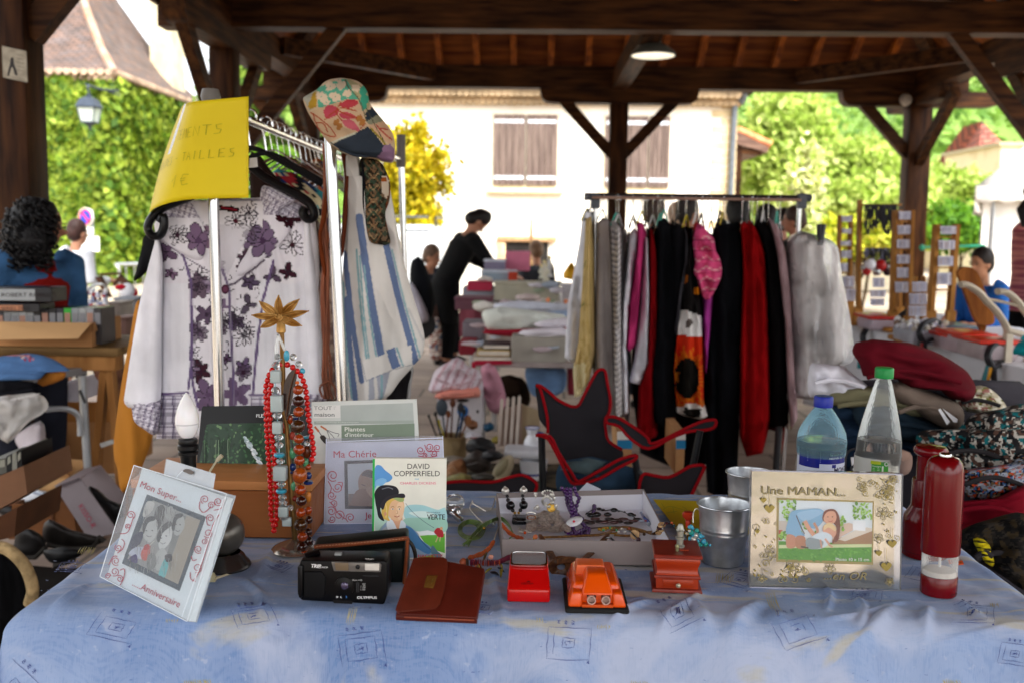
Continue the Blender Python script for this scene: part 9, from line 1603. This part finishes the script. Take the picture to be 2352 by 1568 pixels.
def sq4(prof,nm,mm,sx=1.,sy=1.08):
 m=MB();rr=[V3((sxx*r*sx,syy*r*sy,z))for r,z in prof for sxx,syy in((-1,-1),(1,-1),(1,1),(-1,1))];k=len(prof)
 m.add(rr,[(i*4+j,i*4+(j+1)%4,(i+1)*4+(j+1)%4,(i+1)*4+j)for i in range(k-1)for j in range(4)]+[(0,3,2,1),tuple((k-1)*4+j for j in range(4))],None,0,True);return m.build(nm,mm,t)
sq4([(.0385,0),(.0385,.002),(.0375,.0045),(.035,.0055)],'base_plate',RWD);sq4([(.0325,.0055),(.0325,.0205)],'lower_box',RW);sq4([(.0328,.0206),(.0352,.0212),(.0358,.0235),(.0352,.0255),(.0335,.0262)],'moulding',RWD)
sq4([(.0335,.0262),(.0322,.0285),(.031,.032),(.0312,.037),(.0325,.042),(.0342,.0465),(.0345,.050),(.0335,.053)],'body',RW);sq4([(.0355,.0532),(.0372,.0545),(.0372,.0585),(.0362,.0595)],'top_plate',RWD)
m=MB();m.rbox((-.022,-.0368,.0075),(.0245,-.0345,.0195),.0006,2);dr_=m.build('drawer',RW,t);MB().lathe([(.0012,0),(.0012,.004),(.0034,.006),(.0036,.009),(.002,.0105),(0,.011)],(.001,-.0368,.0133),(0,-1,0),n=16).build('knob',mat('b0a890',rough=.3,metal=.5),dr_)
MB().lathe([(.0075,0),(.0075,.002),(.0052,.004),(.0052,.012),(.0072,.013),(.0072,.016),(.0056,.017),(.0056,.026),(.007,.027),(.0055,.029),(.0045,.034),(.003,.037),(0,.038)],(.006,.004,.0597),n=20).build('spindle',mat('9c9c90',rough=.32,metal=.6),t)
MB().lathe([(.0022,0),(.0028,.006),(.0034,.0075),(.0028,.010),(0,.0115)],(.0,-.019,.0597),n=12).build('small_knob',mat('a0a078',rough=.35,metal=.5),t);MB().rbox((.004,-.016,.0597),(.018,-.012,.0607),.0004,1).build('lever_mark',mat('a83c1c',rough=.5),t);LOCAL[0]=False
GALV=mat('c4c8cc',rough=.28,metal=.85,var=.25,scale=26,bump=.15,bs=40,bd=.004)
def bucket(lab,u,v,D,k=1.):
 c=P(u,v,D);c.z=T+.002;t=thing('zinc_bucket',lab,'bucket',c,'small zinc buckets');MB().lathe([(0,.004),(.0325*k,.004),(.033*k,0),(.0345*k,.002),(.0392*k,.05),(.0402*k,.052),(.0402*k,.055),(.0397*k,.057),(.0407*k,.059),(.0407*k,.062),(.0402*k,.064),(.0435*k,.098),(.0455*k,.099),(.0462*k,.1005),(.0455*k,.102),(.0435*k,.101),(.0425*k,.098),(.0385*k,.05),(.0325*k,.006),(0,.006)],c,n=48).build('pail',GALV,t)
 MB().tube([c+V3((.0455*k*math.cos(a),.0455*k*math.sin(a),.1006))for a in[6.2832*i/40 for i in range(41)]],.0016,8).build('rolled_rim',GALV,t);return t,c
bk,bc=bucket('front small zinc bucket beside the mirrored frame',1659,1300,1.63);bucket('second small zinc bucket partly hidden behind the mirrored frame',1716,1260,1.86)
t=thing('turquoise_earrings','cluster of turquoise and silver beads hooked over the front bucket rim','earrings',bc+V3((-.044,-.01,.1)));g=random.Random(2);m=MB();p0=P(*Z3(1600,770)[0],1.60);m.tube(bez([p0+V3((.012,.012,.004)),p0+V3((.004,0,.01)),p0,p0+V3((0,-.002,-.014))],4),.0009,6);m.build('hook',SIL,t)
for i in range(26):y=845+g.random()*125;x=1575+g.random()*(30+(y-845)*.9);p=P(*Z3(x,y)[0],1.575+g.random()*.01);bead(t,p,g.uniform(.0022,.0048),(TUR,mat('1c6c74',rough=.15,coat=.5),SIL,TUR,mat('2c9488',rough=.2))[i%5])
t=thing('red_stopper','coral red carved stopper beside the front bucket','stopper',P(*Z3(1565,850)[0],1.66));m=MB();p=P(*Z3(1567,850)[0],1.66);m.lathe([(0,0),(.004,.0),(.005,.008),(.004,.012),(.010,.018),(.0105,.024),(.008,.027),(0,.028)],p,n=16);m.build('knob',mat('a83018',rough=.35,var=.2),t);MB().tube([p,V3((p.x,p.y,T+.004))],.002,6).build('stem',GLD,t)
t=thing('mixed_bead_string','string of mixed small beads between the tray corner and the bucket','necklace',P(*Z3(1500,830)[0],1.68))
for i,(x,y,r,mm)in enumerate(((1430,825,16,mat('3c1c24',rough=.2)),(1395,845,14,mat('c8a878',rough=.4)),(1388,862,16,mat('3c1820',rough=.3)),(1400,872,16,mat('c8a878',rough=.4)),(1390,885,14,mat('b89060',rough=.4)),(1465,825,10,ORG),(1500,850,9,SIL),(1515,870,9,GLD),(1530,885,12,SIL),(1545,870,9,AMB),(1560,890,12,mat('d8c8a8',rough=.3)),(1575,885,9,GLD),(1480,840,8,TUR),(1350,893,14,BRN))):bead(t,P(*Z3(x,y)[0],1.66-.02*(x<1440)),r*q3*.9,mm,'disc' if r>13 else 'ball')
MB().tube(bez([P(*Z3(x,y)[0],1.655)for x,y in((1330,895),(1390,865),(1430,825),(1500,850),(1575,885))],4),.0008,5).build('thread',BLK,t)
BC=mat('3c2010',rough=.35,col2='6c4424',scale=150,coat=.2);runs=[]
c3=lambda x,y,D:P(*Z3(x,y)[0],D)
for i in range(6):
 k=i*6-15;runs+=[[c3(632+k*.3,903,1.66),c3(665+k,960,1.62),c3(700+k,1020,1.59),c3(725+k,1070,1.565)],[c3(1062+k*.3,900,1.66),c3(1010+k,960,1.62),c3(960+k,1010,1.60),c3(900+k*.8,1065,1.57)]]
 r0=30+i*6.5;runs.append([c3(770+r0*1.15*math.cos(a)-5,1100+r0*.95*math.sin(a),1.555-.003*math.sin(a*2))for a in[.63*j for j in range(11)]])
for i in range(4):runs.append([c3(740,1060+i*7,1.545),c3(800,1045+i*8,1.545),c3(870,1050+i*8,1.55),c3(900,1080+i*5,1.552)])
cordthing('knotted_cord_necklace','thick dark brown cord necklace tied in a big knot over the tray edge','necklace',runs,.0024,BC)
d3=lambda x,y,D=1.645:P(*ZD(x,y)[0],D);qd=1.62/F/4.4924
t=thing('beaded_ring_bracelet','black cord bracelet with pale beads and a cowrie shell before the tray','bracelet',d3(650,800));m=MB();cp=[d3(660+88*math.cos(a),800+130*math.sin(a),1.64)for a in[6.2832*j/24+1.9 for j in range(24)]];m.tube(cp[:-1],.0019,8);m.build('cord',BLK,t)
for i in(17,18,19,20,15,16):bead(t,cp[i],12*qd,mat('d8d0a0',rough=.3)if i%2 else BLK)
MB().ball(d3(775,930,1.625),68*qd,n=14,sc=(1.1,.6,.55),M=Matrix.Rotation(.3,3,'Y')).build('cowrie_shell',mat('b8a888',rough=.2,coat=.4,var=.2),t);MB().tube([d3(700,915,1.612),d3(780,940,1.6),d3(830,950,1.612)],.0009,6).build('shell_slit',plast('4c3c30'),t)
t=thing('silver_ball_earrings','wire earrings with silver and gold balls and a grey stone before the tray','earrings',d3(970,900));m=MB();m.tube(bez([d3(985,735),d3(900,800),d3(880,830),d3(890,880),d3(860,860),d3(850,850)],4),.0006,5);m.tube(bez([d3(990,735),d3(975,820),d3(960,865)],4),.0006,5);m.build('wire',SIL,t)
bead(t,d3(928,940,1.62),46*qd,mat('b4a468',rough=.12,metal=.9));bead(t,d3(1020,945,1.62),34*qd,mat('a8acae',rough=.12,metal=.9));bead(t,d3(975,885,1.63),34*qd,mat('8c9498',rough=.15,alpha=.8),'ball',(1.6,.8,.8));bead(t,d3(1060,970,1.62),12*qd,SIL);bead(t,d3(1062,1020,1.6),36*qd,mat('c8d0d0',rough=.2),'ball',(.9,.6,1.1))
t=thing('wooden_oval_bead_string','string with brown oval bead, purple bead and wooden disc over the tray edge','necklace',d3(1020,740));MB().tube(bez([d3(880,600,1.67),d3(970,690,1.65),d3(1030,780,1.64),d3(1070,850,1.63),d3(1080,930,1.625)],4),.0014,6).build('cord',BLK,t)
bead(t,d3(975,695,1.645),28*qd,mat('3c1c28',rough=.2),'ball',(.9,.9,1.1));bead(t,d3(1030,785,1.638),40*qd,mat('8c4420',rough=.25,var=.3),'ball',(.8,.8,1.35),rot=-.4);bead(t,d3(1000,732,1.642),10*qd,GLD);bead(t,d3(1062,832,1.634),10*qd,GLD)
MB().lathe([(0,.002),(50*qd,.002),(54*qd,0),(50*qd,-.002),(0,-.002)],d3(938,640,1.665),(-.4,-1,.5),n=20).build('wooden_disc',mat('b89468',rough=.5,var=.2,scale=60),t)
for i,(x,y)in enumerate(((1215,540),(1205,565),(1200,590),(1190,612))):MB().lathe([(0,.0015),(44*qd,.0015),(46*qd,0),(44*qd,-.0015),(0,-.0015)],d3(x,y,1.70),(-.3,-.3,1),n=16).build('wooden_disc',mat(('b89468','3c1c20')[i%2 if i<3 else 0],rough=.5),t)
o,n,d,up=leanplane((1722,1347),(2068,1354),math.radians(5));t=thing('mirrored_picture_frame','gold mirrored picture frame for mothers with flower scrolls and a garden photo, in plastic','picture frame',o)
slab(t,'mirror_glass',o,n,Z4(258,424,1030,432,1022,1058,247,1044),.010,mat('a8a598',rough=.07,metal=.95,var=.1,scale=9,bump=.5,bs=5,bd=.012))
slab(t,'silver_edge',o,n,Z4(1030,432,1068,440,1055,1066,1022,1058),.008,mat('b4b8bc',rough=.15,metal=.9,var=.2))
pt=Paint(fnp(o,n,Z4));GO='9c8a44';pt.poly(pp(391,566,916,585,911,928,389,912),'a8924c');pt.poly(pp(405,578,908,593,903,914,400,898),'dfe8ee')
pt.poly(pp(402,800,904,815,903,914,400,898),'58a030');g=random.Random(5)
for i in range(150):x,y=g.uniform(402,900),g.uniform(818,905);pt.ell(x,y,g.uniform(4,12),g.uniform(2,5),g.choice(['68b038','4c9028','78bc48','5ca034']),g.random(),6)
pt.poly(pp(403,820,903,815,903,832,402,838),'d8e0b0');pt.poly(pp(690,790,905,740,905,815,690,815),'a88460');pt.poly(pp(720,790,850,722,905,730,905,745,760,800),'dcd4c8');pt.poly(pp(660,730,780,700,840,720,730,780,670,800),'d8c0b0');pt.poly(pp(404,690,450,690,450,745,403,745),'d0c8c0');pt.poly(pp(402,740,422,740,420,795,402,795),'c04c30');pt.poly(pp(800,690,870,690,868,745,800,740),'e8ecf0')
for x0,x1,y0_,y1_,N_ in((800,905,595,680,44),(404,500,582,650,26),(430,460,640,690,8),(730,760,670,740,12),(404,440,745,800,14),(520,620,700,780,10)):
 for i in range(N_):pt.ell(g.uniform(x0,x1),g.uniform(y0_,y1_),g.uniform(6,14),g.uniform(4,9),g.choice(['90c048','78a838','a8d068','b8dc90','5c9028']),g.random()*3,7)
pt.blob(pp(448,700,470,640,540,628,620,625,650,650,640,690,600,730,560,720,530,690,520,740,540,770,470,775,440,750),'88b4d0');pt.blob(pp(500,650,580,630,640,640,600,670,540,690),'a0c4dc');pt.line(pp(495,660,520,720,540,760),5,'5c5048');pt.blob(pp(445,765,490,775,490,830,445,832),'c89478');pt.blob(pp(495,775,540,775,545,835,495,832),'bc8868')
pt.line(pp(540,690,570,740,600,775),22,'d8a488');pt.line(pp(590,700,610,740,600,770),14,'c89474');pt.blob(pp(640,650,660,630,700,628,725,660,732,720,722,790,700,800,712,730,690,700,640,690),'7c4430');pt.blob(pp(645,665,665,640,700,640,712,670,700,700,665,705,645,690),'dcac90');pt.line(pp(715,740,700,790,690,810),8,'8c5030')
for x in(665,690):pt.ell(x,668,4,2.5,'4c3028')
pt.line(pp(668,690,680,694,692,688),3,'b85c50');pt.blob(pp(640,720,665,705,700,715,712,745,700,775,660,778,640,750),'d8a890');pt.blob(pp(645,715,675,700,708,722,705,745,670,725,645,740),'e0cca0');pt.blob(pp(600,760,650,750,690,780,650,830,590,840,560,800),'d4e0e8');pt.blob(pp(545,800,570,780,640,800,620,838,560,838),'98a4a8');pt.line(pp(650,785,675,820,690,832),11,'d8a890',False);pt.line(pp(625,790,632,836),9,'d0a088',False);pt.line(pp(520,828,560,835),9,'5c4c44',False)
pt.text('Photo 10 x 15 cm',706,904,17,'f4f4f0',1.06,.01,.02);pt.text('Une MAMAN...',303,545,44,GO,1.2,.028,.045);pt.text('...en OR',640,1005,42,GO,1.2,.012,.0,shear=.28)
def flw(x,y,r,n_p=5):
 for i in range(n_p):a=6.283*i/n_p+.3;X,Y=x+r*.55*math.cos(a),y+r*.5*math.sin(a);pt.line([(X+r*.5*math.cos(b)*math.cos(a)-r*.32*math.sin(b)*math.sin(a),Y+r*.5*math.cos(b)*math.sin(a)+r*.32*math.sin(b)*math.cos(a))for b in[.785*j for j in range(9)]],3.2,GO);pt.line(pp(x+r*.2*math.cos(a),y+r*.2*math.sin(a),x+r*.85*math.cos(a),y+r*.8*math.sin(a)),1.6,GO,False)
 pt.ell(x,y,r*.16,r*.16,'d8cc94')
for a_ in((480,945,48),(355,870,36),(677,945,32),(965,650,36),(985,530,34),(940,785,26),(998,1018,22),(850,510,26),(1020,470,26),(310,1000,20)):flw(*a_)
for i in range(46):x,y=g.choice(((g.uniform(925,1040),g.uniform(460,800)),(g.uniform(262,390),g.uniform(680,1000)),(g.uniform(390,620),g.uniform(925,1010)),(g.uniform(830,1030),g.uniform(455,570))));pt.spiral(x,y,g.uniform(9,24),1.2,3,GO,g.random()*6,g.choice((1,-1)))
for i in range(40):x,y=g.choice(((g.uniform(925,1040),g.uniform(460,760)),(g.uniform(262,380),g.uniform(760,1000)),(g.uniform(390,560),g.uniform(925,1000))));pt.ell(x,y,g.uniform(5,12),g.uniform(2,5),GO,g.random()*3,8)
for x,y,r in((350,620,26),(318,575,16),(1010,808,24),(938,860,17),(978,930,28),(285,745,12)):pt.blob(pp(x,y+r,x-r,y,x-r*.7,y-r*.55,x-r*.2,y-r*.5,x,y-r*.2,x+r*.3,y-r*.6,x+r*.8,y-r*.5,x+r,y),GO);pt.line(pp(x,y-r*.5,x+2,y-r*1.6),2,GO,False);pt.line(pp(x,y-r*1.5,x+1,y-r*3.4),1.5,GO,False)
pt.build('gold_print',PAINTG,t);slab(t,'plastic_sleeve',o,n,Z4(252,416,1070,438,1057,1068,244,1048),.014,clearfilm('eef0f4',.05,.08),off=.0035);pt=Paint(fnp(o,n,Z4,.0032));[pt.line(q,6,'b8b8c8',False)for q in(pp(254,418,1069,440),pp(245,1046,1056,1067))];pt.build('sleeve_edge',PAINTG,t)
WAT=mat('f4fafc',rough=0.,trans=1.,ior=1.33,var=0)
def bottle(lab,u,vt,D,prof,water,tint,capc,capr,op,skew=0.):
 top=P(u,vt,D);base=V3((top.x-skew,D,T+.003));Hh=top.z-base.z;t=thing('water_bottle',lab,'bottle',base,'plastic water bottles');ax=(top-base).normalized()
 MB().lathe([(r,h*Hh)for r,h in prof],base,ax,n=40).build('plastic_shell',clearfilm(tint,op,.05),t)
 wl=water;pw=[(max(0,r-.0012),h*Hh)for r,h in prof if h<=wl];MB().lathe([(0,pw[0][1]+.001)]+[(r,h+.001)for r,h in pw]+[(0,pw[-1][1]+.001)],base,ax,n=40).build('water',WAT if tint[0]>'c' else mat('a8dcf0',rough=0.,trans=1.,ior=1.33,var=0),t)
 m=MB();k=28;m.lathe([(capr,Hh-.0195),(capr*1.02,Hh-.018),(capr*1.02,Hh-.002),(capr*.93,Hh),(0,Hh)],base,ax,n=k);m.v=[tuple(V3(p)+(V3(p)-base).cross(ax).cross(ax)*(-.012*(i%2)))if i<k*3 else p for i,p in enumerate(m.v)];m.build('cap',plast(capc,.35),t);return t,base,ax,Hh
pr=[(.036,0),(.041,.02),(.042,.08),(.0395,.14),(.042,.2),(.0395,.26),(.042,.32),(.0405,.36),(.0405,.595),(.0425,.61),(.0435,.65),(.0438,.70),(.0415,.755),(.036,.80),(.0285,.85),(.021,.89),(.0145,.925),(.0135,.94),(.0165,.945),(.0135,.95),(.0135,.99)]
t,b_,ax,Hh=bottle('blue-tinted water bottle with a blue cap behind the mirrored frame',1892,908.5,1.75,pr,.74,'a8d8ec','1c2c94',.0165,.16)
def cyl_fn(b_,ax,r,D):return lambda x,y,l:b_+V3(((r+l)*math.sin(x/r),-(r+l)*math.cos(x/r),y))
def label(t,b_,r,z0,z1,base_c,fn):m=MB();m.grid(lambda a_,c_:b_+V3((r*math.sin(6.283*a_),-r*math.cos(6.283*a_),z0+(z1-z0)*c_)),48,2,closeu=True);o_=m.build('label',mat(base_c,rough=.35,var=.03),t);pt=Paint(lambda x,y,l:b_+V3(((r+l)*math.sin(x/r),-(r+l)*math.cos(x/r),y)),3e-5,1e-4);fn(pt);pt.build('label_print',PAINTG,o_)
zc=P(1892,1033,1.71).z-b_.z
def blue(pt):
 pt.line([(-.058+.004*i,zc-.0125)for i in range(30)],.025,'1c2480',False);pt.line([(-.058+.004*i,zc-.028)for i in range(12)],.010,'1c2480',False);pt.line([(.008+.002*i,zc-.029)for i in range(5)],.006,'1c2480',False);K_=lambda s,x,y,h,c_,**k:text_flip(pt,s,x,y,h,c_,**k)
 K_('La seule eau',.004,zc-.010,.0042,'e8e8f4');K_('naturelle du',.002,zc-.016,.0042,'e8e8f4');K_('MONT',.012,zc-.040,.0085,'1c2040');K_('R',.002,zc-.052,.009,'1c2480')
 for i in range(7):pt.line([(-.036,zc-.005-i*.0028),(-.012,zc-.005-i*.0028)],.0009,'8c94d0',False)
 pt.line([(-.03,zc-.042),(-.012,zc-.042)],.003,'3c4890',False)
def text_flip(pt,s,x,y,h,col,wx=1.):
 l=pt._n();vs,fs=text_geo(s,.015);k=h/.72;pt.mb.add([pt.fn(x+a_*k*wx,y+c_*k,l)for a_,c_ in vs],fs,col,0,False)
label(t,b_,.0412,zc-.09,zc,'c8d0e4',blue)
pr=[(.034,0),(.040,.02),(.0405,.1),(.039,.15),(.0405,.2),(.0395,.24),(.0395,.42),(.0405,.43),(.041,.48),(.0395,.56),(.0355,.64),(.030,.72),(.0245,.79),(.019,.86),(.0145,.915),(.0128,.93),(.0168,.935),(.0128,.94),(.0128,.99)]
t,b_,ax,Hh=bottle('tall clear water bottle with a green cap behind the mirrored frame',2032,843,1.82,pr,.60,'eef4f4','1c8c44',.0165,.07,.006)
zc=P(2026,1055,1.78).z-b_.z
def grn(pt):
 pt.line([(-.022+.003*i,zc-.015)for i in range(11)],.022,'48a040',False);pt.line([(-.024+.003*i,zc-.006)for i in range(7)],.006,'b8c834',False);pt.poly([(-.004,zc-.012),(-.001,zc-.012),(-.001,zc-.024),(-.004,zc-.024)],'e8f4e8');pt.ell(.004,zc-.008,.004,.004,'e8f4e8');pt.ell(.004,zc-.008,.0024,.0024,'48a040')
 text_flip(pt,'Consigne',-.021,zc-.014,.003,'e8f4e8')
 for i in range(6):pt.line([(.014,zc-.005-i*.003),(.026,zc-.005-i*.003)],.0008,'a0a49c',False)
 for i in range(3):pt.line([(-.020,zc-.017-i*.0028),(-.008,zc-.017-i*.0028)],.0009,'c8e8c0',False)
label(t,b_,.0402,zc-.10,zc,'d8d8d0',grn)
RM=mat('66030a',rough=.2,coat=.15,var=.04);y1=PZ(2155,1377,T).y+.027;ct_=P(2156,1340,y1);b_=V3((ct_.x,y1,T+.002));tp_=P(2172,1040,y1);Hh=tp_.z-b_.z;ax=(tp_-b_).normalized();r=.0272
t=thing('red_electric_mill','tall glossy red pepper mill with a clear window and silver button at the right front','pepper mill',b_)
z_=lambda v:P(2158,v,y1).z-b_.z
MB().lathe([(0,0),(r*.97,0),(r,.002),(r,z_(1318)),(r*.96,z_(1316)),(0,z_(1316))],b_,ax,n=40).build('base',RM,t)
MB().lathe([(r*.98,z_(1322)),(r*.98,z_(1264))],b_,ax,n=40).build('clear_window',clearfilm('f4f4f4',.12,.05),t)
MB().lathe([(0,z_(1300)),(r*.4,z_(1301)),(r*.85,z_(1306)),(r*.94,z_(1316)),(0,z_(1320))],b_,ax,n=24).build('salt',mat('d8d4cc',rough=.9,bump=.6,bs=600),t);MB().tube([b_+ax*z_(1320),b_+ax*z_(1262)],.0022,8).build('spindle',plast('c8c8c8',.3),t)
MB().lathe([(0,z_(1267)),(r*1.03,z_(1267)),(r*1.06,z_(1262)),(r*1.06,z_(1100)),(r*1.03,z_(1078)),(r*.93,z_(1060)),(r*.72,z_(1050)),(r*.4,z_(1046)),(0,z_(1045))],b_,ax,n=48).build('body',RM,t)
MB().lathe([(.0092,z_(1047)),(.0095,z_(1042)),(.0085,z_(1040)),(.007,z_(1042)),(0,z_(1042))],b_,ax,n=28).build('silver_button',CHROME,t);pt=Paint(lambda x,y,l:b_+V3(((r+l)*math.sin(x/r),-(r+l)*math.cos(x/r),y)),1e-5,2e-4);text_flip(pt,'LINEA',.0085,.004,.004,'3c0408',1.2);pt.build('embossing',None,t)
y1=PZ(2110,1290,T).y+.036;c0=P(2124,1250,y1);b_=V3((c0 .x,y1,T+.002));zq=lambda v:P(2130,v,y1).z-b_.z;t=thing('red_stacked_mill','dark red stepped mill with a flat round cap, behind the tall glossy red mill','pepper mill',b_)
ax=(P(2138,1030,y1)-b_).normalized();MB().lathe([(0,0),(.037,0),(.0385,.003),(.0385,zq(1270)),(.0365,zq(1268)),(.0365,zq(1262)),(.0385,zq(1260)),(.0385,zq(1195)),(.0375,zq(1183)),(.030,zq(1168)),(.0275,zq(1160)),(0,zq(1160))],b_,ax,n=44).build('base',RM,t)
MB().lathe([(.0272,zq(1162)),(.0272,zq(1102)),(.0262,zq(1099)),(0,zq(1099))],b_,ax,n=40).build('middle',RM,t);MB().lathe([(.0215,zq(1100)),(.0215,zq(1040))],b_,ax,n=36).build('neck',RM,t)
MB().lathe([(.022,zq(1045)),(.027,zq(1040)),(.0285,zq(1036)),(.0285,zq(1030)),(.025,zq(1024)),(0,zq(1021))],b_,ax,n=40).build('cap',RM,t)
t=thing('tap_ornament','chrome tap spout with a crystal knob lying behind the paperback','tap',a2(330,400));D_=PZ(*ZA(360,495)[0],T+.006).y;m=MB();m.tube(bez([aD(215,400,D_+.02),aD(260,408,D_+.01),aD(310,425,D_),aD(340,460,D_-.004),aD(375,480,D_-.006)],5),.0058,12);m.tube([aD(372,470,D_-.006),aD(380,495,D_-.006)],.0068,12);m.build('spout',CHROME,t)
m=MB();m.lathe([(.008,-.012),(.006,-.006),(.016,-.004),(.0185,0),(.0185,.012),(.0155,.0165),(0,.0165)],aD(320,335,D_+.01),(0,-.25,1),n=10);m.sm=[False]*len(m.sm);m.build('crystal_knob',CRYS,t);MB().tube([aD(330,350,D_+.005),aD(355,430,D_)],.005,10).build('valve',CHROME,t)
t=thing('yellow_table_paper','yellow paper sheet with faint handwriting lying under the buckets','paper',PZ(1600,1180,T));q=[PZ(u,v,T+.0045)for u,v in((1500,1146),(1615,1150),(1650,1141),(1760,1140),(1775,1200),(1700,1235),(1560,1225),(1535,1190))];MB().prism(q,(0,0,.0006)).build('sheet',mat('c0a810',rough=.6,var=.06),t)
pt=Paint(lambda x,y,l:PZ(*Z3(x,y)[0],T+.0052+l));[pt.line(q,3,'8c9020')for q in(pp(1410,740,1450,720,1520,735,1560,750),pp(1430,760,1500,750),pp(1470,720,1480,765),pp(1530,720,1560,740,1540,760),pp(1400,700,1420,730))];pt.build('handwriting',None,t)
for i,(x,y,w_)in enumerate(((1335,912,20),(1382,918,18))):t=thing('orange_price_sticker',('left' if i==0 else 'right')+' of two tiny orange stickers on the cloth by the red mill','sticker',PZ(*Z4(x,y)[0],T),'orange stickers');MB().prism([PZ(*Z4(a_,c_)[0],T+.004)for a_,c_ in((x-w_,y-6),(x+w_*.6,y-10),(x+w_,y+8),(x-w_*.6,y+12))],(0,0,.0012)).build('sticker',plast('e05a18'),t);MB().prism([PZ(*Z4(a_,c_)[0],T+.0056)for a_,c_ in((x-8,y-3),(x+6,y-4),(x+5,y+2),(x-8,y+3))],(0,0,.0003)).build('mark',plast('a83c10'),t)
